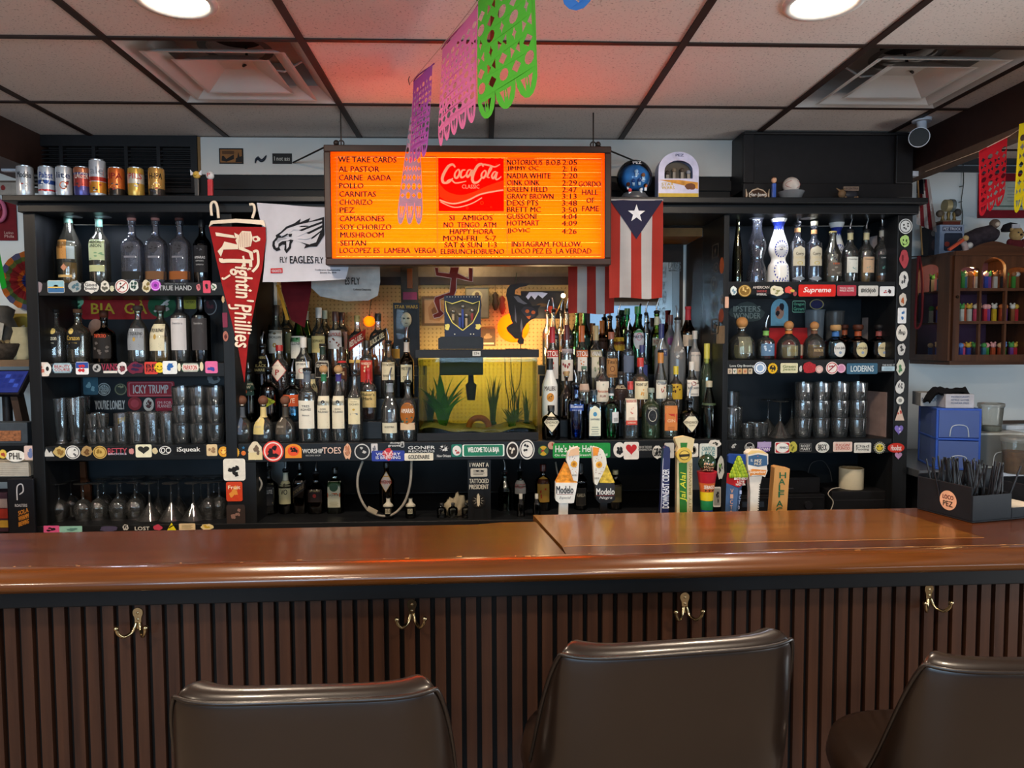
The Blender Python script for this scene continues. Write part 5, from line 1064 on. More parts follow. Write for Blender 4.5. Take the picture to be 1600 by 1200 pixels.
 B(1,861,634,14.4,'squat','blk',None,['cap:#101012:.16'],[(645,675,14,'d',ty,[('HENDRICKS',.5,.12,'#4a4438',.85,.02),('GIN',.34,.07,'#6a6454',.3)])],'squat black bottle with a cream diamond label, standing right next to the aquarium',grp=g)
 B(1,900,602,13.6,'sharp','blu',None,['spout'],[(632,642,12.5,'r','#20408c',[('Bluecoat',.7,.5,'#d0d8e8',.85,.03),('DRY GIN',.1,.22,'#c0c8dc',.6)])],'deep blue tall bottle with white script, front row right of the aquarium',grp=g)
 B(1,928,610,12.4,'sharp','aqua',('clr',.6),['cap:#23323a:.10'],[(634,681,9,'a','#d4d6c0',[('#dot',.72,.15,'#4a8ab0',.35),('SAPPHIRE',.55,.06,'#3a4a5a',.8),('#lines',.2,.3,'#7a8a84',.7)])],'light blue square bottle with a tall white arched label, front row',grp=g,sq=4)
 B(1,955,607,12.6,'squat','grn',None,['cap:#15171a:.09','foil:#c8c8c8:.86:.905'],[(644,661,6.4,'r','#d2d2d2',[('|||||',.3,.35,'#2a2a2c',.6),('#lines',.7,.2,'#8a8a8a',.7)],None,6)],'green bottle with black cap and a small white bar code sticker, front row',grp=g)
 B(1,985,597,11.8,'squat','clr',('clr',.55),['cap:#b8322a:.13'],[(623,657,8.8,'r','#e0d6c4',[('BEEFEATER',.88,.10,'#b03028',.9,.03),('#art',.45,.3,'#c0503a',.25),('#lines',.1,.12,'#a8806a',.6)]),(657,664,8.8,'r','#c04a3c',[('LONDON',.5,.4,'#e8d0b8',.7)])],'clear square bottle with red cap and cream and red label, front row',grp=g,sq=4.5)
 B(1,1017,607,14.2,'squat','pgr',('clr',.5),['cap:#7a8478:.08'],[(634,665,11.5,'c','#1e2226',[('#dot',.5,.60,'#c9c4b8',.62),('PLYMOUTH',.86,.10,'#d0ccc0',.6,.02),('#art',.5,.3,'#3a3a40',.25)])],'pale green bottle with a round black-ringed label, front row',grp=g)
 B(1,1046,602,12.8,'squat','pale',('clr',.5),['cap:#25352e:.13'],[(634,673,10,'r','#c87a40',[('#bar',.50,.36,'#b8402c',.95),('GIN',.40,.12,'#e8c09a',.6,.02),('#lines',.1,.16,'#8a4a28',.6)])],'clear bottle with an orange and red square label and dark green cap, front row',grp=g,sq=4)
 B(1,1077.5,626,14.6,'squat','blk',None,['spout'],[(645,675,14.4,'d',ty,[('HENDRICKS',.5,.12,'#4a4438',.9,.02),('GIN',.34,.07,'#6a6454',.3)])],'squat black bottle with diamond label and a pour spout, far from the aquarium',grp=g)
 B(1,1108,596,12,'cone','dkg',None,['cap:#a8a48c:.10','foil:#3a4a34:.58:.62'],[],'textured dark green cone-necked bottle, last in the front row by the recess wall',grp=g)
 B(2,859,561,12.4,'slope','wht',None,['cap:#141416:.18'],[(602,612,11,'r','#e4e0d8',[('MALIBU',.5,.7,'#3a2a24',.9,.03)]),(614,628,6,'c','#d8903a',[('#art',.5,.6,'#5a4a20',.7)])],'white opaque bottle with black cap and a palm sunset print',grp=g)
 B(2,885,588,10.6,'jug','brn',None,['cork:#a88a60:.022'],[],'round brown jug bottle with a cork, right of the white opaque bottle',grp=g)
 B(2,912.5,577,10.2,'cone','pale',('red',.28),['cork:#5f7a68:.014'],[(600,612,9,'r','#b8a090')],'small clear cone-shouldered bottle with a greenish cap, second row',grp=g)
 B(2,940.5,559,12,'std','clr',('drk',.72),['cap:#241c18:.13'],[(596,628,11.6,'r','#dad3c2',[('#art',.84,.12,'#8a9a8a',.15),('Aviation',.52,.14,'#b0502e',.8),('RUM',.28,.1,'#8a3a28',.4),('#lines',.08,.1,'#8a8272',.6)])],'brown rum bottle with a tall white label, second row',grp=g)
 B(2,969.5,587,12.6,'squat','clr',('drk',.70),['cork:#2a2422:.018'],[(601,625,12.2,'r','#2a1a14',[('BARCELO',.82,.22,'#d8c8a8',.9,.02),('#bar',.2,.04,'#a08a5a',.8)])],'dark rum bottle with a black label, second row between two pale labels',grp=g)
 B(2,1000.5,560,13.6,'squat','clr',('amb',.72),['cap:#b02a24:.14'],[(596,624,12,'r','#e0d4b0',[('MOUNT GAY',.82,.16,'#3a2c20',.8,.03),('#art',.40,.35,'#d8963a',.4),('#lines',.06,.1,'#8a7a54',.4)])],'amber rum bottle with red cap and a yellow map on its label',grp=g)
 B(2,1032,551,11,'slope','clr',('clr',.5),['cap:#b87a34:.16','spout'],[(594,623,9.6,'r','#dcd6c6',[('Cruzan',.84,.16,'#2a3a5a',.8),('#art',.5,.35,'#a83a34',.4),('#lines',.08,.12,'#7a7a74',.6)])],'clear bottle with orange neck and white label with a red figure, second row',grp=g)
 B(2,1056,573,10.6,'squat','clr',('red',.80),['cap:#c9b63a:.15'],[(600,624,10,'r','#b8982e',[('#art',.6,.5,'#3a1c12',.7)])],'dark red rum bottle with a yellow cap and yellow label, second row',grp=g)
 B(2,1081,566,11.4,'std','clr',('clr',.6),['cap:#cfccc6:.14'],[(594,619,10.8,'r','#dcd8d0',[('BACARDI',.50,.14,'#2a2a2c',.85,.03),('#dot',.78,.26,'#8a2a2c',.36),('SUPERIOR',.12,.1,'#5a5a5c',.7)])],'clear rum bottle with white label, round red seal and white cap',grp=g)
 B(2,1104,538,10.6,'slope','pgr',None,['cap:#c0b850:.26'],[],'tall pale green bottle with a long yellow cap, against the dark recess wall',grp=g)
 st=lambda c,txt:[(547,558,11,'r',c,[(txt,.5,.7,'#e8e0d8',.85,.03)])]
 B(3,863,512,10.6,'std','clr',None,['cap:#b02630:.22'],st('#b83028','STOLI')+[(558,592,10,'r','#d0cac4',[('#art',.6,.3,'#b83028',.5)])],'clear vodka bottle with red cap and red band, behind the white opaque bottle',grp=g)
 B(3,885.5,509,10.6,'std','clr',None,['cap:#5a2426:.20'],[(545,552,10,'r','#a89a9a'),(562,595,10.3,'r','#d8d0c2',[('#art',.5,.7,'#8a3a3a',.7),('#art',.3,.3,'#6a8a4a',.6)])],'clear vodka bottle with maroon cap and fruit label, third row',grp=g)
 B(3,909,510,10.8,'std','clr',None,['cap:#c8642a:.22'],st('#c8642e','STOLI')+[(558,580,8,'r','#dcd4c8',[('#art',.6,.4,'#c8743a',.5)])],'clear vodka bottle with orange cap and orange band, third row',grp=g)
 B(3,931,510,10.6,'std','clr',('yel',.6),['cap:#bfa878:.20'],st('#b8a678','VANIL')+[(558,590,8.6,'r','#d2c8b0',[('#art',.5,.6,'#7a8a5a',.5)])],'clear vodka bottle with a pale gold cap and gold band, third row',grp=g)
 B(3,955,520,10.4,'tall','clr',('clr',.5),['cap:#a8604a:.10'],[(560,590,9.8,'r','#a8794a',[("Tito's",.82,.2,'#3a2414',.85),('#dot',.45,.3,'#5a2a1c',.4),('VODKA',.12,.12,'#3a2414',.7)])],'clear vodka bottle with a tan label and copper cap, third row centre',grp=g)
 B(3,981,520,10.4,'tall','lav',('clr',.6),['spout'],[(556,582,9,'r','#5a6478')],'clear bluish bottle with a pour spout, third row right of the tan label',grp=g)
 B(3,1003,540,9.4,'tall','lav',('clr',.5),['cap:#2c3468:.14'],[(570,590,8,'r','#3a4478')],'clear bottle with a dark blue cap, third row behind the red capped rum',grp=g)
 B(3,1033,507,10.6,'std','frost',None,['cap:#2a3468:.20'],[(545,556,8,'r','#4a5478',[('SKYY',.5,.5,'#c8d0e0',.7)])],'frosted bottle with a dark blue cap, third row',grp=g)
 B(3,1058,500,13,'slope','frost',None,['spout'],[(540,562,9,'o','#7a7672',[('#art',.5,.8,'#c8c6c2',.9)])],'frosted tall bottle with a branching tree print and spout, third row right',grp=g)
 B(3,1085,518,10,'std','frost',None,['cap:#b8b6b0:.12'],[(550,580,8.6,'r','#bdb6ae')],'frosted pale bottle behind the white capped rum, right end of the third row',grp=g)
 for row,px,top,lab in ((4,865,487,'clear bottle with black spout collar, nearest the aquarium in the back rows'),(4,886,486,'clear bottle with a tall silver spout, second from the aquarium in the back rows'),(5,855.5,490,'clear bottle partly hidden by the aquarium edge in the back row'),(5,877,489,'clear bottle hidden between the two spouted ones in the back row'),(5,1009,492,'slender clear bottle with a dark spout behind the silver oval label')):
  B(row,px,top,9 if row==4 else 8,'std','clr',None,['spout'],[(522,530,8,'r','#3a3c48',[('VODKA',.5,.5,'#c0c0c8',.7)])]if row==4 else None,lab,grp=g)
 B(4,913,484,9.6,'wine','grn',None,['spout'],[(528,540,9,'r','#283a30')],'green bottle with a black spout under the striped flag, nearer of the two',grp=g)
 B(5,901.5,488,8.6,'wine','grn',None,['spout'],None,'green bottle with a black spout under the striped flag, farther of the two',grp=g)
 B(4,940.5,502,9.4,'std','brn',None,['cap:#b86a2a:.30'],[(528,545,9,'r','#3a2418')],'dark bottle with a long orange capsule, back row',grp=g)
 B(5,927,506,7.6,'std','brn',None,['cap:#4a3022:.2'],None,'narrow brown bottle behind the orange capsule, back row',grp=g)
 B(4,966,497,10.4,'slope','brn',None,['spout'],[(527,548,10.2,'r','#c09a2e',[('KAHLUA',.5,.25,'#7a2a1c',.85,.03),('#art',.8,.2,'#7a3a1c',.5)])],'dark brown bottle with a bright yellow label and spout, back row',grp=g)
 B(5,952.5,497,9.6,'wine','brn',None,['spout'],None,'brown wine bottle with a long spout, left of the yellow labelled one',grp=g)
 B(4,996,480,11.4,'wine','grn',None,['cap:#1f6a3c:.10'],[(514,546,9.6,'o','#b0b4bc',[('#dot',.62,.36,'#a83a4a',.5),('MARTINI',.62,.14,'#2a2a44',.95,.04),('#lines',.25,.1,'#7a7a84',.5)])],'tall bright green bottle with a silver oval label, back row centre',grp=g)
 B(5,979.5,483,9.6,'wine','grn',None,['cap:#1f5a38:.10'],None,'green bottle just behind and left of the silver oval label',grp=g)
 B(4,1025.5,489,10,'wine','ygr',None,['spout','foil:#b8b8a0:.80:.94'],[(528,540,9,'r','#b8b09a',[('ROSSI',.5,.5,'#8a3a2a',.8)])],'yellow green vermouth bottle with a silver neck and spout, back row',grp=g)
 B(4,1047,493,9.2,'std','frost',None,['cap:#5a3c3c:.16'],[(525,540,7,'c','#8a4a7a')],'frosted bottle with a purple disc and brown cap, back row right',grp=g)
 B(4,1074,479,11.4,'wine','brn',None,['foil:#a83038:.80:1.0'],[(523,541,11,'r','#c4b09a',[('#lines',.5,.3,'#8a7460',.6)])],'dark wine bottle with a red capsule and beige label, right end of back row',grp=g)
 # ---- right shelf unit, top
 g='bottles on the top right shelf'
 B('T',1150,336,8.6,'thin','olive',None,['cap:#8a8a6a:.06'],None,'very tall thin olive bottle, first on the top right shelf',grp=g)
 B('T',1180,336,15.5,'grip','lav',None,['horn:#c8d0e8'],None,'clear waisted glass bottle with a flared top, beside the blue and white ceramic one',grp=g)
 for px,hw,dy,lab in ((1213,17,-.01,'blue and white painted ceramic bottle with a flared top, large and in front'),(1302.5,15,.09,'blue and white painted ceramic bottle mostly hidden behind clear bottles on the top right shelf')):
  b_=B('T',px,337 if dy<0 else 346,hw,'talon','wht',None,['foil:#24348c:.80:.90','horn:#e0e4f0'],[(381,398,9,'o','#c8cad2',[('#art',.5,.5,'#5a5c70',.4)])],lab,dy,grp=g)
  mb=MB();nv=M('#2a3c94',.4);Hh=P(px,337 if dy<0 else 346,ROWS['T'][0]+dy).z-ROWS['T'][1];R=hw*(ROWS['T'][0]+dy)/FOC;pr=PROF['talon']
  def sf(u,v):r=interp(pr,max(0,min(1,v/Hh)))*R+.0012;return(r*math.sin(u/r),-r*math.cos(u/r),v)
  for cz,rr,nn in ((.50,.030,18),(.18,.034,16)):
   for i in range(nn):
    a=2*PI*i/nn+.1;x,z=rr*math.cos(a)*1.0,Hh*cz+rr*1.15*math.sin(a);mb.flat([[(x+.005*math.cos(a+s)*(1 if k%2 else .45),z+.008*math.sin(a+s)*(1 if k%2 else .45))for k,s in enumerate([j*PI/3 for j in range(6)])]],sf,nv)
  for i in range(7):x=R*(-.8+1.6*i/6);mb.flat([ell(x,Hh*.03,.003,.004,8)],sf,nv)
  for i in range(5):u=-.02+.04*i/4;mb.flat([[(u-.004,Hh*.80),(u+.004,Hh*.80),(u,Hh*.765)][::-1]],sf,nv)
  mb.build('blue_painting',b_)
 for px,top,lab in ((1242,350,'bottle with cream arched label and pour spout, left of its twin with a cork'),(1268,353,'bottle with cream arched label and cork stopper, right of its twin with a spout')):
  B('T',px,top,12,'tall','lav',('clr',.5),['cork:#b0a890:.020' if px>1250 else 'spout','foil:#a87a50:.86:.93'],[(384,415,10.8,'a','#c4bca4',[('Cuervo',.62,.14,'#3a3430',.6),('#bar',.42,.18,'#4a443c',.95),('TRADICIONAL',.42,.10,'#c8b890',.85),('#dot',.14,.16,'#b8a43a',.4)]),(431,439,11.6,'h','#8c949c',[('#lines',.4,.4,'#4a5058',.7)])],lab,grp=g)
 B('T',1297,364,13.6,'slope','pale',('clr',.22),['cork:#b8a46a:.006'],[(410,431,12.8,'r','#5a544c',[('#bar',.92,.16,'#1c1a1a',1),('1800',.92,.14,'#c05a34',.4),('#art',.4,.6,'#8a847a',.7)])],'sloped clear bottle with a busy grey label, in front of the hidden ceramic bottle',grp=g)
 for px,top,liq,lc,c2,lab in ((1324,362,('clr',.4),'#d4d6cc','#5a8a90','clear bottle with a white label, left of the three alike on the top right shelf'),(1349,362,('gold',.48),'#c8a888','#7a9a90','amber bottle with a peach label, middle of the three alike on the top right shelf'),(1373,358,('amb',.14),'#1c2426','#5a9a90','clear bottle with a black label, right of the three alike on the top right shelf')):
  B('T',px,top,12,'std','clr',liq,['spout','foil:#b8b08a:.84:.97' if px<1360 else 'foil:#9a9a94:.86:.97'],[(401 if px<1360 else 398,426,10,'r',lc,[('Casamigos',.84,.10,'#4a4a4c' if px<1360 else '#c8c8c8',.7),('#lines',.6,.14,'#7a7a78',.7),('#art',.3,.2,c2,.4)])],lab,grp=g)
 g='bottles on the second right shelf'
 B('S',1158,512,20.5,'patron','clr',('yel',.44),['ball:#b07c48:.45'],[(526,552,11,'r',GL('#d8d8c0',.1,.4,1),[('Patron',.6,.2,'#8a8a6a',.8)])],'big clear tequila bottle with large cork ball, left end of the second right shelf',grp=g)
 B('S',1195.5,516,13.6,'squat','clr',('clr',.5),['spout','foil:#7ab05a:.82:.98'],[(537,556,12,'r','#5c7c9c',[('#art',.5,.6,'#c0d0e0',.7)])],'clear bottle with green neck band and a pour spout, second right shelf',grp=g)
 B('S',1231,515,18,'patron','clr',('yel',.40),['ball:#a8784a:.42','foil:#c8743a:.86:.97'],[(540,556,9,'r',GL('#d8d0a8',.1,.4,1),[('PATRON',.5,.3,'#8a7a4a',.8)])],'clear tequila bottle with orange neck and cork ball, middle of the second right shelf',grp=g)
 B('S',1271,515,16.6,'patron','clr',('gold',.48),['ball:#a8784a:.42','foil:#6a4a3a:.86:.97'],[(542,556,9,'r','#5a4a38',[('PATRON',.6,.3,'#c8b080',.8)])],'golden tequila bottle with cork ball and dark label, below the translucent tubs',grp=g)
 dj=lambda c:[(535,558,9.5,'o',c,[('Don Julio',.60,.22,'#2a2a3a',.85),('#dot',.30,.18,'#8a9ab0',.25)])]
 B('S',1304,517,16.6,'squat','aqua',('clr',.4),['knob:#b08a5a','foil:#3a6aa8:.80:.97'],dj('#d2d2cc'),'pale blue squat tequila bottle with a blue neck band and white oval label',grp=g)
 B('S',1318,514,12,'squat','brn',None,['knob:#4a261a','foil:#8a4428:.80:.97'],None,'dark brown squat bottle hidden behind the pale blue one',.08,grp=g)
 B('S',1339,516,15.6,'squat','brn',None,['knob:#4a261a','foil:#9a4a2a:.80:.97'],dj('#c8bc90'),'brown squat tequila bottle with yellowish oval label, second from the right',grp=g)
 B('S',1372,516,15.6,'squat','blk',None,['knob:#141214','foil:#8a4844:.80:.97'],dj('#c8bc94'),'black squat tequila bottle with a black stopper, right end of the second right shelf',grp=g)
 # ---- dim shelf below the centre board
 g='bottles on the lower counter';lo=(3.33,.8325);lf=(3.24,.8325)
 B(lo,415,733,15,'std','smoke',None,['spout'],[(756,790,13,'r','#17181c',[('ABSOLUTE',.62,.18,'#a8a8a8',.85,.03),('#bar',.1,.06,'#6a624a',.9),('#bar',.95,.06,'#8a8468',.9)])],'dark bottle with a black label, first on the lower counter under the centre shelf',grp=g)
 B(lo,443,736,11,'std','blk',None,['spout','foil:#a8a898:.78:.97'],[(753,788,10.4,'r','#a59f7c',[('VO',.54,.24,'#23221c',.5,.03),('#dot',.84,.14,'#4a4434',.2),('#lines',.2,.16,'#6a6448',.7)])],'dark bottle with a cream square label reading VO',grp=g)
 B(lo,465.5,724,10,'squat','brn',None,['cap:#141416:.12'],[(752,778,10,'s','#1b1513',[('DOUBLE',.5,.4,'#6a5a3a',.8)])],'square dark brown whisky bottle with a slanted black label, on the lower counter',grp=g,sq=4.5)
 B(lo,491,740,12.6,'std','brn',None,['spout'],[(765,785,11,'r','#1e1412',[('JIM BEAM',.86,.18,'#8a7a54',.7),('#dot',.5,.3,'#7a2420',.25)])],'dark bourbon bottle with a red seal on a black label, on the lower counter',grp=g,sq=3.4)
 B(lo,521,731,12.4,'squat','dkg',None,['cap:#1a1a18:.12'],[(753,793,9.8,'r','#a8a894',[('#bar',.48,.16,'#a84a20',1),('#dot',.78,.32,'#23402c',.7),('LIQUEUR',.48,.08,'#3a1a10',.8),('#lines',.15,.2,'#7a765c',.7)])],'square dark green liqueur bottle with an orange striped label',grp=g,sq=4.5)
 B(lo,602,723,11.6,'std','brn',None,['cap:#1c1814:.1'],[(738,769,10.8,'d','#b8862c',[('AVERNA',.50,.18,'#a82a24',.95,.04)],'#c8b8ac')],'dark amaro bottle with a gold diamond label, inside the loop of the white cord',grp=g)
 for px,lab in ((604,'small dark bottle with a white neck label, left of the pair below the white cord'),(639,'small dark bottle with a white neck label, right of the pair below the white cord')):
  B((3.22,.8325),px,790,7,'tall','brn',None,[],None,lab,grp=g)if False else None
  b_=B((3.20,.8325),px,778,8,'std','blk',None,['foil:#b8b4a4:.60:.99'],[(795,803,4,'r','#a8a490',[('151',.5,.7,'#2a241c',.7,.04)])],lab,grp=g)
 B(lo,788,738,10.6,'cone','dkg',None,['spout'],None,'dark textured bottle with a spout, right of the black post',grp=g)
 B(lo,812,736,10.6,'std','dkg',None,['spout'],[(752,772,10,'r','#8f8b84',[('RAMAZZOTTI',.6,.3,'#8a2a2c',.9,.03)])],'dark bottle with a whitish label and red letters, right of the black post',grp=g)
 B(lo,848,726,12.4,'squat','brn',None,['cap:#4a1c14:.14'],[(745,785,10.6,'a','#8a6a2a',[('FIREBALL',.80,.14,'#3a140c',.85,.03),('#art',.4,.4,'#8a2414',.5)])],'whisky bottle with a yellowish label and red figure, left of the white tap handle',grp=g)
 B(lo,907,724,10.6,'std','blk',None,['cap:#16120f:.2'],[(763,790,8.6,'r','#3a362f',[('KAHLUA',.6,.2,'#a8a08a',.8)],'#1a1816')],'black bottle with a dark label, between the two skull tap handles',grp=g)
 B(lo,962,735,11,'std','brn',None,['cap:#a89a70:.10'],[(758,785,10,'r','#4a4228')],'dark brown bottle with a gold cap, right of the black tap handle',grp=g)
 for px,lab in ((826,'small clear bottle with a white cap, left of the fireproof-looking yellow label bottle'),(838,'small clear bottle with a white cap, beside the yellowish label bottle')):
  B((3.2,.8325),px+(0 if px>830 else-13),772,6.4,'slope','smoke',None,['cap:#b8b6ac:.22'],None,lab.replace('left of the fireproof-looking yellow label bottle','in front of the whitish label with red letters'),grp=g)
 for px,lab in ((688,'first'),(706,'second'),(727,'third')):
  B((3.2,.8325),px,786,7.6,'squat','smoke',None,['cap:#1c1c1c:.14'],None,f'short dark bottle below the white rag, {lab} of three from the left',grp=g)
bottles()
# ================================================================ glasses
def glass_proto(name,prof,lab,cat,grp,wall=.002,seg=20,base=.006):
 t=thing(name,(0,0,-5),lab,cat,grp)
 out_=[(z,r)for z,r in prof];inn=[(max(z,base),r-wall)for z,r in prof]
 inn=[(base,inn[0][1]*.9)]+[q for q in inn if q[0]>base+.0005]
 gm=GL('#f4f8f9',.04,.035,4,1.9);mb=MB();mb.lathe(out_,gm,seg,close=False);mb.add([(math.cos(2*PI*(k+.5)/seg)*out_[0][1],math.sin(2*PI*(k+.5)/seg)*out_[0][1],0)for k in range(seg)],[tuple(reversed(range(seg)))],gm)
 mb.lathe(inn,gm,seg,close=False)
 for i in range(len(mb.f)-seg*(len(inn)-1),len(mb.f)):mb.f[i]=mb.f[i][::-1]
 mb.add([(math.cos(2*PI*(k+.5)/seg)*inn[0][1],math.sin(2*PI*(k+.5)/seg)*inn[0][1],base)for k in range(seg)],[tuple(range(seg))],gm)
 r,z=out_[-1][1],out_[-1][0];mb.tube([((r-wall/2)*math.cos(2*PI*k/seg),(r-wall/2)*math.sin(2*PI*k/seg),z)for k in range(seg)],wall*.6,gm,5,closed=True)
 mb.build('glass',t);return t
def place(proto,state,loc,lab,grp=None):
 if not state:state.append(1);proto.location=loc;proto['label']=lab;proto['group']=grp;return proto
 return dup(proto,loc,lab,group=grp)
def glasses():
 tumb=glass_proto('tumbler',[(0,.030),(.004,.033),(.05,.037),(.088,.0385)],'x','drinking glass','g',base=.010)
 shot=glass_proto('shot_glass',[(0,.0195),(.003,.0205),(.065,.026)],'x','drinking glass','g',base=.010)
 high=glass_proto('highball_glass',[(0,.029),(.003,.030),(.135,.0315)],'x','drinking glass','g',base=.010)
 pils=glass_proto('pilsner_glass',[(0,.030),(.004,.031),(.012,.020),(.02,.022),(.10,.030),(.20,.036)],'x','drinking glass','g')
 st={k:[]for k in 'pthsi'}
 x=lambda px,Y:P(px,600,Y).x
 zG=ROWS['G'][1];g='glasses on the third left shelf'
 # left: tall glasses, shot glasses, highballs, three columns of stacked tumblers
 for n,(px,Y) in enumerate([(93,3.25),(103,3.33),(117,3.25),(126,3.34)]):place(pils,st['p'],(x(px,Y),Y,zG),f'tall pilsner glass, {ORD[n]} from the left end of the third left shelf',g)
 for n,(px,Y) in enumerate([(143,3.22),(157,3.22),(150,3.30),(170,3.23),(164,3.30),(182,3.31)]):
  place(shot,st['s'],(x(px,Y),Y,zG),f'lower shot glass on the third left shelf, {ORD[n]} of six left of the highballs',g)
 for n,(px,Y) in enumerate([(146,3.22),(160,3.22),(153,3.30)]):place(shot,st['s'],(x(px-2,Y),Y,zG+.0655),f'shot glass stacked atop another on the third left shelf, {ORD[n]} of three',g)
 for n,px in enumerate((188,203,218,233)):
  for r,Y in enumerate((3.21,3.29)):place(high,st['h'],(x(188,3.21)+.066*n+.02*r,Y,zG),f'straight highball glass on the third left shelf, {ORD[n]} from the left in the {"front" if r == 0 else "back"} row',g)
 for n,(px,Y) in enumerate([(250,3.22),(262,3.23),(256,3.30)]):place(shot,st['s'],(x(px,Y),Y,zG),f'low shot glass right of the highballs on the third left shelf, {ORD[n]} of three',g)
 for c,px in enumerate((282,309,335)):
  for r,Y in enumerate((3.22,3.31)):
   for k in range(3):place(tumb,st['t'],(x(px,Y),Y,zG+.0795*k),f'stacked tumbler on the third left shelf, {("bottom", "middle", "top")[k]} layer, {ORD[c]} column, {"front" if r == 0 else "back"} row',g)
 g='glasses on the third right shelf'
 for n,px in enumerate((1144,1158)):place(high,st['h'],(x(px,3.23),3.23+.07*n,zG),f'straight highball glass at the left end of the third right shelf, {("front", "back")[n]} one',g)
 place(pils,st['p'],(x(1146,3.36),3.375,zG),'tall pilsner glass in the back left corner of the third right shelf',g)
 for n,(px,Y) in enumerate([(1169,3.20),(1184,3.20),(1193,3.25),(1177,3.26)]):place(shot,st['s'],(x(px,Y),Y,zG),f'squat shot glass on the third right shelf, {ORD[n]} of four beside the martini glasses',g)
 for c,px in enumerate((1256,1284,1313,1342)):
  for r,Y in enumerate((3.22,3.31)):
   for k in range(3):place(tumb,st['t'],(x(px,Y),Y,zG+.0795*k),f'stacked tumbler on the third right shelf, {("bottom", "middle", "top")[k]} layer, {ORD[c]} column, {"front" if r == 0 else "back"} row',g)
   # upturned stemware
 def stem(name,bowl,lab,h):
  t=thing(name,(0,0,-5),lab,'stem glass','g');gm=GL('#f4f8f9',.04,.03,4,1.9);sg=22
  mb=MB();mb.lathe(bowl,gm,sg,close=False);mb.lathe([(z,max(.0006,r-.0016))for z,r in bowl],gm,sg,close=False);r,z=bowl[0][1],bowl[0][0];mb.tube([(r*math.cos(2*PI*k/sg),r*math.sin(2*PI*k/sg),z+.0012)for k in range(sg)],.0012,gm,5,closed=True);mb.build('bowl',t)
  z1=bowl[-1][0];mb=MB();mb.lathe([(z1,bowl[-1][1]),(z1+.010,.0042),(h-.008,.0038),(h-.003,.009)],gm,12);mb.build('stem',t)
  mb=MB();mb.lathe([(h-.0035,.008),(h-.002,.034),(h,.036),(h+.0005,.034),(h+.001,.001)],gm,sg,close=False);mb.build('foot',t);return t
 wine=stem('wine_glass',[(.0,.030),(.02,.034),(.045,.038),(.065,.036),(.085,.022),(.095,.006)],'x',.165)
 mart=stem('martini_glass',[(.0,.053),(.03,.034),(.06,.014),(.075,.005)],'x',.165)
 sw,sm=[],[];zL=.8325
 for n,(px,Y) in enumerate([(85,3.24),(104,3.33),(123,3.24),(147,3.25),(156,3.36),(178,3.25),(183,3.36),(205,3.26),(208,3.37)]):place(wine,sw,(x(px,Y),Y,zL),f'upturned wine glass on the lowest left shelf, {ORD[n]} from the left','upturned glasses on the lowest left shelf')
 for n,(px,Y) in enumerate([(228,3.24),(242,3.36),(262,3.23),(274,3.35),(297,3.23),(309,3.36)]):place(mart,sm,(x(px,Y),Y,zL),f'upturned martini glass on the lowest left shelf, {ORD[n]} from the left','upturned glasses on the lowest left shelf')
 for n,(px,Y) in enumerate([(321,3.24),(338,3.26),(330,3.36)]):place(wine,sw,(x(px,Y),Y,zL),f'upturned wine glass on the lowest left shelf, {ORD[n]} of three at its right end','upturned glasses on the lowest left shelf')
 for n,(px,Y) in enumerate([(1201,3.34),(1220,3.23),(1238,3.36),(1253,3.20)][:3]):place(mart,sm,(x(px,Y)+(.0 if n!=1 else .0),Y,zG),f'upturned martini glass on the third right shelf, {ORD[n]} from the left','upturned martini glasses on the third right shelf')
glasses()
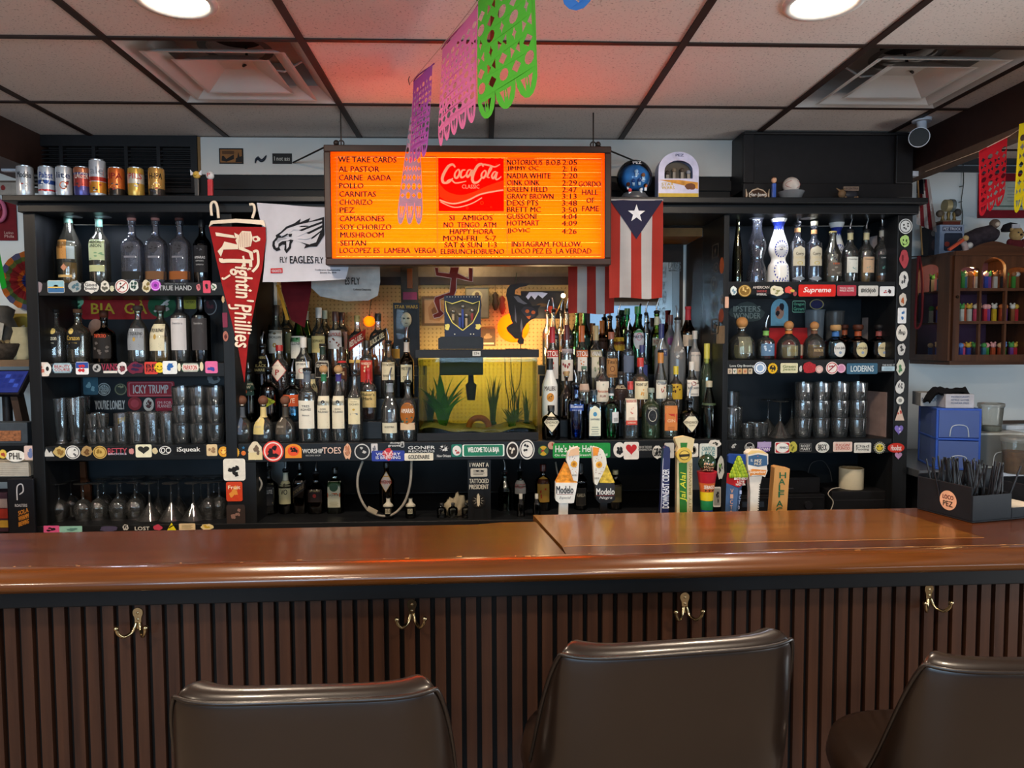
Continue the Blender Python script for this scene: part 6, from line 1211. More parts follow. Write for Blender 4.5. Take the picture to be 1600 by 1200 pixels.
# ================================================================ stickers: parts of the board they are stuck to
SN_=[0]
def sticker(unit,px,py,wp,hp,shape,bg,text=None,tc='#eeeeee',extra=None,Y=3.15,lab=None,seed=None):
 root=UNIT[unit];SN_[0]+=1;Y=Y-.000022*SN_[0];c=P(px,py,Y);k=Y/FOC;W,H=wp*k,hp*k;rg=random.Random(seed or int(px*31+py*7))
 fl=lambda j:(lambda u,v:(c.x-root.location.x+u,Y-.0006-.0005*j-root.location.y,c.z-root.location.z+v))
 mb=MB();m=M(bg,.5,0,.08,60)if bg else None
 if shape=='c':o=ell(0,0,W/2,H/2,26)
 elif shape=='o':o=ell(0,0,W/2,H/2,26)
 elif shape=='d':o=[(0,-H/2),(W/2,0),(0,H/2),(-W/2,0)]
 elif shape=='x':o=[(-W/2,0),(-W*.38,-H/2),(W*.38,-H/2),(W/2,0),(W*.38,H/2),(-W*.38,H/2)]
 elif shape=='h':o=heart(0,0,W,H)[::-1]
 elif shape=='s':o=star(0,0,W/2)
 elif shape=='tri':o=[(-W/2,-H/2),(W/2,-H/2),(0,H/2)]
 elif shape=='a':o=[(-W/2,-H/2),(W/2,-H/2)]+[(W/2*math.cos(q),H*.1+H*.4*math.sin(q))for q in [PI*i/12 for i in range(13)]]
 elif shape=='b':o=blob(0,0,W*1.08,H*1.08,rg,16,.28)
 elif shape=='g':o=[(W/2*(1 if i%2 else .86)*math.cos(PI*i/18),H/2*(1 if i%2 else .86)*math.sin(PI*i/18))for i in range(36)]
 else:o=rrect(0,0,W,H,.12)
 if m:mb.flat([o],fl(0),m)
 for ex in extra or[]:
  kd,col=ex[0],M(ex[1],.5,0,.05,60)
  if kd=='ring':mb.flat([ell(0,0,W*.44,H*.44,26),ell(0,0,W*.38,H*.38,26)[::-1]],fl(1),col)
  elif kd=='disc':s=ex[2];mb.flat([ell(0,0,W/2*s,H/2*s,24)],fl(1),col)
  elif kd=='art':
   n=ex[2]if len(ex)>2 else 5;s=ex[3]if len(ex)>3 else .36
   for _ in range(n):mb.flat([blob(rg.uniform(-.2,.2)*W,rg.uniform(-.22,.22)*H,W*s,H*s,rg,9,.55)],fl(1.3+.1*_),col)
  elif kd=='border':mb.flat([rrect(0,0,W*.94,H*.9,.12),rrect(0,0,W*.89,H*.78,.12)[::-1]],fl(1),col)
  elif kd=='inset':s=ex[2]if len(ex)>2 else .86;mb.flat([rrect(0,0,W*s,H*s,.12)],fl(.6),col)
  elif kd=='top':mb.flat([[(-W/2*.96,0),(W/2*.96,0),(W/2*.96,H*.46),(-W/2*.96,H*.46)]],fl(1),col)
  elif kd=='bot':mb.flat([[(-W/2*.96,-H*.46),(W/2*.96,-H*.46),(W/2*.96,-H*.1),(-W/2*.96,-H*.1)]],fl(1),col)
  elif kd=='slash':mb.flat([[(-W*.3,-H*.22),(-W*.24,-H*.28),(W*.3,H*.22),(W*.24,H*.28)]],fl(1.4),col)
  elif kd=='heart':mb.flat([heart(0,H*.05,W*.72,H*.62)[::-1]],fl(1.2),col)
  elif kd=='face':
   for x in (-.16,.16):mb.flat([ell(x*W,.10*H,W*.06,H*.08,10)],fl(1.5),col)
   stroke(mb,[(W*.26*math.cos(q),-H*.02+H*.22*math.sin(q))for q in [PI+PI*i/10 for i in range(11)]],W*.05,fl(1.5),col)
  elif kd=='pie':
   for i in range(0,4,2):a=PI/4+PI/2*i;mb.flat([[(0,0)]+[(W*.44*math.cos(a+PI/2*j/6),H*.44*math.sin(a+PI/2*j/6))for j in range(7)]],fl(1),col)
  elif kd=='wave':mb.flat([smooth([(-W*.44,-H*.02),(-W*.2,H*.10),(W*.15,-H*.06),(W*.44,H*.02)],4)+smooth([(W*.44,-H*.3),(W*.15,-H*.36),(-W*.2,-H*.16),(-W*.44,-H*.30)],4)],fl(1.2),col)
  elif kd=='rays':
   for i in range(10):a=2*PI*i/10;mb.flat([[(W*.2*math.cos(a-.1),H*.2*math.sin(a-.1)),(W*.42*math.cos(a),H*.42*math.sin(a)),(W*.2*math.cos(a+.1),H*.2*math.sin(a+.1))]],fl(1.1),col)
  elif kd=='mount':mb.flat([[(-W*.42,-H*.3),(W*.42,-H*.3),(W*.2,H*.15),(W*.05,-H*.02),(-W*.15,H*.35)]],fl(1.1),col)
  elif kd=='lines':
   for i in range(4):z=H*(.25-.16*i);mb.flat([[(-W*.34,z-H*.02),(W*(.34-.08*(i%2)),z-H*.02),(W*(.34-.08*(i%2)),z+H*.03),(-W*.34,z+H*.03)]],fl(1.4),col)
 if text:
  rows=text.split('|');n=len(rows);tm=M(tc,.5,0,0);fs=1.0 if bg is None else(.74 if shape in ('r','x','b','g')else .62)
  for i,r in enumerate(rows):
   if not r:continue
   h=H*(1.0 if bg is None else .66)/n;mb.text(r,fl(2.2),-W/2*fs,H*(.5 if bg is None else .33)-h*(i+.92),W*fs,h*.84,tm,.03,.25 if r=='Supreme' else 0)
 o_=mb.build('sticker',root)
 if lab:o_['label']=lab
 return o_
def stickers():
 def T(unit,ox,oy,s,rows,Y=3.15):
  for r in rows:sticker(unit,ox+r[0]/s,oy+r[1]/s,r[2]/s,r[3]/s,r[4],r[5],*(r[6:8]if len(r)>7 else[None,'#eee']),r[8]if len(r)>8 else None,Y=Y)
 N=None
 # --- left unit
 T('left',0,200,4,[
(230,992,80,80,'b','#8d7f84',N,N,[('art','#5a2a33')]),(350,992,100,76,'r','#e0ddd2',N,N,[('inset','#e8b84a',.9),('bot','#3a6a9a'),('top','#8ab8c8'),('disc','#f0d070',.3)]),(470,990,80,72,'b','#9aa0a0',N,N,[('art','#4a6a78')]),
(570,992,95,80,'b','#dcdad4','Good|Brooklyn','#2a2a2c'),(655,992,60,72,'b','#d6d4c8',N,N,[('art','#5a5a50')]),(700,1003,28,40,'b','#c8c8a8'),(763,990,84,84,'c','#e4e4e0',N,N,[('ring','#a84848'),('slash','#a84848'),('art','#3a3a3a',3,.2)]),(835,985,60,72,'b','#d0d8d4',N,N,[('art','#2a4a44')]),
(915,990,60,80,'b','#cdc6ac',N,N,[('art','#7a6a3a')]),(972,983,66,66,'c','#b04ac4',N,N,[('ring','#e0c0e8'),('disc','#6a2a84',.3)]),(1097,1000,196,34,'t',N,'TRUE HAND','#a8adb0'),(1097,974,130,10,'t',N,'TATTOOS AND ART BY','#7a8084'),(1240,995,28,45,'b','#c87a80',N,N,[('art','#7a2a34')]),(1293,993,46,76,'r','#d04a64',N,N,[('art','#1a1a1c')]),(1337,993,34,45,'b','#d4d4d0',N,N,[('art','#4a6a4a')])])
 T('left',0,440,4,[
(260,548,90,86,'r','#d8ccc2',N,N,[('art','#b86a5a')]),(297,545,46,70,'c','#dcdcd8',N,N,[('disc','#1a1a1c',.4)]),(390,540,124,60,'x','#b8d0d8','BEAUTY|COURSE','#a83030',[('border','#2a4a6a')]),(514,541,78,78,'r','#e8e8ea',N,N,[('top','#2a4a9a'),('art','#c03038')]),(605,540,50,50,'c','#a8a8a8',N,N,[('art','#2a2a2a')]),
(686,534,96,50,'t',N,'VANS','#98304a'),(690,565,84,14,'r','#d8d4cc'),(765,540,66,78,'b','#d8d4d4',N,N,[('art','#7a3a44'),('face','#2a1a1c')]),(850,540,110,76,'b','#6a2038',N,N,[('art','#2a1c40')]),(945,540,80,76,'r','#c84038','BF|FAN','#1c1414'),(998,537,64,64,'c','#e8c82a',N,N,[('face','#2a2414')]),(1062,537,88,80,'r','#dfe4e4',N,N,[('art','#2a62a8')]),(1120,535,20,50,'o','#d8d4b8'),(1190,537,110,52,'x','#e4e0d8','PAPAYON','#b83030',[('border','#3a6a4a')]),(1260,530,22,56,'o','#d8cca8'),(1322,535,76,74,'r','#d86a9c',N,N,[('art','#3a4a9a')])])
 T('left',0,600,4,[
(305,430,80,76,'b','#202428',N,N,[('mount','#c8c8c4')]),(375,425,80,72,'b','#c0a868',N,N,[('art','#8a6a34')]),(455,427,90,84,'c','#dcdcd8',N,N,[('ring','#4a4a4c'),('art','#5a5a5c',4,.2)]),(542,422,72,70,'b','#a88a5a',N,N,[('art','#6a4a2a')]),(625,427,84,80,'c','#c8a85c',N,N,[('ring','#7a5a24'),('art','#8a6a2c',3,.3)]),(735,420,115,46,'t',N,'BETTY','#b04a58'),(735,437,110,14,'t',N,'BROOKS','#c8c8d8'),(822,420,34,40,'b','#cc8a88'),
(898,418,98,80,'r','#e4e0c2',N,N,[('heart','#2a2a24'),]),(968,418,36,40,'b','#d4c49a'),(1033,414,82,60,'o','#1c1c1e','OC','#e8e8e4',[('ring','#e8e8e4')]),(1180,412,190,66,'r','#0d0d0e','iSqueak','#e8e8e4'),(1325,413,66,72,'r','#d8c094',N,N,[('art','#9a7a5a')])])
 T('left',0,600,4,[(98,450,120,72,'o','#e4e2da','PHL','#2a2420'),(195,430,84,88,'r','#d4bcb4',N,N,[('art','#6a7aa8')]),(18,438,50,60,'g','#d8bc50',N,N,[('art','#a84a3a')])])
 T('left',0,600,4,[(322,907,96,44,'r','#d85a90',N,N,[('art','#2a1a24')]),(443,908,138,40,'r','#8ec4b8',N,N,[('art','#5a8a84')]),(680,905,120,40,'b','#4a4560'),(785,895,40,40,'b','#c8c8c4',N,N,[('art','#2a2a2a')]),(890,902,90,26,'t',N,'LOST','#dcdcd4'),(985,897,60,40,'b','#c04058'),(1073,891,58,50,'tri','#e0d420',N,N,[('art','#1a1a14',3,.25)]),(1170,893,100,44,'r','#d8c49c',N,N,[('lines','#8a7a5a')]),(1295,893,80,40,'b','#dccc94',N,N,[('art','#c8a83a')])],3.139)
 T('left',0,440,4,[
(260,146,112,108,'c','#24282c','EXIT 17','#c8c8c8',[('ring','#b8b8b8')]),(234,247,62,104,'o','#7a6a28',N,N,[('ring','#3a3418'),('art','#3a3418',3,.25)]),(483,125,112,90,'b','#3a7a52',N,N,[('disc','#8ac8a0',.7),('art','#2a5a3c',4,.25)]),(745,160,450,148,'r','#9c1a20','BIA  GÀ','#c8a42c'),(1012,150,170,150,'o','#1c5c38',N,N,[('slash','#d8d8d0'),('art','#c8b8b0',4,.2)]),(1187,128,74,84,'r','#b8b038','|TATTOO|','#2a2a1a'),(1310,155,100,120,'o','#33262a',N,N,[('ring','#9a9a9a'),('art','#6a2a34',4,.3)]),(600,290,90,110,'c','#b88a74'),
(650,673,78,78,'c','#b4b8b4','OLD|BROOKS|BOW','#2a2c2c',[('ring','#3a3c3c')]),(755,673,80,78,'c','#3c4038',N,N,[('ring','#8a8a6a'),('art','#a8a07a',4,.2)]),(943,672,286,94,'r','#a82e3a','ICKY TRUMP','#e0d4d0',[('border','#c86a70')]),(688,770,180,68,'t',N,"YOU'RE LONELY",'#b8bcbc'),(843,762,84,84,'c','#8c3038',N,N,[('disc','#a84450',.6)]),(929,768,64,84,'o','#c8c8c4',N,N,[('art','#5a3a3c'),('face','#2a1c1c')]),(1030,778,112,98,'r','#98263c',"I'M FOR|PLANNED|",'#d8b8bc'),(342,640,90,100,'b','#4c2028','Stuff','#c8b8b0'),(1160,690,100,90,'r','#3c4244',N,N,[('art','#8a9090')]),(1290,690,110,80,'o','#602c34',N,N,[('art','#a86a70')]),(1335,610,80,72,'b','#84888a',N,N,[('art','#3c4042')]),(567,650,90,112,'r','#3e6272',N,N,[('art','#8ab0b8')]),(248,665,60,95,'r','#c4bea0',N,N,[('face','#1a1814'),('art','#1a1814',3,.22)])],3.4445)
 T('left',360,440,5.333,[(-60,150,24,60,'b','#b8a07a'),(-45,320,40,120,'r','#7a2a44'),(-40,455,44,84,'o','#a86a5a',N,N,[('art','#5a2a2a')])],3.144)
 # --- centre board
 T('centre',0,600,4,[(1397,423,62,66,'c','#e0a030',N,N,[('face','#a82a20'),('disc','#f0c860',.5)]),(1466,428,64,72,'g','#e0a838',N,N,[('face','#5a3a10')]),(1522,398,24,24,'s','#2f6c98'),(1522,432,28,28,'c','#e07830',N,N,[('face','#7a2a10')])])
 T('centre',0,600,4,[(1465,535,135,138,'r','#dcd8cc',N,N,[('art','#1c1814',6,.3)]),(1465,672,100,122,'r','#c8401e','Fruit||','#f0e0c0',[('art','#e0903a')]),(1475,817,115,126,'r','#332a28',N,N,[('art','#8a6a60',8,.22)])],3.144)
 T('centre',360,640,5.333,[
(208,340,120,170,'b','#d8ccb0',N,N,[('art','#6a5a4a',6,.3),('bot','#d8c898')]),(357,348,172,176,'c','#d8443a',N,N,[('ring','#e8d8d0'),('art','#1c1214',7,.32)]),(525,345,135,118,'a','#e08a28',N,N,[('disc','#e0502a',.7),('art','#1c120c',6,.24)]),(687,345,168,44,'t',N,'WORSHIP','#d8d8d4'),(690,382,120,14,'t',N,'RECORD SHOP','#a8a8a4'),(845,340,152,62,'t',N,'TOES','#d8b8a8'),(975,348,72,140,'b','#d8a888',N,N,[('art','#b87a5a'),('face','#5a3024')]),(1098,350,146,150,'c','#1f2022',N,N,[('ring','#c8c8c4'),('art','#b8b8b4',3,.22)]),(1200,322,54,80,'r','#c8c4c4',N,N,[('art','#6a6a70')]),
(1315,385,274,88,'r','#2c3c94','VICTORY|IS BREWING','#e0e0e8'),(1315,372,96,110,'b','#c0303a','V','#e0b8b8'),(1372,278,84,24,'t',N,'dusty','#dcdcd8'),(1365,304,100,24,'t',N,'groove','#dcdcd8'),(1432,292,40,60,'b','#a8a8a4',N,N,[('art','#2a2a2a')])])
 T('centre',620,540,5.333,[
(207,850,225,34,'t',N,'GONER','#d8d8d4'),(207,880,215,20,'t',N,'RECORDS','#d8d8d4'),(184,927,240,62,'r','#e0d8c4','GOLDENAIRE','#1c1814'),(393,855,100,76,'b','#1d1b1a',N,N,[('rays','#dcdcd8'),('art','#dcdcd8',4,.3)]),(393,918,115,26,'t',N,'New Orleans','#d0d0cc'),(500,875,90,106,'r','#1f6c5c',N,N,[('disc','#d8d8d4',.8),('art','#a84a4a',4,.25)]),(722,873,352,100,'r','#e0e8e0','WELCOME TO LA BAJA','#e8ece8',[('inset','#1f7458',.93)]),(964,873,102,146,'o','#e0dcd4',N,N,[('disc','#2a221c',.82),('art','#d0c8b8',5,.22)]),(1085,865,128,170,'o','#dedbd4',N,N,[('ring','#2a2a2c'),('art','#2c2c2e',4,.2)]),(1221,876,88,92,'c','#3c5a34',N,N,[('pie','#c09a2a'),('art','#9a3428',2,.25)]),(1290,832,64,66,'c','#b88e78',N,N,[('art','#a83a34',3,.3)])])
 T('centre',830,640,5.333,[
(420,340,486,126,'r','#1f8a3e'),(345,325,290,70,'t',N,"He's Not He",'#e0ece0'),(510,325,40,60,'t',N,'re','#e0ece0'),(415,380,445,30,'t',N,'On the Town Green/Chapel Hill','#d8e8d8'),(735,335,104,130,'c','#dcd8d2',N,N,[('art','#1c1c1e',5,.35)]),(834,342,130,148,'r','#e0dad4',N,N,[('heart','#b82a30'),('mount','#e0dad4')]),(948,322,115,44,'t',N,'HUB OF THE BOX|KENSINGTON','#a8a8a4'),(1052,355,92,120,'b','#cfccc4','GRUB','#1c1c1c',[('art','#2a2a2a',4,.25)]),(1150,340,82,130,'r','#b8b4ac',N,N,[('art','#3a3a3a')]),(1352,338,82,116,'r','#dcdad4',N,N,[('disc','#6a6a64',.6),('disc','#dcdad4',.4)]),(1475,345,150,130,'r','#d4dcd8','CANYON|LAKE','#4a8a94'),(1530,280,110,70,'b','#d8d4cc',N,N,[('art','#3a3a34',6,.25)])])
 # lower post signs and recess-side stickers
 T('centre',680,700,7.27,[(500,190,215,54,'t',N,'I WANT A','#d0c8b4'),(497,278,190,96,'r','#b8b0a0',N,N,[('lines','#1a1614'),('art','#1a1614',2,.3)]),(497,374,220,62,'t',N,'TATTOOED','#c8c0ae'),(497,440,222,62,'t',N,'PRESIDENT','#c8c0ae'),(492,600,165,165,'c','#15120f',N,N,[('rays','#a8a090')]),(490,590,36,150,'o','#c4b89c')],3.1545)
 T('right',1090,680,9.23,[(330,470,110,350,'b','#b8b8b0',N,N,[('art','#2a2c2c',8,.2),('art','#5a8a3c',3,.22)]),(280,890,110,300,'r','#c8c6c0',N,N,[('inset','#8a8a84',.85),('art','#26262a',8,.22)])],3.144)
 # --- right unit
 T('right',1110,300,5,[
(180,770,56,82,'b','#d0d8d4',N,N,[('art','#6a8a9a')]),(268,772,105,95,'c','#7a5c24',N,N,[('ring','#c8a860'),('art','#d8b870',4,.22)]),(395,745,130,24,'t',N,'AMERICAN','#c8c0b8'),(400,775,80,20,'t',N,'SARDINE','#a84a4a'),(400,800,80,20,'t',N,'IMPERIAL','#c8c8c4'),(518,772,120,90,'b','#d4ceb4',N,N,[('art','#8a8a5a',5,.25)]),(612,765,74,60,'b','#d04a42'),(640,772,40,24,'b','#c8a84a'),(660,795,30,36,'c','#98484a'),(833,770,298,94,'r','#cc2018','Supreme','#f0e8e4'),(1064,770,155,84,'r','#a42e3e',"YOU'LL NEVER|WALK ALONE|",'#e0d0d0'),(1233,772,160,82,'r','#c8c6c0','#rickjob','#33332f'),(1380,775,120,76,'r','#dcdedf',N,N,[('art','#3a2a30',5,.25),('art','#a83038',3,.2)])])
 T('right',1110,300,5,[(285,940,290,160,'b','#3c4644','IPSTERS|WONDER','#8a948c'),(540,940,140,212,'a','#7ab4cc',N,N,[('art','#1c1a24',4,.3),('disc','#b88a74',.5),('art','#a8543c',2,.25)]),(690,895,110,104,'b','#16262a','Oregon|Grown','#7ac8a0',[('border','#9ad8b8')]),(830,878,130,92,'b','#2c2c58',N,N,[('ring','#b8a86a')]),(1405,915,60,100,'o','#461c28')],3.4445)
 T('right',1110,480,5,[
(245,460,192,28,'t',N,'Love City Brewing','#c8ccc8'),(152,500,36,42,'r','#b8a894',N,N,[('art','#7a6a5a')]),(190,500,32,42,'r','#c8c0b4',N,N,[('art','#6a7a6a')]),(228,500,36,42,'r','#b89a6a',N,N,[('art','#8a4a3a')]),(270,500,36,42,'r','#c0a07a',N,N,[('art','#a85a3a')]),(312,500,32,42,'r','#bcae94',N,N,[('art','#6a5a4a')]),(388,475,100,100,'c','#dce2e6',N,N,[('ring','#4a6a9a'),('disc','#8aa4c4',.5)]),(486,478,82,90,'g','#d8ac1c',N,N,[('disc','#2a2414',.6),('art','#d8ac1c',3,.25)]),(615,475,140,78,'r','#ccc8a4','Green|Jeans','#5a6a34'),(705,480,26,50,'b','#b8b8b4'),(775,475,124,96,'b','#a02028',N,N,[('rays','#c03038')]),(850,485,62,62,'c','#d4b8b0',N,N,[('ring','#a85a54')]),(950,475,100,100,'c','#e4dcd6',N,N,[('ring','#b83a40'),('slash','#8a2a34'),('art','#a83a44',3,.2)]),(1022,478,72,72,'c','#c888a8',N,N,[('ring','#e0c0d0')]),(1185,480,250,86,'r','#345e78','LODERNS','#c8d4d8'),(1390,480,110,36,'r','#a8c0cc',N,N,[('lines','#6a8494')]),(1390,452,100,18,'t',N,'THE ROSE ST','#b8c0c4')])
 T('right',1110,480,5,[
(185,1090,90,84,'b','#1a1a1c',N,N,[('art','#b0b0ac',6,.25)]),(305,1095,90,90,'c','#1c1c1e','local','#c0c0bc',[('ring','#a8a8a4')]),(420,1095,116,96,'b','#6c4a94','|TOWN','#d8d0e0',[('top','#a898c0')]),(562,1097,122,90,'r','#dcdcd8',N,N,[('inset','#b83038',.9),('disc','#e4e4e0',.86)]),(575,1096,72,20,'t',N,'PEMBICZ','#2a2a4a'),(562,1118,62,22,'o','#23284a'),(645,1095,76,96,'b','#b4ac48',N,N,[('art','#6a6a2a',3,.3)]),(742,1095,105,76,'r','#121214','BLOODY|MARY','#c8c8c4',[('border','#6a6a6a')]),(875,1095,112,88,'o','#e0e0da','BRECK','#23241f',[('ring','#c8c8c0')]),(1033,1090,156,80,'r','#e0c8bc',"FUGGIN'|STUNOD",'#b84a3c'),(1188,1098,140,82,'r','#dedcd4','Dad|Footing','#55554f'),(1322,1098,100,100,'g','#d4d098',N,N,[('disc','#d8c03a',.55),('face','#3a3a1c'),('ring','#3a4a7a')])])
 T('right',1110,480,5,[(1450,1098,138,78,'o','#c83020','Hoodrat','#f0e0dc'),(1468,1163,60,58,'h','#b890b8')],3.144)
 T('right',1380,330,4.445,[(155,105,98,105,'c','#d0d4d4',N,N,[('ring','#3a3c3e'),('art','#3a3c3e',5,.2)]),(150,210,74,92,'b','#a8cc78',N,N,[('face','#22301a'),('art','#22301a',2,.22)]),(145,330,66,130,'b','#a44048',N,N,[('art','#6a2028',3,.3)]),(142,480,68,136,'b','#cfcfcb',N,N,[('art','#3c3c40',6,.25)]),(135,615,58,100,'b','#c8c0b4',N,N,[('art','#a8582c',5,.3)]),(130,725,62,110,'r','#dcdedf',N,N,[('art','#3a6aa0',4,.28)]),(128,845,80,118,'o','#d6d2c8','|EMERALD|','#4a4a46',[('art','#3a3a38',2,.2)]),(126,960,64,90,'b','#c0c0bc',N,N,[('art','#3a3a3c',5,.3)]),(120,1085,64,120,'b','#c8c8b8',N,N,[('art','#4a7a54',5,.3)])],3.144)
 T('right',1380,580,4.445,[(117,110,68,100,'b','#cfcfcb',N,N,[('art','#5a5a5c',6,.22)]),(117,203,56,56,'c','#d8d8d0',N,N,[('disc','#8a8a84',.5)]),(115,290,68,108,'tri','#d0b8a8',N,N,[('art','#b03a30',3,.25)]),(108,410,64,70,'h','#7868b4',N,N,[('art','#c8c0d8',2,.25)])],3.144)
 T('right',1110,300,5,[(128,862,30,88,'r','#c8a08a')],3.144)
 # stickers on the dark side board of the recess (faces left)
 root=UNIT['right']
 for n,(px,py,wp,hp,c,ln) in enumerate([(1118,392,10,21,'#4a4440',1),(1128,415,7,26,'#a85a34',0),(1119,418,8,15,'#6a605a',1),(1115,444,9,24,'#6a645e',2),(1117,475,8,25,'#6a645e',2),(1128,468,6,16,'#7a6a5a',2),(1127,493,8,22,'#a0503a',0),(1117,510,12,24,'#6a625c',1),(1126,523,13,28,'#a8957a',0)]):
  q=PX(px,py,1.047);kz=q.y/FOC;dz=hp*kz/2;dy=abs(PX(px+wp/2,py,1.047).y-PX(px-wp/2,py,1.047).y)/2
  fn=lambda u,v,q=q:(1.0468-root.location.x-.0004,q.y-u-root.location.y,q.z+v-root.location.z);mb=MB();m=M(c,.6)
  o=ell(0,0,dy,dz,20)if n not in (0,7,8)else rrect(0,0,2*dy,2*dz,.1)
  if ln:mb.flat([o,[(a*.78,b*.86)for a,b in o][::-1]],fn,m);mb.flat([blob(0,0,dy*.9,dz*.9,rnd,10,.5)],fn,m)
  else:mb.flat([o],fn,m)
  mb.build('sticker',root)
stickers()
# ================================================================ aquarium and the recess behind it
def bx(t,nm,lo,hi,mt,bev=.0):mb=MB();mb.box(lo,hi,mt);return mb.build(nm,t,bevel=bev)
def leafset(t,nm,mt,specs,w=.012):
 """tapering bent blades with a little thickness: (x, y, z0, dx, dy, h)"""
 mb=MB()
 for x,y,z,dx,dy,h in specs:
  n=7;L=[];R=[]
  for i in range(n+1):
   f=i/n;q=w*math.sin(PI*(.12+.88*f))*(1 if f<.97 else .2);px=x+dx*f*f;py=y+dy*f*f;pz=z+h*f*(1-.18*f*abs(dx)/max(.01,h))
   a=math.atan2(dy,dx)+PI/2;L.append((px+q/2*math.cos(a)*.6+q/2*.5,py,pz));R.append((px-q/2*math.cos(a)*.6-q/2*.5,py+.003,pz+.001))
  vs=L+R;mb.add(vs,[(i,i+1,n+2+i,n+1+i)for i in range(n)],mt,True)
 return mb.build(nm,t)
def aquarium():
 Y0=3.185;a=P(652,682,Y0);b=P(841,546,Y0);x0,x1=a.x,b.x;W=x1-x0;z0=1.1805;H=b.z-z0;D=.26
 t=thing('aquarium',(x0,Y0,z0),'black-rimmed glass fish tank with cloudy yellowish water, in the middle of the back bar','aquarium')
 k=M('#1b1816',.45)
 mb=MB()
 for lo,hi in (((0,0,0),(W,.012,.033)),((0,D-.012,0),(W,D,.033)),((0,.012,0),(.012,D-.012,.033)),((W-.012,.012,0),(W,D-.012,.033)),((.012,.012,.0),(W-.012,D-.012,.006))):mb.box(lo,hi,k)
 mb.build('base_rim',t)
 g=GL('#d8efe4',.02,0,4,1.18)
 mb=MB();g0,g1=.006,H-.02
 for lo,hi in (((.004,.004,g0),(W-.004,.009,g1)),((.004,D-.009,g0),(W-.004,D-.004,g1)),((.004,.009,g0),(.009,D-.009,g1)),((W-.009,.009,g0),(W-.004,D-.009,g1))):mb.box(lo,hi,g)
 mb.build('glass_tank',t)
 mb=MB()
 for lo,hi in (((-.003,-.003,H-.035),(W+.003,.014,H)),((-.003,D-.014,H-.035),(W+.003,D+.003,H)),((-.003,.014,H-.035),(.014,D-.014,H)),((W-.014,.014,H-.035),(W+.003,D-.014,H))):mb.box(lo,hi,k)
 mb.build('top_rim',t)
 wv=newmat('tank water');mt,nt,out=wv;tr=nt.nodes.new('ShaderNodeBsdfTransparent');tr.inputs[0].default_value=(.72,.73,.42,1);nt.links.new(tr.outputs[0],out.inputs[0])
 bx(t,'water',(.0095,.0095,.034),(W-.0095,D-.0095,H-.045),mt)
 mb=MB();sd=M('#9a8f74',.9,0,.25,120,0,.5);n=24;vs=[];fs=[]
 for i in range(n+1):
  for j in range(5):
   u,v=i/n,j/4;vs.append((.011+(W-.022)*u,.011+(D-.022)*v,.042+.010*math.sin(u*7+1)+.012*v+.006*math.sin(u*17)))
 for i in range(n):
  for j in range(4):fs.append((i*5+j,(i+1)*5+j,(i+1)*5+j+1,i*5+j+1))
 mb.add(vs,fs,sd,True);mb.build('sand',t)
 bx(t,'price_label',(W*.46,-.0045,H-.027),(W*.525,-.0032,H-.006),M('#c8c4bc',.6))
 mb=MB();mb.text('574',lambda u,v:(u,-.005,v),W*.47,H-.023,W*.045,.012,M('#2a2a2a'),.02);mb.build('label_print',t)
 gr=M('#2c5a24',.6,0,.3,30);gd=M('#1f3f1c',.6,0,.3,30);ol=M('#4a5a30',.7,0,.3,40)
 L=lambda px,py,dy:(P(px,py,Y0+dy).x,Y0+dy,z0+.055)
 rg=random.Random(4)
 def plant(name,px,dy,lab,mt,n,hh,sp,w):
  x,y,z=L(px,660,dy);q=thing(name,(x,y,z0+.052),lab,'aquarium plant','plants in the fish tank')
  leafset(q,'leaves',mt,[(rg.uniform(-.012,.012),rg.uniform(-.012,.012),0,rg.uniform(-sp,sp),rg.uniform(-.05,.05)*min(1,sp*10),hh*rg.uniform(.5,1))for _ in range(n)],w)
  mb=MB();mb.ball((0,0,.004),.016,gd,10,6,(1.2,1,.6));mb.build('root_tuft',q)
 plant('aquarium_plant',692,.13,'broad-leaved green plant filling the left side of the fish tank',gr,26,.25,.115,.042)
 plant('aquarium_plant',672,.17,'narrow green plant in the back left corner of the fish tank',gd,14,.19,.05,.026)
 plant('aquarium_plant',770,.19,'feathery green plant in the middle of the fish tank',ol,26,.25,.035,.010)
 plant('aquarium_plant',806,.18,'tall thin-stemmed plant near the right side of the fish tank',gd,8,.26,.03,.006)
 plant('aquarium_plant',800,.08,'low mossy plant at the right side of the fish tank floor',ol,34,.10,.06,.014)
 plant('aquarium_plant',822,.15,'grassy plant in the right corner of the fish tank',ol,12,.19,.02,.008)
 # clay arch, hanging plant basket, filter box, wires
 x,y,z=L(748,645,.08);q=thing('clay_arch',(x,y,z0+.046),'reddish clay arch ornament on the sand of the fish tank','ornament');mb=MB();mb.tube([(.045*math.cos(s),0,.004+.042*math.sin(s))for s in [PI*i/14 for i in range(15)]],.014,M('#8a4a2c',.8,0,.25,40,0,.4),10);mb.build('arch',q)
 x=P(736,600,Y0+.10).x;zt=P(736,582,Y0+.1).z;zb_=P(736,625,Y0+.1).z
 q=thing('plant_basket',(x,Y0+.10,zb_),'dark mesh basket hanging in the middle of the fish tank','plant basket');mb=MB();mb.lathe([(0,.018),(.05,.024),(.07,.026),(.08,.014),(zt-zb_,.011),(z0+H-.03-zb_,.009)],M('#1f1c16',.7,0,.3,60),14);mb.build('basket',q)
 xa,xb=P(687,570,Y0+.06).x,P(755,570,Y0+.06).x;zf0,zf1=P(700,586,Y0+.06).z,P(700,526,Y0+.03).z
 q=thing('aquarium_filter',((xa+xb)/2,Y0+.08,zf0),'black filter box hanging into the tank, its lid standing above the rim','filter');fb=M('#17130f',.4)
 w2=(xb-xa)/2;bx(q,'filter_box',(-w2,-.045,0),(w2,.035,z0+H+.002-zf0),fb,.004)
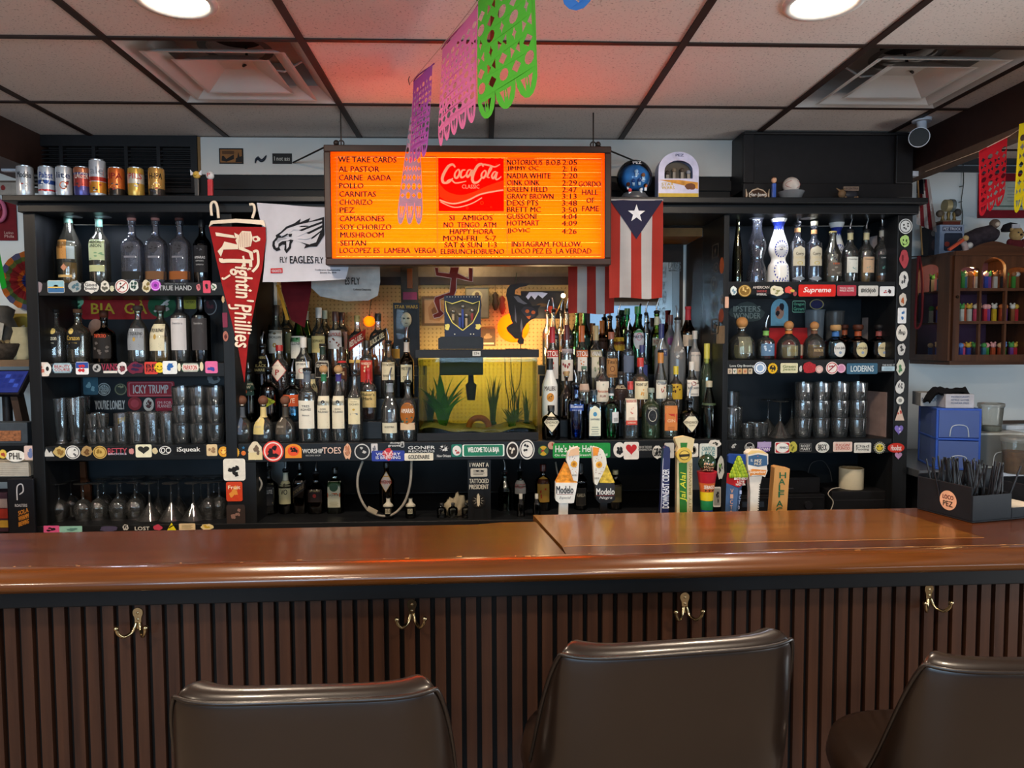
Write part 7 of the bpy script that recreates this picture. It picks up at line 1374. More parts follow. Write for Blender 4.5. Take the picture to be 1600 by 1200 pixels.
 mb=MB();zz=z0+H+.003-zf0;top_=zf1-zf0;mb.flat([[(-w2-.002,zz),(w2+.002,zz),(w2+.002,top_-.008),(w2-.012,top_),(-w2+.012,top_),(-w2-.002,top_-.008)]],lambda u,v:(u,-.075,v),fb,back=lambda u,v:(u,.04,v));mb.build('filter_lid',q)
 for n,(px,dx,mb_) in enumerate(((800,.012,0),(812,-.02,0),(790,.006,0))):
  q=thing('air_tube',(P(px,600,Y0+.2).x,Y0+.2,z0+.06),f'thin dark air tube in the fish tank, {ORD[n]} of three on its right side','tube','air tubes in the fish tank');mb=MB();mb.tube(smooth([(dx,0,0),(dx*2.2,.01,.09),(0,0,.18),(-dx*.5,0,H-.066)],5),.0022,M('#1f1d14',.5),6);mb.build('tube',q)
  # an unseen warm lamp is added behind the tank, aimed at the wallpaper
 return x0,x1,Y0,z0+H
def recess_decor():
 x0,x1,Y0,zt=aquarium()
 lamp('tank_backlight','AREA',((x0+x1)/2+.04,Y0+.31,zt-.02),2.6,(1,.84,.44),(.75,0,0),shape='RECTANGLE',size=.40,size_y=.05)
 F=lambda d:(lambda u,v:(u,-d,v))
 def at(px0,py0,px1,py1,Y):a=P(px0,py1,Y);b=P(px1,py0,Y);return a,b.x-a.x,b.z-a.z
 zr=zt+.0005
 # flat cat decoration on the tank, seen from the front: arched body, tail up
 Y=3.30;o=P(790,540,Y);k=Y/FOC;s=5.333
 L=lambda x,y:((620+x/s-790)*k,(540-(400+y/s))*k)
 t=thing('cat_decoration',(o.x,Y,zr),'arched black paper cat with orange eyes, standing on the right of the fish tank','decoration');dz=o.z-zr
 f=lambda d:(lambda u,v:(u,-d,v+dz));blk=M('#26201e',.6,0,.2,30);gy=M('#6a6468',.7)
 out_=[(1020,735),(1003,715),(1012,690),(985,690),(925,630),(912,600),(930,580),(965,560),(950,520),(935,460),(925,380),(912,330),(920,280),(945,245),(1000,232),(1050,230),(1115,235),(1080,255),(1030,262),(990,285),(985,320),(1030,330),(1080,345),(1110,385),(1130,420),(1205,408),(1175,445),(1185,490),(1150,520),(1110,540),(1080,570),(1050,620),(1045,670),(1062,700),(1055,735)]
 mb=MB();mb.flat([[L(*p)for p in out_][::-1]],f(0),blk,back=f(-.004));mb.build('body',t)
 mb=MB()
 for p in ([(1035,455),(1060,425),(1125,425),(1165,460),(1150,505),(1105,530),(1075,505)],):mb.flat([[L(*q)for q in p][::-1]],f(.0008),M('#3a3234',.6))
 for p in ([(975,340),(1010,335),(1050,375),(1090,400),(1060,405),(1010,385)],[(985,405),(995,480),(1000,560),(985,540)],[(1040,520),(1050,600),(1035,640),(1030,580)]):mb.flat([[L(*q)for q in p][::-1]],f(.0008),gy)
 og=M('#c8602c',.6)
 for c in ((1088,462),(1138,472)):mb.flat([ell(*L(*c),3.2*k,2.8*k,12)],f(.0016),og)
 mb.flat([[L(*q)for q in [(1080,505),(1120,500),(1105,530),(1090,520)]][::-1]],f(.0016),og)
 mb.build('face_and_markings',t)
 mb=MB();mb.box((-.0,-.015,0),(.10,.015,.004),blk);q=L(1032,735);mb.tube([(q[0],.002,.003),(q[0],.002,q[1]+dz+.01)],.002,blk,6);mb.build('stand',t)
 # glowing orange globe lamps behind
 for px,py,r,e,Yg,lab in ((802,512,25,7,3.66,'glowing orange pumpkin lamp behind the paper cat'),(577,502,9,4,3.66,'small glowing orange bulb shade behind the square whisky bottles')):
  p=P(px,py,Yg);R=r*Yg/FOC;t=thing('pumpkin_lamp' if r>20 else 'bulb_shade',(p.x,Yg,p.z),lab,'lamp')
  mb=MB();sg=30;vs=[];fs=[]
  for i in range(13):
   a=-PI/2+PI*i/12
   for j in range(sg):tt=2*PI*j/sg;q=R*(1-.06*abs(math.sin(tt*5)))*math.cos(a);vs.append((q*math.cos(tt),q*math.sin(tt)*.8,R*.92*math.sin(a)))
  for i in range(12):
   for j in range(sg):fs.append((i*sg+j,i*sg+(j+1)%sg,(i+1)*sg+(j+1)%sg,(i+1)*sg+j))
  mb.add(vs,fs,TL('#e8761c',.7),True);mb.build('shade',t)
  mb=MB();mb.tube([(0,0,R*.9),(.004,0,R*1.15)],.006,M('#3a4a24'),8);mb.build('stalk',t)
  mb=MB();mb.ball((0,0,0),R*.35,EM('#ffb04a',36 if r>20 else 30),12,8);mb.build('bulb',t)
  mb=MB();mb.tube([(0,0,R),(.01,.04,R+.12),(.02,3.70-Yg+.0,R+.2)],.0018,M('#1d2a1c'),5);mb.build('wire',t)
 lamp('recess_fill','POINT',P(846,503,3.60),1.5,(1,.72,.36),shadow_soft_size=.05)  # bare point lights added for a warm glow on the wallpaper
 lamp('recess_fill','POINT',P(735,405,3.56),2.0,(1,.75,.42),shadow_soft_size=.05)
 # small warm reading lamp bulb on a stem
 p=P(880,462,3.62);t=thing('clip_lamp',p,'small lit warm bulb on a thin arm in front of the dark picture','lamp');mb=MB();mb.ball((0,0,0),.011,EM('#ffd9a0',25),12,8);mb.build('bulb',t);mb=MB();mb.tube(smooth([(0,.004,-.008),(-.02,.03,-.06),(-.035,.085,-.10)],4),.0035,M('#8a7a4a',.3,.8),6);mb.build('arm',t)
 # boxed toy display on the filter: dark blue card with a shield window
 Y=3.255;zl=P(720,526,Y0+.03).z+.0005;a,W,H=at(695,462,751,527,Y);H=a.z+H-zl
 t=thing('boxed_display',(a.x,Y,zl),'dark blue display box with a gold-edged shield window, on the tank filter','toy box');nv=M('#181a30',.4)
 sh=[(W*.5,H*.15),(W*.22,H*.34),(W*.06,H*.62),(W*.03,H*.86),(W*.22,H*.80),(W*.5,H*.88),(W*.78,H*.80),(W*.97,H*.86),(W*.94,H*.62),(W*.78,H*.34)]
 mb=MB();mb.flat([[(0,0),(W,0),(W,H),(0,H)],sh],lambda u,v:(u,-.02,v),nv);mb.flat([[(0,0),(W,0),(W,H),(0,H)]],lambda u,v:(u,.045,v),nv)
 q4=[(0,0),(W,0),(W,H),(0,H)];mb.add([(u,-.02,v)for u,v in q4]+[(u,.045,v)for u,v in q4],[(i,4+i,4+(i+1)%4,(i+1)%4)for i in range(4)],nv);mb.flat([sh[::-1]],lambda u,v:(u,.01,v),M('#6a5c48',.6));mb.build('box',t)
 mb=MB();gd=M('#b8973a',.35,.5);stroke(mb,sh+[sh[0]],.004,F(.0212),gd)
 for s in (.08,.92):mb.flat([blob(W*s,H*.25,W*.2,H*.2,rnd,10,.5)],F(.0206),gd)
 for i in range(12):mb.flat([ell(W*(.08+.84*i/11),H*.965,.002,.002,8)],F(.0206),M('#c8c0a8'))
 for x in (.28,.72,.8):mb.flat([ell(W*x,H*.06,.003,.003,8)],F(.0206),M('#c8c0a8'))
 mb.build('gold_trim',t)
 mb=MB()
 for x,hh in ((.24,.5),(.42,.42),(.5,.62),(.6,.4),(.76,.52)):c=rnd.choice(['#8a2c2c','#2c3c7a','#a08a6a']);mb.box((W*x-.005,-.010,H*.22 if x in (.42,.5,.6)else H*.40),(W*x+.005,-.003,H*(hh+.05)),M(c,.5));mb.ball((W*x,-.006,H*(hh+.12)),.010,M('#8a8478',.3,.6),10,7)
 mb.build('window_figures',t)
 # hanging jagged red figure (headless paper skeleton dancer)
 Y=3.50;s=5.333;o=P(670,500,Y);k=Y/FOC;L=lambda x,y:((620+x/s-670)*k,(500-(400+y/s))*k)
 t=thing('paper_figure',(o.x,Y,o.z),'jagged red paper figure with raised arms and bent leg, hanging above the fish tank','decoration');rd=M('#7c2a22',.7);wh=M('#c8a8a0',.7)
 body=[(318,100),(350,105),(350,140),(440,150),(450,100),(520,100),(510,150),(600,195),(600,105),(632,110),(632,220),(560,205),(500,190),(495,290),(480,330),(490,370),(430,370),(430,335),(360,365),(365,450),(395,480),(360,510),(310,520),(300,490),(345,470),(310,380),(320,345),(440,305),(455,190),(330,170)]
 mb=MB();cx=sum(p[0]for p in body)/len(body);mb.flat([[L(*p)for p in body][::-1]],F(0),rd,back=F(-.003));mb.build('figure',t)
 mb=MB();pts=[L(*p)for p in body+[body[0]]];stroke(mb,pts,.0035,F(.001),wh);mb.build('white_outline',t)
 mb=MB();mb.tube([(*[L(480,105)[0]],.0,L(480,105)[1]),(L(480,105)[0],0,2.115-o.z)],.001,M('#8a8478'),5);mb.build('thread',t)
 # pictures on the wallpaper
 def frame(px0,py0,px1,py1,Y,lab,fc,bg,art,fw=.012,name='framed_picture',cat='picture'):
  a,W,H=at(px0,py0,px1,py1,Y);t=thing(name,(a.x,Y,a.z),lab,cat);mb=MB();fm=M(fc,.5)
  for lo,hi in (((0,-.012,0),(W,0,fw)),((0,-.012,H-fw),(W,0,H)),((0,-.012,fw),(fw,0,H-fw)),((W-fw,-.012,fw),(W,0,H-fw))):mb.box(lo,hi,fm)
  mb.build('frame',t);mb=MB();mb.box((fw,-.005,fw),(W-fw,-.001,H-fw),M(bg,.5,0,.15,14));art(mb,W,H);mb.build('picture',t);return t
 frame(660,463,704,509,3.733,'small wood framed pale picture on the wallpaper, left of the blue shield box','#6a4a24','#b88a5a',lambda mb,W,H:(mb.flat([[(W*.25,H*.2),(W*.6,H*.15),(W*.8,H*.35),(W*.8,H*.65),(W*.6,H*.85),(W*.35,H*.8),(W*.2,H*.6)]],F(.0056),M('#a8764a',.6)),mb.flat([blob(W*.42,H*.5,W*.25,H*.3,rnd,12,.4)],F(.0062),M('#7a4c2c',.6))))
 frame(727,448,764,498,3.70,'ornate grey picture card with a haloed figure, right of the blue shield box','#6a6040','#8a826a',lambda mb,W,H:(mb.flat([ell(W*.5,H*.72,W*.22,H*.16)],F(.0056),M('#b0a47a',.5)),mb.flat([blob(W*.5,H*.4,W*.4,H*.7,rnd,14,.2)],F(.0062),M('#4a4438',.6)),mb.flat([ell(W*.5,H*.74,W*.10,H*.09)],F(.0068),M('#5a4a3a',.6))),.006,'picture_card','picture')
 frame(750,513,774,541,3.733,'small brown printed card low on the wallpaper, right of the filter','#7a5a34','#6a4c30',lambda mb,W,H:(mb.flat([blob(W*.5,H*.55,W*.6,H*.5,rnd,12,.5)],F(.0056),M('#a8845a',.6)),mb.flat([[(W*.1,H*.1),(W*.9,H*.1),(W*.9,H*.2),(W*.1,H*.2)]],F(.0056),M('#c8b890',.6))),.004,'picture_card','picture')
 frame(814,455,881,498,3.715,'dark picture with a bluish feathered top and a red beast, behind the paper cat','#161214','#14141c',lambda mb,W,H:(mb.flat([[(W*.08,H*.72),(W*.2,H*.98),(W*.45,H*.98),(W*.62,H*.92),(W*.5,H*.74),(W*.4,H*.86),(W*.32,H*.7),(W*.24,H*.84),(W*.16,H*.68)]],F(.0056),M('#8a9ac8',.6)),mb.flat([blob(W*.72,H*.3,W*.35,H*.35,rnd,16,.5)],F(.0056),M('#8a2c20',.6)),mb.flat([blob(W*.5,H*.5,W*.3,H*.2,rnd,12,.5)],F(.006),M('#3a2c20',.6))),.005)
 # hanging ornaments right of the card
 for px,py,c,lab in ((774,470,'#3a2c20','small dark hanging ornament between the haloed card and the paper cat'),(785,476,'#7a2c20','small reddish hanging ornament just left of the paper cat')):
  p=P(px,py,3.715);t=thing('hanging_ornament',p,lab,'ornament');mb=MB();mb.lathe([(-.05,.006),(-.02,.018),(.01,.012),(.03,.016),(.045,.004)],M(c,.6),14);mb.build('ornament',t);mb=MB();mb.tube([(0,0,.044),(0,0,.09),(0,.018,.10)],.0012,M('#2a2018'),5);mb.build('string',t)
  # carded figure and toy box left of the tank
 Y=3.62;a,W,H=at(615,473,655,542,Y);zb=1.5008
 t=thing('carded_figure',(a.x,Y,zb),'black hanging card with a pale mask head, left of the fish tank','toy');bk=M('#120d0c',.45);H2=a.z+H-zb
 bx(t,'backing_card',(0,0,0),(W,.004,H2),bk)
 mb=MB();yl=M('#b8902c',.5);zt_=H2-.028;mb.text('STAR WARS',F(.001),W*.06,zt_,W*.88,.016,yl,.04);mb.build('title',t)
 mb=MB();hd=M('#b4b49c',.5);c=(W*.52,-.020,H2-.085);mb.ball(c,.032,hd,18,12,(.80,.62,1.15))
 for sx in (-1,1):mb.ball((c[0]+sx*.010,c[1]-.0175,c[2]+.006),.0065,M('#4a4a3c',.6),8,6,(1.2,.5,.7))
 mb.ball((c[0],c[1]-.021,c[2]-.004),.005,hd,8,6,(.8,1,1.5));mb.ball((c[0],c[1]-.018,c[2]-.018),.009,M('#7a7664',.6),8,6,(1,.4,.35));mb.build('mask_head',t)
 mb=MB();mb.box((c[0]-.006,-.022,H2-.165),(c[0]+.006,-.010,H2-.118),M('#6a3428',.5));mb.build('handle',t)
 mb=MB();mb.box((W*.15,-.045,H2-.18),(W*.92,-.0005,H2-.035),GL('#f4f4f4',.03,0,2,1.15));mb.build('clear_blister',t)
 Y=3.66;a,W,H=at(627,415,653,474,Y);t=thing('toy_in_package',(a.x,Y,a.z),'small packaged toy in clear plastic, hanging above the black carded figure','toy')
 bx(t,'backing_card',(0,.02,0),(W,.024,H),M('#5a5248',.6));mb=MB();mb.box((W*.35,0,H*.4),(W*.65,.015,H*.92),M('#8a4a1c',.5));mb.box((W*.1,.005,H*.1),(W*.9,.018,H*.3),M('#a03a5c',.5));mb.build('toy',t);mb=MB();mb.box((0,-.012,0),(W,.0195,H),GL('#eaeaea',.03,0,2,1.15));mb.build('clear_box',t);mb=MB();mb.tube([(W/2,.022,H),(W/2,.03,2.115-a.z)],.0015,M('#2a2018'),5);mb.build('hook_wire',t)
recess_decor()
# ================================================================ tap handles
def taps():
 Y=2.42;t=thing('tap_tower',(P(1050,800,Y).x,Y,.86),'low steel tap rail behind the bar, under the row of tap handles','tap tower');st=M('#8c8c8c',.3,1,.05)
 mb=MB();mb.tube([(-.55,.06,.06),(.50,.06,.06)],.03,st,16)
 for x in (-.5,.45):mb.tube([(x,.06,.06),(x,.06,-.10)],.024,st,14)
 mb.build('rail',t)
 q=thing('under_counter',(.6,2.38,0),'dark under-counter behind the bar, hidden below its top','counter');bx(q,'body',(-1.9,-.03,0),(1.5,.20,.76),M('#1a1a1c',.5))
 def H_(px,lab):
  p=P(px,800,Y);q=thing('beer_tap',(p.x,Y,.925),lab,'beer tap','beer tap handles');mb=MB();mb.tube([(0,.06,.005),(0,0,.02),(0,0,.06)],.010,st,10);mb.build('faucet',q);return q,(lambda x,y:(P(x,y,Y).x-p.x,P(x,y,Y).z-.925))
 F=lambda d,s=0.:(lambda u,v:(u,-d,v))
 def slab(q,nm,pts,L,y0,y1,mt):mb=MB();o=[L(*p)for p in pts];ar=sum(o[i][0]*o[(i+1)%len(o)][1]-o[(i+1)%len(o)][0]*o[i][1]for i in range(len(o)));o=o if ar>0 else o[::-1];mb.flat([o],F(y0),mt,back=F(-y1));return mb.build(nm,q,bevel=.003)
 s=5.333;zz=lambda x,y:(830+x/s,640+y/s)
 for px,dark,lab in ((884,False,'white skull-topped tap handle with orange shoulder, first of the row'),(942,True,'black skull-topped tap handle with yellow feathers, second of the row')):
  q,L=H_(px,lab)
  if not dark:
   body=[(200,600),(380,600),(350,765),(330,770),(230,770),(198,745)];cone=[(280,440),(330,470),(380,605),(200,602)];skull=[(290,420),(300,350),(340,315),(390,305),(395,380),(390,470),(380,590),(345,580),(330,530),(320,500)];top=[(300,380),(320,330),(392,302),(394,370)];stem=[(232,768),(305,768),(302,900),(228,900)];tx=(205,345,625,690);wc,bc,cc='#dcd8d0','#dcd8d0','#d88a28'
  else:
   body=[(525,600),(685,605),(690,740),(650,768),(560,768),(535,740)];cone=[(585,500),(620,440),(688,600),(560,612)];skull=[(502,310),(545,310),(590,330),(615,390),(620,440),(600,500),(570,560),(540,620),(520,610),(512,500)];top=[(505,305),(560,312),(545,370),(508,380)];stem=[(572,765),(630,765),(628,900),(575,900)];tx=(535,685,645,700);wc,bc,cc='#d6d2c4','#15110f','#c8a83a'
  Lz=lambda x,y:L(*zz(x,y))
  slab(q,'stem',stem,Lz,.012,.012,M(bc,.3));slab(q,'shield',body,Lz,.020,.014,M(bc,.3));slab(q,'cone',cone,Lz,.018,.012,M(cc,.45,0,.35,90,0,.6));slab(q,'skull',skull,Lz,.022,.008,M(wc,.4))
  mb=MB();g=lambda x,y:Lz(x,y);f=F(.0232);hx,hy=(350,445)if not dark else(557,450)
  mb.flat([ell(*g(hx,hy),5.2*Y/FOC,5.2*Y/FOC,18)],f,M('#d89a2c',.5));mb.flat([ell(*g(hx,hy),2.6*Y/FOC,2.6*Y/FOC,14)],F(.0238),M('#a86a1c',.5))
  mb.flat([[g(*p)for p in top][::-1]]if not dark else[[g(*p)for p in top]],f,M('#d8862c',.5))if dark else mb.flat([[g(*p)for p in top[::-1]]],f,M('#d8b08a',.5))
  rg=random.Random(px)
  for i in range(26):
   x=rg.uniform(min(p[0]for p in skull)+20,max(p[0]for p in skull)-20);y=rg.uniform(340,560);xm=sum(p[0]for p in skull)/len(skull)
   if abs(x-xm)<36:mb.flat([ell(*g(x,y),.0014,.0014,7)],F(.0230),M(rg.choice(['#1c1a1c','#8a2c3a','#c87a24']),.5))
  for i in range(5):x=(335+i*9)if not dark else(520+i*8);y=545 if not dark else 570;mb.flat([[g(x,y),g(x+5,y),g(x+5,y-16),g(x,y-16)]],F(.0236),M('#8a8478'))
  mb.build('skull_painting',q)
  mb=MB();ic=M('#14161f' if not dark else '#d8d4cc',.5);a=g(tx[0],tx[3]);b=g(tx[1],tx[2]);mb.text('Modelo',F(.0208),a[0],a[1],b[0]-a[0],b[1]-a[1],ic,.03)
  a=g(tx[0]+25,740);b=g(tx[1]-20,712);mb.text('Especial' if not dark else 'Negra',F(.0208),a[0],a[1],b[0]-a[0],b[1]-a[1],ic,0,.3)
  a=g(tx[0]+2,698 if not dark else 708);b=g(tx[1]-2,693 if not dark else 703);mb.flat([[(a[0],a[1]),(b[0],a[1]),(b[0],b[1]),(a[0],b[1])]],F(.0208),M('#8a3028'))
  mb.build('lettering',q)
  # flat paddle handles
 q,L=H_(1040,'slim dark blue paddle tap handle with white upward lettering, third of the row');Lz=lambda x,y:L(*zz(x,y))
 slab(q,'paddle',[(1068,900),(1090,400),(1100,315),(1125,300),(1150,320),(1150,420),(1135,900)],Lz,.012,.012,M('#1c2450',.35))
 mb=MB();a=Lz(1086,815);b=Lz(1142,490);mb.text('DOWNEAST CIDER',F(.0127),a[0],a[1],b[0]-a[0],b[1]-a[1],M('#dcdce0',.5),.03,vertical=1);mb.build('lettering',q)
 mb=MB();mb.flat([[Lz(*p)for p in [(1068,900),(1090,400),(1095,400),(1074,900)]]],F(.0126),M('#a8a8b8'));mb.build('edge_stripe',q)
 q,L=H_(1069,'green and cream tap handle with an oval badge and keystone top, fourth of the row');Lz=lambda x,y:L(*zz(x,y));cr=M('#c4b48a',.45)
 slab(q,'board',[(1210,400),(1335,400),(1335,900),(1205,900)],Lz,.012,.014,cr);slab(q,'keystone',[(1190,250),(1195,232),(1270,218),(1350,238),(1335,330),(1340,350),(1200,350),(1215,310)],Lz,.016,.014,cr)
 mb=MB();c=Lz(1262,372);mb.tube([(c[0],-.022,c[1]),(c[0],.0,c[1])],.0155*2*.98*.5*2*.86,M('#c8a84a',.4),28);mb.build('badge',q)
 mb=MB();gn=M('#2c6c2c',.4);o=[Lz(*p)for p in [(1222,440),(1290,430),(1290,880),(1230,870)]][::-1];mb.flat([o],F(.0126),gn);o=[Lz(*p)for p in [(1232,270),(1290,270),(1285,312),(1235,312)]][::-1];mb.flat([o],F(.0168),gn)
 mb.flat([ell(*c,.018,.016)],F(.0226),M('#2a2418'));mb.flat([ell(*c,.016,.0142)],F(.0229),M('#d0b050'));mb.flat([[Lz(*p)for p in [(1215,366),(1305,360),(1305,380),(1225,388)]][::-1]],F(.0232),M('#2a2418'));mb.build('green_panels',q)
 mb=MB();a=Lz(1232,760);b=Lz(1292,515);mb.text('Jai Alai',F(.0133),a[0],a[1],b[0]-a[0],b[1]-a[1],M('#c8c83a',.5),.03,.2,vertical=1);a=Lz(1303,850);b=Lz(1328,440);mb.text('CITY BREWING',F(.0133),a[0],a[1],b[0]-a[0],b[1]-a[1],M('#8a7a4a',.5),.02,vertical=1);mb.build('lettering',q)
 q,L=H_(1104,'tap handle banded red, yellow and green with a dark ball on top');Lz=lambda x,y:L(*zz(x,y));k=Y/FOC
 prof=[];zl=lambda y:Lz(1465,y)[1]
 for nm,ya,yb,ra,rb,c in (('blue_band',900,830,50,52,'#1c3c7a'),('green_band',829,752,52,55,'#1f7a44'),('yellow_band',751,680,55,58,'#dcbc1c'),('orange_band',679,605,58,70,'#c8602c'),('red_cup',604,515,68,85,'#b0202c')):
  mb=MB();mb.lathe([(zl(ya),ra/s*k),(zl(yb),rb/s*k)],M(c,.35),26);mb.build(nm,q)
 mb=MB();mb.ball((0,0,zl(445)),75/s*k,M('#16301f',.15,0,.2,10,.6),26,16);mb.build('ball',q)
 R=76/s*k
 mb=MB();fb=lambda u,v:(u,-math.sqrt(max(0,(R+.001)**2-u*u-(v-zl(445))**2)),v)
 for tx,y0,y1 in (('Big',432,455),('Wave',458,480),('Ale',484,502)):a=Lz(1420,y1);b=Lz(1500,y0);mb.text(tx,fb,a[0],a[1],b[0]-a[0],b[1]-a[1],M('#d8a884',.5),.04,.1)
 r2=66/s*k;fc=lambda u,v:(r2*math.sin(u/r2),-(r2+.0016)*math.cos(u/r2),v);a=Lz(1420,650);b=Lz(1512,620);mb.text('SEBAGO',fc,a[0],a[1],b[0]-a[0],b[1]-a[1],M('#e0d8c8',.5),.03)
 for x in (1435,1465,1495):c=Lz(x,665);mb.flat([[(c[0]-.004,c[1]+.003),(c[0],c[1]-.003),(c[0]+.004,c[1]+.003)]],fc,M('#1c1410'));
 mb.build('lettering',q)
 # wedge handle with hop figure
 s2=9.23;z2=lambda x,y:(1090+x/s2,680+y/s2)
 q,L=H_(1149,'blue wedge tap handle with a red collar and a green hop cone');Lz=lambda x,y:L(*z2(x,y))
 def hexa(nm,mt,lt,mid,rt,d):mb=MB();a,b,c,d_,e,f_=[Lz(*p)for p in (lt[0],mid[0],rt[0],rt[1],mid[1],lt[1])];mb.add([(a[0],0,a[1]),(b[0],-d,b[1]),(c[0],0,c[1]),(d_[0],0,d_[1]),(e[0],-d,e[1]),(f_[0],0,f_[1]),(b[0],.02,b[1]),(e[0],.02,e[1])],[(0,5,4,1),(1,4,3,2),(0,1,2,6),(5,7,3,4),(0,6,7,5),(6,2,3,7)],mt);return mb.build(nm,q)
 hexa('wedge',M('#46628a',.4),[(415,690),(395,1200)],[(560,750),(520,1200)],[(640,720),(570,1200)],.018);hexa('red_collar',M('#b02024',.4),[(425,545),(415,690)],[(560,590),(560,735)],[(695,560),(690,690)],.024)
 slab(q,'blue_board',[(440,290),(470,270),(720,280),(735,395),(690,420),(610,420),(590,580),(560,580),(540,420),(440,390)],Lz,.004,.012,M('#1c3c80',.4))
 mb=MB();c=Lz(575,470);rg=random.Random(2)
 for r in range(6):
  n=4+r
  for i in range(n):
   u=(i/(n-1)-.5)*2;x=c[0]+u*(.006+.0045*r)*1.0;zc=c[1]+.028-.0105*r;yy=-.022+.010*abs(u);mb.ball((x,yy,zc),.0075,M('#9aac28' if(i+r)%2 else '#7f9a24',.5),9,6,(.7,.55,1.25))
 mb.ball((c[0],-.012,c[1]+.036),.008,M('#8aa028',.5),9,6);mb.build('hop_cone',q)
 mb=MB()
 for tx,x0,x1,y0,y1 in (('BROTHERLY',490,680,590,625),('LOVE',535,635,632,665),('HAZY IPA',515,650,672,705)):a=Lz(x0,y1);b=Lz(x1,y0);mb.text(tx,lambda u,v:(u,-.0262+.0*u,v),a[0],a[1],b[0]-a[0],b[1]-a[1],M('#e4dcd4'),.03)
 for i,ch in enumerate('VICTO'):
  y=780+i*78;a=Lz(455-i*2,y+44);b=Lz(500-i*5,y-18);mb.text(ch,lambda u,v:(u,-.0125-.06*max(0,u+.012),v),a[0],a[1],b[0]-a[0],b[1]-a[1],M('#c89a84'),.03)
 for i,ch in enumerate('ICTO'):
  y=800+i*72;a=Lz(585-i*8,y+40);b=Lz(618-i*10,y-14);mb.text(ch,lambda u,v:(u,-.0150+.3*max(0,u-.002),v),a[0],a[1],b[0]-a[0],b[1]-a[1],M('#aab8d8'),.03)
 mb.build('lettering',q)
 # white mallet handle
 q,L=H_(1180,'white club-shaped tap handle with blue banner and orange badge, seventh of the row');Lz=lambda x,y:L(*z2(x,y));wt=M('#d8d0c4',.4)
 slab(q,'grip',[(720,560),(915,560),(880,700),(850,1200),(735,1200),(740,800)],Lz,.014,.014,wt);slab(q,'head',[(690,250),(740,205),(900,205),(985,260),(985,400),(965,430),(975,500),(940,590),(870,560),(760,575),(710,560),(690,420)],Lz,.020,.018,wt)
 mb=MB();o=lambda*p:[Lz(*z)for z in p][::-1];mb.flat([o((700,290),(840,262),(970,285),(975,420),(840,440),(700,410))],F(.0206),M('#34587c'));mb.flat([o((705,500),(760,470),(960,490),(945,560),(760,555),(730,580))],F(.0206),M('#d0843c'))
 mb.flat([o((690,250),(740,207),(900,207),(980,262),(840,240),(700,270))],F(.0204),M('#d8b878'))
 for i in range(14):y=690+i*34;x=885-i*2.4;mb.flat([o((x-16,y),(x,y+8),(x-3,y+22),(x-20,y+14))],F(.0146),M('#2a2620'))
 mb.flat([star(*Lz(835,290),.0035)],F(.0212),M('#a86a6a'))
 for tx,x0,x1,y0,y1,c in (('PEZ',790,890,335,375,'#e0d4b8'),('PILZ',785,885,385,415,'#e0d4b8'),('EL',735,765,330,365,'#b8c4d0'),('Superior',715,950,490,545,'#e8dcc8')):a=Lz(x0,y1);b=Lz(x1,y0);mb.text(tx,F(.0213),a[0],a[1],b[0]-a[0],b[1]-a[1],M(c),.04)
 mb.build('badge_print',q)
 q,L=H_(1216,'square pale wooden tap handle with green downward letters, last of the row');Lz=lambda x,y:L(*z2(x,y));wd=WOOD('#b07c42','#c8965a',.45,.1,2,.6)
 slab(q,'block',[(1085,450),(1125,437),(1300,470),(1250,1200),(1030,1200)],Lz,.017,.017,wd)
 mb=MB()
 for ch,x,y,w_ in (('H',1150,565,95),('A',1140,655,90),('L',1140,745,80),('F',1135,838,80),('A',1108,970,90),('C',1100,1065,90)):a=Lz(x,y+42);b=Lz(x+w_,y-42);mb.text(ch,F(.0178),a[0],a[1],b[0]-a[0],b[1]-a[1],M('#1f5a3c'),.04)
 mb.build('lettering',q)
taps()
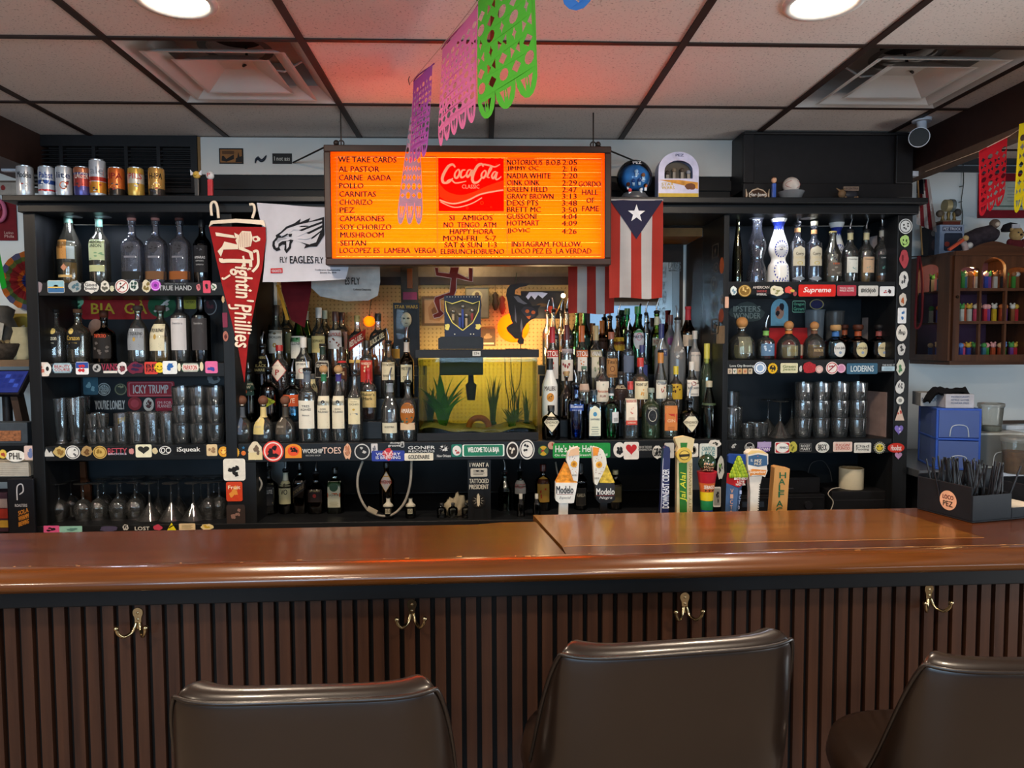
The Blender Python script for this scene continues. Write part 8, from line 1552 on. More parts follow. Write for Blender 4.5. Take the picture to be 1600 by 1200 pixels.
# ================================================================ straw caddy on the bar
def caddy():
 p=PZ(1530,812,BZ);f=PZ(1519,818,BZ);base=Vector((f.x,f.y,BZ));k=M('#17181d',.55)
 t=thing('bar_caddy',(base.x,base.y,BZ+.0006),'black plastic bar caddy with a round peach sticker, holding black straws on the bar','bar caddy',rot=math.radians(14));W,D,H=.34,.20,.085
 mb=MB();th=.004
 for lo,hi in (((0,0,0),(W,D,.004)),((0,0,.004),(.15,th,H*.95)),((.15,0,.004),(W,th,H*.42)),((0,th,.004),(th,D-th,H*1.25)),((W-th,th,.004),(W,D-th,H*.9)),((0,D-th,.004),(W,D,H*1.35)),((.148,th,.004),(.152,D-th,H*.95)),((th,D*.5,.004),(.148,D*.5+.004,H*1.1))):mb.box(lo,hi,k)
 mb.build('tray',t,bevel=.002)
 mb=MB();fn=lambda u,v:(-.0006,D*.42-u,H*.60+v);mb.flat([ell(0,0,.030,.030)],fn,M('#d8a484',.6));fn2=lambda u,v:(-.0012,D*.42-u,H*.60+v);mb.text('LOCO',fn2,-.019,.004,.038,.013,M('#5a2028'),.05);mb.text('PEZ',fn2,-.017,-.018,.034,.016,M('#33261f'),.03);mb.build('round_sticker',t)
 rg=random.Random(9);m3=t.matrix_basis.copy();n=0;c,s=math.cos(math.radians(14)),math.sin(math.radians(14));sm=M('#141418',.35)
 proto=None
 for i in range(64):
  u,v=rg.uniform(.012,.138),rg.choice([rg.uniform(.012,D*.47),rg.uniform(D*.55,D-.012)])
  loc=base+Vector((u*c-v*s,u*s+v*c,.0055))
  if proto is None:
   proto=MB();proto.tube([(0,0,0),(0,0,.165)],.0027,sm,8);proto=proto.build('straw');o=proto
   tag(o,'black plastic straw standing upright in the bar caddy bundle','straw','black straws in the caddy')
  else:o=proto.copy();COL.objects.link(o)
  o.location=loc;o.rotation_euler=(rg.uniform(-.22,.20),rg.uniform(-.30,.34)*(.3+abs(u-.075)*9),0)
  a=o.rotation_euler;lean=.09
 q=thing('coaster_stack',base+Vector((.245*c-.08*s,.245*s+.08*c,.0055)),'white folded napkins lying in the right bin of the bar caddy','napkins',rot=math.radians(14));mb=MB()
 for i in range(6):mb.box((-.055,-.06,.004*i),(.055,.06,.004*i+.0035),M('#d8d0c0',.8))
 mb.build('folded_paper',q)
caddy()
# ================================================================ odds on the shelves
def odds():
 F=lambda d:(lambda u,v:(u,-d,v))
 # cups and boards on the second right shelf
 Y=3.385;z=ROWS['S'][1]
 for px,top,r,c,lab in ((1271,484,.034,'#a8b8c4','translucent bluish plastic tub standing behind the tequila bottles, left of two'),(1302,486,.033,'#8a8c8c','translucent greyish plastic tub standing behind the tequila bottles, right of two')):
  p=P(px,600,Y);h=P(px,top,Y).z-z;t=thing('plastic_tub',(p.x,Y,z),lab,'tub','plastic tubs on the second right shelf');r*=1.3;gm=GL(c,.2,.45)
  mb=MB();mb.lathe([(0,r*.78),(.003,r*.8),(h-.006,r*1.0)],gm,28,close=False);mb.lathe([(0,r*.78),(.001,.0005)],gm,28,close=False);mb.build('tub_wall',t);mb=MB();mb.tube([((r+.001)*math.cos(2*PI*i/28),(r+.001)*math.sin(2*PI*i/28),h-.003)for i in range(28)],.0028,gm,6,closed=True);mb.build('rim',t)
 a=P(1198,540,3.40);b=P(1268,515,3.40);t=thing('red_box',(a.x,3.405,z),'flat red box lying behind the tequila bottles on the second right shelf','box');W=b.x-a.x;Hh=P(1230,512,3.38).z-z
 bx(t,'box',(0,-.03,0),(W,.03,Hh),M('#a01c20',.5),.003);mb=MB();mb.box((W*.2,-.0306,Hh*.1),(W*.75,-.0301,Hh*.45),M('#c8c0b0',.6));mb.build('white_panel',t)
 def leaning(name,px0,py0,px1,py1,Y0,Y1,lab,c,edge,zb,cat='board',art=None):
  a=P(px0,py1,Y0);b=P(px1,py0,Y1);t=thing(name,((a.x+b.x)/2,(Y0+Y1)/2,zb),lab,cat);H=b.z-zb;dx,dy=(b.x-a.x)/2,(Y1-Y0)/2;n=Vector((-dy,dx,0)).normalized()*.008
  if n.y>0:n=-n
  q=lambda s,off,zz:(s*dx+off.x,s*dy+off.y,zz)
  mb=MB();z0_=Vector((0,0,0));mb.add([q(-1,z0_,0),q(1,z0_,0),q(1,z0_,H),q(-1,z0_,H),q(-1,n,0),q(1,n,0),q(1,n,H),q(-1,n,H)],[(3,2,1,0),(4,5,6,7),(0,1,5,4),(1,2,6,5),(2,3,7,6),(3,0,4,7)],M(c,.6,0,.15,20));mb.build('board',t)
  if edge:mb=MB();mb.tube([q(1,n*1.05,.002),q(1,n*1.05,H)],.005,M(edge,.5),6);mb.build('light_edge',t)
  if art:mb=MB();art(mb,lambda u,v:q(-1+2*u,n*1.12,v*H));mb.build('print',t)
  return t
 leaning('menu_board',1352,362,1401,440,3.40,3.20,'greyish board with a white edge leaning at the right end of the top right shelf','#8a8486','#c8c8c8',ROWS['T'][1])
 leaning('framed_print',1348,494,1397,562,3.42,3.22,'light framed print leaning behind the black tequila bottle at the right','#7c7270','#6a5438',ROWS['S'][1],'picture',lambda mb,f:(mb.flat([rrect(.5,.55,.5,.5,.05)],f,M('#4a4646',.6)),mb.flat([blob(.5,.55,.3,.35,rnd,12,.5)],f,M('#8a8280',.6))))
 leaning('menu_board',1333,613,1387,684,3.41,3.20,'brownish weathered wooden board leaning at the right end of the third right shelf','#7a6660',None,ROWS['G'][1])
 for i in range(3):leaning('clip_folder',1386+i*4,616-i,1392+i*4,684,3.40,3.19-.0*i,f'black folder on the third right shelf, {ORD[i]} to the right of the wooden board','#15151a','#4a4038',ROWS['G'][1],'folder')if i<2 else None
 # lower right electronics on the counter
 zc=.8325
 def at(px0,py0,px1,py1,Y):a=P(px0,py1,Y);b=P(px1,py0,Y);return a,b.x-a.x,b.z-a.z
 k=M('#131316',.4)
 a,W,H=at(1150,770,1286,800,3.24);H=P(1200,772,3.24).z-zc
 t=thing('receiver',(a.x,3.22,zc),'wide black audio receiver with a silver strip, on the lower counter behind the tap handles','receiver');bx(t,'case',(0,0,0),(W,.22,H),k,.003)
 mb=MB();mb.box((W*.02,-.003,H*.80),(W*.98,.0,H*.86),M('#4c4c50',.3,.8));mb.build('trim_strip',t);mb=MB();mb.tube([(W*.80,-.016,H*.4),(W*.80,0,H*.4)],.018,M('#1c1c20',.3),20);mb.build('knob',t);mb=MB();mb.tube([(W*.55,-.008,H*.35),(W*.55,0,H*.35)],.006,M('#26262a',.3),12);mb.build('knob',t);mb=MB();mb.box((W*.05,-.002,H*.3),(W*.30,0,H*.62),M('#2c3440',.2));mb.build('display',t)
 a2,W2,H2=at(1175,745,1280,771,3.26);t=thing('cable_box',(a2.x,3.25,zc+H+.0008),'black cable box stacked on the audio receiver','set-top box');bx(t,'case',(0,0,0),(W2,.18,P(1200,747,3.25).z-zc-H),k,.003);bx(t,'front_slot',(W2*.1,-.002,.02),(W2*.6,0,.024),M('#3a3a40',.3))
 a,W,H=at(1296,766,1384,798,3.22);H=P(1330,766,3.22).z-zc;t=thing('black_box',(a.x,3.20,zc),'black box on the lower counter under the white paper roll','box');bx(t,'box',(0,0,0),(W,.2,H),M('#17171a',.5),.004);bx(t,'lid_line',(-.001,-.0015,H*.55),(W+.001,0,H*.58),M('#2e2e32',.5))
 p=P(1333,772,3.25);hh=P(1333,732,3.25).z-zc-H;t=thing('paper_roll',(p.x,3.27,zc+H+.0006),'white paper roll standing on the black box at the right of the lower counter','paper roll');R=18.5*3.25/FOC
 mb=MB();mb.lathe([(0,R*.99),(.002,R),(hh-.002,R),(hh,R*.985)],M('#c8bfa6',.85,0,.05,30),36,close=False);mb.lathe([(hh,R*.985),(hh-.001,R*.86)],M('#a89c80',.9),36,close=False);mb.lathe([(hh*.2,R*.85),(hh-.001,R*.86)],M('#8a7a5c',.9),36,close=False);mb.lathe([(hh*.2,R*.85),(hh*.2+.001,.0005)],M('#5a4c38',.9),36,close=False);mb.build('roll',t)
 def cord(pts,Y,r,c,lab,name='cord'):
  q=[P(x,y,Y+(d[0]if d else 0))for x,y,*d in pts];t=thing(name,q[0],lab,'cord');mb=MB();mb.tube(smooth([tuple(v-q[0])for v in q],5),r,M(c,.5),8);mb.build('cable',t);return t,q
 cord([(1312,762,.0),(1300,764),(1294,772),(1302,784),(1298,797)],3.17,.0022,'#a8a498','thin white cord hanging in front of the black box, lower right')
 cord([(1262,742),(1268,724),(1285,720),(1296,734),(1300,752)],3.40,.002,'#4a4a4c','thin grey cord looping above the cable box')
 t,q=cord([(567,720),(559,745),(561,772),(575,797),(596,806),(615,803),(632,785),(641,755),(643,720)],3.185,.0055,'#8f8a80','white power cord hanging in a loop around the diamond labelled bottle')
 c=P(584,796,3.18)-q[0];mb=MB();mb.flat([[(c.x-.022,c.z+.018),(c.x-.030,c.z-.002),(c.x+.010,c.z-.024),(c.x+.020,c.z-.004)]],lambda u,v:(u,c.y-.008,v),M('#9a9280',.7),back=lambda u,v:(u,c.y-.006,v));mb.build('paper_tag',t)
 cord([(393,722),(402,742),(409,757),(400,774),(388,790)],3.19,.0045,'#8a857c','white cord curving down beside the small sticker post, right of two')
 cord([(386,754),(397,768),(399,780),(390,798)],3.17,.0045,'#8a857c','white cord curving down beside the small sticker post, left of two')
 cord([(868,722),(872,742),(880,752)],3.25,.004,'#6a665e','short grey cord hanging under the centre shelf, behind the white tap handle')
 # crumpled rag
 p=P(712,792,3.26);t=thing('rag',(p.x,3.27,zc),'crumpled cream rag piled on the lower counter, left of the black post','rag');mb=MB();rg=random.Random(12);sg=26;vs=[];fs=[]
 for i in range(13):
  a=PI/2*i/12
  for j in range(sg):
   tt=2*PI*j/sg;r=1+.16*math.sin(3*tt+i*.5)+.10*math.sin(7*tt-i)+.06*rg.uniform(-1,1);vs.append((.060*r*math.cos(a)*math.cos(tt),.045*r*math.cos(a)*math.sin(tt),.075*r*math.sin(a)*(1+.18*math.cos(tt+.6))))
 for i in range(12):
  for j in range(sg):fs.append((i*sg+j,i*sg+(j+1)%sg,(i+1)*sg+(j+1)%sg,(i+1)*sg+j))
 mb.add(vs,fs,M('#9a9078',.9,0,.12,30,0,.4),True);mb.build('cloth',t)
 # yellow toy on the third left shelf, wooden board in the lowest left bay
 p=P(173,655,3.30);t=thing('banana_toy',(p.x+.0,3.375,ROWS['G'][1]),'small yellow novelty figure among the shot glasses on the third left shelf','novelty');mb=MB();mb.tube([(0,0,0),(0,0,.06)],.006,M('#8a8a90',.4),8);mb.build('stand',t);mb=MB();mb.tube(smooth([(-.02,0,.072),(0,0,.088),(.022,0,.092),(.03,0,.104)],4),[.006,.011,.013,.013,.013,.012,.012,.011,.010,.009,.008,.006,.004],M('#c8a82a',.5),10);mb.build('banana',t)
 a=P(104,815,3.40);b=P(133,722,3.40);t=thing('wooden_paddle',(a.x,3.41,zc),'brown wooden serving board leaning upright behind the upturned wine glasses','board');W=b.x-a.x;H=b.z-zc;mb=MB();o=[(0,0),(W*1.15,0),(W*1.15,H*.5),(W*.95,H*.68),(W*.92,H),(W*.18,H),(W*.1,H*.68),(0,H*.5)];mb.flat([o],F(0),WOOD('#3c2010','#5e361c',.5,0,2,.6),back=F(-.014));mb.build('board',t)
 p=P(335,700,3.30);
odds()
# ================================================================ left edge: register nook
def left_nook():
 F=lambda d:(lambda u,v:(u,-d,v));Yw=3.755
 # paper fan on the wall
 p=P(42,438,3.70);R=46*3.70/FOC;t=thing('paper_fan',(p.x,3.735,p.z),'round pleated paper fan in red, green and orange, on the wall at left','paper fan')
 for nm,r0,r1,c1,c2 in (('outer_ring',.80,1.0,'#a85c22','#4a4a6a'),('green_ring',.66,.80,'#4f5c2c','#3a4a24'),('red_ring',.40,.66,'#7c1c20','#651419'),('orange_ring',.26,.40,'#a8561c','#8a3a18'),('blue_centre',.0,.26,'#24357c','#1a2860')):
  mb=MB();n=40
  for i in range(n):
   a0,a1=2*PI*i/n,2*PI*(i+1)/n;d0,d1=(.004,.016)if i%2 else(.016,.004);j=.05 if r1==1.0 and i%2 else 0
   v=[(R*r0*math.cos(a0),-d0,R*r0*math.sin(a0)),(R*r0*math.cos(a1),-d1,R*r0*math.sin(a1)),(R*(r1-(.05 if j else 0))*math.cos(a1),-d1,R*(r1-(.05 if j else 0))*math.sin(a1)),(R*(r1-(0 if j else .05 if r1==1 else 0))*math.cos(a0),-d0,R*(r1-(0 if j else .05 if r1==1 else 0))*math.sin(a0))]
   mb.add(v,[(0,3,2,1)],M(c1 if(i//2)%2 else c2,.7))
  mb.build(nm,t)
 a=P(-8,376,Yw);b=P(25,313,Yw);t=thing('wall_poster',(a.x,Yw,a.z),'dark red poster with a pink loop, on the wall left of the shelves','poster');W,H=b.x-a.x,b.z-a.z;bx(t,'sheet',(0,-.003,0),(W,0,H),M('#6e1420',.6));mb=MB();mb.text('Latino',F(.0036),W*.45,H*.16,W*.4,H*.07,M('#c8a8a0'),.02);mb.text('Phila',F(.0036),W*.45,H*.07,W*.42,H*.07,M('#c8a8a0'),.02);mb.build('lettering',t)
 mb=MB();mb.tube([(W*.36+.028*math.cos(q),-.02,H*.72+.05*math.sin(q))for q in [PI*2*i/20 for i in range(20)]],.010,M('#c86a8a',.4),8,closed=True);mb.tube([(W*.36,-.02,H*.76),(W*.1,-.02,H*1.15)],.014,M('#c86a8a',.4),8);tag(mb.build('pink_loop',t),'shiny pink plastic loop')
 a=P(-10,305,Yw);b=P(30,282,Yw);t=thing('wall_notice',(a.x,Yw,a.z),'small pale notice with red mark, on the wall above the dark red poster','notice');W,H=b.x-a.x,b.z-a.z;bx(t,'sheet',(0,-.002,0),(W,0,H),M('#a8a096',.7));mb=MB();mb.flat([blob(W*.38,H*.5,W*.2,H*.4,rnd)],F(.0026),M('#8a2c2c'));mb.flat([[(W*.05,H*.86),(W*.9,H*.86),(W*.9,H*.96),(W*.05,H*.96)]],F(.0026),M('#5a5048'));mb.build('print',t)
 a=P(-14,452,3.5);b=P(8,388,3.5);t=thing('paper_pennant',(a.x,3.5,b.z),'bright green plastic pennant tip at the left edge of the photo','pennant');W,H=b.x-a.x,b.z-a.z;mb=MB();mb.flat([[(0,0),(W*.6,0),(W,-H*.95),(W*.7,-H)]],F(0),TL('#2fb83c',.4),back=F(-.001));mb.build('sheet',t);mb=MB();mb.tube([(0,0,0),(0,.0,CEIL-b.z)],.001,M('#888'));mb.build('string',t)
 # yellow cards pinned below the fan
 a=P(20,540,Yw-.02);b=P(44,490,Yw-.02);t=thing('pinned_card',(a.x,Yw-.02,a.z),'yellow and blue picture card pinned below the paper fan','card');W,H=b.x-a.x,b.z-a.z;bx(t,'card',(0,-.003,0),(W,.018,H),M('#9a8a3c',.6));mb=MB();mb.flat([[(0,0),(W,0),(W,H*.2),(0,H*.25)]],F(.0036),M('#4a6a8a'));mb.flat([[(W*.55,H*.3),(W*.8,H*.32),(W*.78,H*.65),(W*.55,H*.6)]],F(.0036),M('#c8c4b0'));mb.flat([[(W*.60,H*.32),(W*.72,H*.33),(W*.71,H*.58),(W*.60,H*.56)]],F(.0042),M('#5a2c20'));mb.build('print',t)
 # counter with register
 q=thing('register_counter',(-2.45,3.4,0),'dark side counter with sticker-covered shelf edge at the left edge of the photo','counter');k=BK()
 bx(q,'counter_top',(-.8,-.15,1.115),(.49,.33,1.175),k);bx(q,'cabinet',(-.8,-.10,0),(.49,.33,.80),M('#141416',.5));bx(q,'side_panel',(-.85,-.14,0),(-.80,.33,1.115),k)
 bx(q,'upper_shelf',(-.8,-.06,1.515),(.49,.33,1.545),WOOD('#5a4a38','#75604a',.5))
 a=P(-40,692,3.32);zt=1.1755
 def bxs(name,lab,cat,px0,py0,px1,py1,Y,D,c,zb=None,parts=None):
  a=P(px0,py1,Y);b=P(px1,py0,Y);zb=a.z if zb is None else zb;t=thing(name,(a.x,Y,zb),lab,cat);W,H=b.x-a.x,b.z-zb;bx(t,'body',(0,0,0),(W,D,H),M(c,.5),.003)
  if parts:parts(t,W,H)
  return t
  # point of sale: angled screen on a dark stand, receipt printer below
 a=P(-30,615,3.26);b=P(47,578,3.34);t=thing('register_screen',(b.x,3.30,zt),'dark blue touch screen register on its stand, at the left edge of the photo','register');W=b.x-a.x;zb_,zt_=a.z-zt,b.z-zt
 sc_=newmat('register screen');mt,nt,out=sc_;bs=nt.nodes.new('ShaderNodeBsdfPrincipled');nt.links.new(bs.outputs[0],out.inputs[0]);bs.inputs['Base Color'].default_value=(.01,.015,.06,1);bs.inputs['Roughness'].default_value=.15;bs.inputs['Emission Color'].default_value=(.02,.04,.30,1);bs.inputs['Emission Strength'].default_value=.35
 mb=MB();f=lambda u,v:(-W+u,-.045+.09*v/(zt_-zb_),zb_+v);mb.flat([[(-.1,-.004),(W+.0,-.004),(W,zt_-zb_),(-.1,zt_-zb_)]],f,M('#101018',.3),back=lambda u,v:(lambda p:(p[0],p[1]+.025,p[2]-.012))(f(u,v)));mb.build('housing',t)
 mb=MB();g=lambda u,v:(lambda p:(p[0],p[1]-.0015,p[2]+.0008))(f(u,v));mb.flat([[(-.09,.004),(W-.006,.004),(W-.006,zt_-zb_-.006),(-.09,zt_-zb_-.006)]],g,mt);mb.build('screen',t)
 g2=lambda u,v:(lambda p:(p[0],p[1]-.0022,p[2]+.0012))(f(u,v));mb=MB()
 for i in range(5):
  for j in range(3):mb.flat([[(W*(.12+.16*i),(zt_-zb_)*(.25+.2*j)),(W*(.24+.16*i),(zt_-zb_)*(.25+.2*j)),(W*(.24+.16*i),(zt_-zb_)*(.40+.2*j)),(W*(.12+.16*i),(zt_-zb_)*(.40+.2*j))]],g2,M('#1c2c7c' if(i+j)%4 else '#3450b8',.4))
 mb.build('screen_buttons',t)
 mb=MB();mb.flat([[(-.02,0),(.012,0),(-.03,zb_+.02),(-.06,zb_+.02)]],lambda u,v:(u,-.02,v),M('#3a2c24',.5),back=lambda u,v:(u,.03,v));mb.box((-W-.1,-.01,0),(-.05,.06,.02),M('#141418'));mb.tube([(-W*.6,.03,.02),(-W*.6,.03,zb_+.01)],.02,M('#141418'),10);mb.build('stand',t)
 bxs('receipt_printer','grey receipt printer with an orange lit window under the register screen','printer',-40,660,42,686,3.19,.07,'#3c444c',zt,lambda t,W,H:(bx(t,'window',(W*.4,-.002,H*.2),(W*.88,0,H*.65),M('#8a5a3c',.3,0,.5,90)),bx(t,'front_lip',(-.002,-.006,0),(W+.002,0,H*.12),M('#23272c',.5))))
 bxs('paper_box','dark box with a stack of white paper on top, left edge above the bar','box',-40,745,22,826,3.16,.16,'#131318',.8325-.0,lambda t,W,H:None)if False else None
 t=bxs('card_box','black printed carton with a white symbol and yellow lettering, beside the white paper stack','box',14,748,52,832,3.12,.0+.012,'#111218',.8005,lambda t,W,H:None)
 W=P(52,800,3.12).x-P(14,800,3.12).x;H=P(30,748,3.12).z-.8005;mb=MB();c_=M('#b4b4b8')
 stroke(mb,smooth([(W*.40,H*.62),(W*.42,H*.86),(W*.62,H*.90),(W*.66,H*.78),(W*.50,H*.72)],5),.005,F(.0008),c_);mb.text('ROASTERS',F(.0008),W*.30,H*.50,W*.50,H*.05,c_,.02)
 for i,tx in enumerate(('SOLA','WHAMM','BREWING')):mb.text(tx,lambda u,v:(u,-.0008,v+.35*(u-W*.4)),W*.42,H*(.34-.10*i),W*.42,H*.08,M('#b8782c'),.05)
 mb.build('printing',t)
 t=bxs('paper_stack','thick stack of white paper with a curled end, on the counter at the left edge','paper',-45,722,44,745,3.155,.15,'#b8b2a6',P(30,745,3.155).z,lambda t,W,H:None)
 W=P(44,740,3.155).x-P(-45,740,3.155).x;mb=MB();H=P(30,722,3.155).z-P(30,745,3.155).z
 for i in range(8):mb.box((0,-.0012,H*(i+.4)/8),(W,-.0003,H*(i+.55)/8),M('#8a8478',.8))
 mb.build('sheet_lines',t)
 zz=P(30,745,3.155).z;t=thing('support_shelf',(-2.3,3.15,zz-.021),'thin dark shelf under the white paper stack, left edge','shelf');bx(t,'board',(-.3,-.0,0),(.345,.17,.020),BK());bx(t,'bracket',(-.3,.0,-.12),(-.28,.17,0),BK())
 t=bxs('snack_box','small box with red and yellow stripes under the paper stack, left edge','box',-30,770,11,832,3.17,.10,'#3a2430',.8005,lambda t,W,H:(bx(t,'red_stripe',(0,-.002,H*.35),(W,0,H*.6),M('#8a2a20',.5)),bx(t,'yellow_stripe',(0,-.002,H*.12),(W,0,H*.3),M('#b08a34',.5)),bx(t,'pale_band',(0,-.002,H*.62),(W,0,H*.85),M('#8a7a78',.5))))
 # clutter on the upper shelf: bag, dark mug, jar
 zs=1.5455
 p=P(34,560,3.45);t=thing('paper_bag',(p.x,3.45,zs),'cream cloth bag on the upper left shelf beside the register','bag');mb=MB();mb.lathe([(0,.035),(.02,.046),(.09,.042),(.13,.030),(.15,.034)],M('#b0a684',.85,0,.15,20),20,2.8,.7);mb.build('bag',t)
 p=P(10,570,3.45);t=thing('dark_basket',(p.x,3.45,zs),'dark woven bowl of odds and ends on the upper left shelf','bowl');mb=MB();mb.lathe([(0,.05),(.02,.075),(.07,.09),(.075,.085),(.06,.07),(.05,.001)],M('#3c342c',.8,0,.4,60),24,close=False);mb.build('bowl',t)
 rg=random.Random(3)
 mb=MB()
 for i in range(6):mb.ball((rg.uniform(-.05,.05),rg.uniform(-.04,.04),.07),.022,M(rg.choice(['#6a5a44','#8a7a5a','#4a443c']),.7),10,7)
 mb.build('contents',t)
 p=P(6,510,3.62);t=thing('wall_ornament',(p.x,3.62,zs),'tall dark and white ornament on the upper left shelf beside the cloth bag','ornament');mb=MB();mb.lathe([(0,.04),(.05,.06),(.14,.065),(.2,.04),(.24,.05),(.26,.02)],M('#4a4640',.6,0,.3,20),18);mb.build('vase',t);mb=MB();mb.flat([[(-.02,.02),(.02,.04),(.045,.17),(.015,.18)]],F(.068),M('#b0aca0',.7),back=F(.064));mb.build('white_slat',t)
left_nook()
# ================================================================ right-hand wall: display cabinet and storage
def right_wall():
 F=lambda d:(lambda u,v:(u,-d,v))
 # corner display cabinet
 Yf=3.44;a=P(1484,560,Yf);b=P(1611,420,Yf);xl=a.x;xr=b.x;zb=P(1540,570,Yf).z;zt=P(1484,393,Yf).z;xb=P(1426,480,3.74).x;zpk=P(1548,378,Yf).z
 wd=WOOD('#3a2115','#5a3824',.4,.2,2,.7);wdx=WOOD('#3a2115','#5a3824',.4,.2,0,.7)
 t=thing('display_cabinet',(xl,3.755,zb),'dark wooden glass-fronted wall cabinet with arched top, full of candy dispensers','cabinet');ox,oy,oz=xl,3.755,zb
 W=xr-xl;H=zt-zb;yf=Yf-oy;xa=xb-xl;ya=-.015
 mb=MB();mb.add([(xa,ya,0),(0,yf,0),(W,yf,0),(W-xa,0,0),(xa,0,0)]+[(xa,ya,.02),(0,yf,.02),(W,yf,.02),(W-xa,0,.02),(xa,0,.02)],[(4,3,2,1,0),(5,6,7,8,9),(0,1,6,5),(1,2,7,6),(2,3,8,7),(4,0,5,9)],wdx);mb.build('base_board',t)
 mb=MB();mb.add([(xa-.01,ya,H-.02),(-.005,yf-.015,H-.02),(W,yf-.015,H-.02),(W-xa,0,H-.02),(xa-.01,0,H-.02)]+[(xa-.01,ya,H),(-.005,yf-.015,H),(W,yf-.015,H),(W-xa,0,H),(xa-.01,0,H)],[(4,3,2,1,0),(5,6,7,8,9),(0,1,6,5),(1,2,7,6),(2,3,8,7),(4,0,5,9)],wdx);mb.build('top_board',t)
 pz=zpk-zb;cx=P(1548,400,Yf).x-xl
 crown=smooth([(0,H),(cx*.35,H+.005),(cx*.62,H+.03),(cx*.82,pz-.005),(cx,pz),(cx*1.18,pz-.005),(cx*1.38,H+.03),(W,H+.006)],5)
 mb=MB();mb.flat([[(0,H-.022)]+[(W,H-.022)]+crown[::-1]],lambda u,v:(u,yf-.022,v),wdx,back=lambda u,v:(u,yf+.0,v));mb.build('arched_crown',t)
 mb=MB();mb.box((xa,-.006,.02),(W-xa,-.001,H-.02),M('#5a3a52',.8,0,.1,6));mb.build('back_panel',t)
 # angled left side with glazed panel
 sd=Vector((0-xa,yf-ya,0));sl=sd.length;sdn=sd.normalized();nn=Vector((-sdn.y,sdn.x,0));nn=nn if nn.x<0 else-nn
 S=lambda d:(lambda u,v:(xa+sdn.x*u+nn.x*d,ya+sdn.y*u+nn.y*d,v))
 gl=GL('#eef2f0',.03,0,2,1.2)
 def pane_frame(nm,fn,fn2,U,Vv,holes,mt):mb=MB();mb.flat([[(U[0],Vv[0]),(U[1],Vv[0]),(U[1],Vv[1]),(U[0],Vv[1])]]+[h[::-1]for h in holes],fn,mt,back=fn2);return mb.build(nm,t)
 ar=lambda u0,u1,v0,v1,r:[(u0,v0),(u1,v0),(u1,v1-r)]+[((u0+u1)/2+(u1-u0)/2*math.cos(q),v1-r+r*math.sin(q))for q in [PI*i/10 for i in range(1,10)]]+[(u0,v1-r)]
 fr=pane_frame('side_panel',S(.012),S(0),(0,sl),(.02,H-.02),[ar(sl*.16,sl*.72,.05,H-.045,.03)],wd)
 mb=MB();mb.flat([ar(sl*.16,sl*.72,.05,H-.045,.03)],S(.006),gl);mb.build('pane',fr)
 z1,z2=H*.37,H*.66
 for z in (z1,z2):
  mb=MB();mb.add([(xa+.02,ya-.01,z),(.01,yf+.03,z),(W,yf+.03,z),(W-xa-.02,-.008,z),(xa+.02,-.008,z)]+[(xa+.02,ya-.01,z+.007),(.01,yf+.03,z+.007),(W,yf+.03,z+.007),(W-xa-.02,-.008,z+.007),(xa+.02,-.008,z+.007)],[(4,3,2,1,0),(5,6,7,8,9),(0,1,6,5),(1,2,7,6)],wdx);mb.build('shelf',t)
 mb=MB();mb.flat([[(0,.02),(sl,.02),(sl,H-.02),(0,H-.02)]],lambda u,v:(W-sdn.x*(u-sl),ya+sdn.y*u,v),wd,back=lambda u,v:(W-sdn.x*(u-sl)-.012,ya+sdn.y*u,v));mb.build('side_panel',t)
 # glazed door: three columns, three rows, the middle column arched at the top
 cols=[(.035,W*.335),(W*.36,W*.66),(W*.685,W*.97)];hs=[]
 for c,(u0,u1) in enumerate(cols):
  for v0,v1 in ((.05,z1-.004),(z1+.010,z2-.004)):hs.append([(u0,v0),(u1,v0),(u1,v1),(u0,v1)])
  hs.append(ar(u0,u1,z2+.010,H-.03 if c==1 else H-.075,.05 if c==1 else .02))
 dr=pane_frame('door',F(-yf+.012),F(-yf-.006),(.004,W),(.02,H-.022),hs,wd)
 for h in hs:mb=MB();mb.flat([h],F(-yf+.003),gl);mb.build('pane',dr)
 mb=MB();mb.ball((.018,yf-.018,H*.60),.007,M('#3a2c1c',.3,.8),10,7);mb.build('knob',dr)
 lb=(W*.42,yf+.09,H-.055);mb=MB();mb.ball(lb,.016,EM('#ffd08a',60),14,9);mb.build('bulb',t);mb=MB();mb.tube([(lb[0],lb[1],lb[2]+.015),(lb[0],lb[1],H-.02)],.010,M('#c8b890',.4),10);mb.build('lamp_socket',t)
 lamp('cabinet_bulb','POINT',(ox+lb[0],oy+lb[1]-.03,oz+lb[2]-.03),1.7,(1,.66,.28),shadow_soft_size=.02)
 # dispensers inside
 rg=random.Random(21);names={'#3c7a34':'green','#a8482c':'orange red','#b02a34':'red','#2a3c8c':'blue','#c8a42c':'yellow','#6a3a7c':'purple','#3a6a7c':'teal','#b8b4ac':'white','#c84a6a':'pink','#26262c':'black','#7a4a2c':'brown'}
 heads=['#c8a040','#d8b48c','#b86a3a','#c8c4bc','#8a5a3a','#d89a9a','#4a8a4a','#6a8ac8']
 proto=None;n=0
 def disp(x,y,z,c,hc,lab,ears):
  t=thing('candy_dispenser',(x,y,z),lab,'candy dispenser','candy dispensers in the display cabinet')
  mb=MB();mb.box((-.0085,-.006,0),(.0085,.006,.062),M(c,.4));mb.box((-.011,-.010,0),(.011,.007,.004),M(c,.4));mb.build('stick',t)
  mb=MB();mb.ball((0,-.001,.074),.0135,M(hc,.5),12,8,(1,.9,.95))
  if ears:
   for s in (-1,1):mb.ball((s*.010,0,.087),.005,M(hc,.5),8,6)
  mb.build('head',t)
 rows=[('lowest',.021),('middle',z1+.008),('top',z2+.008)]
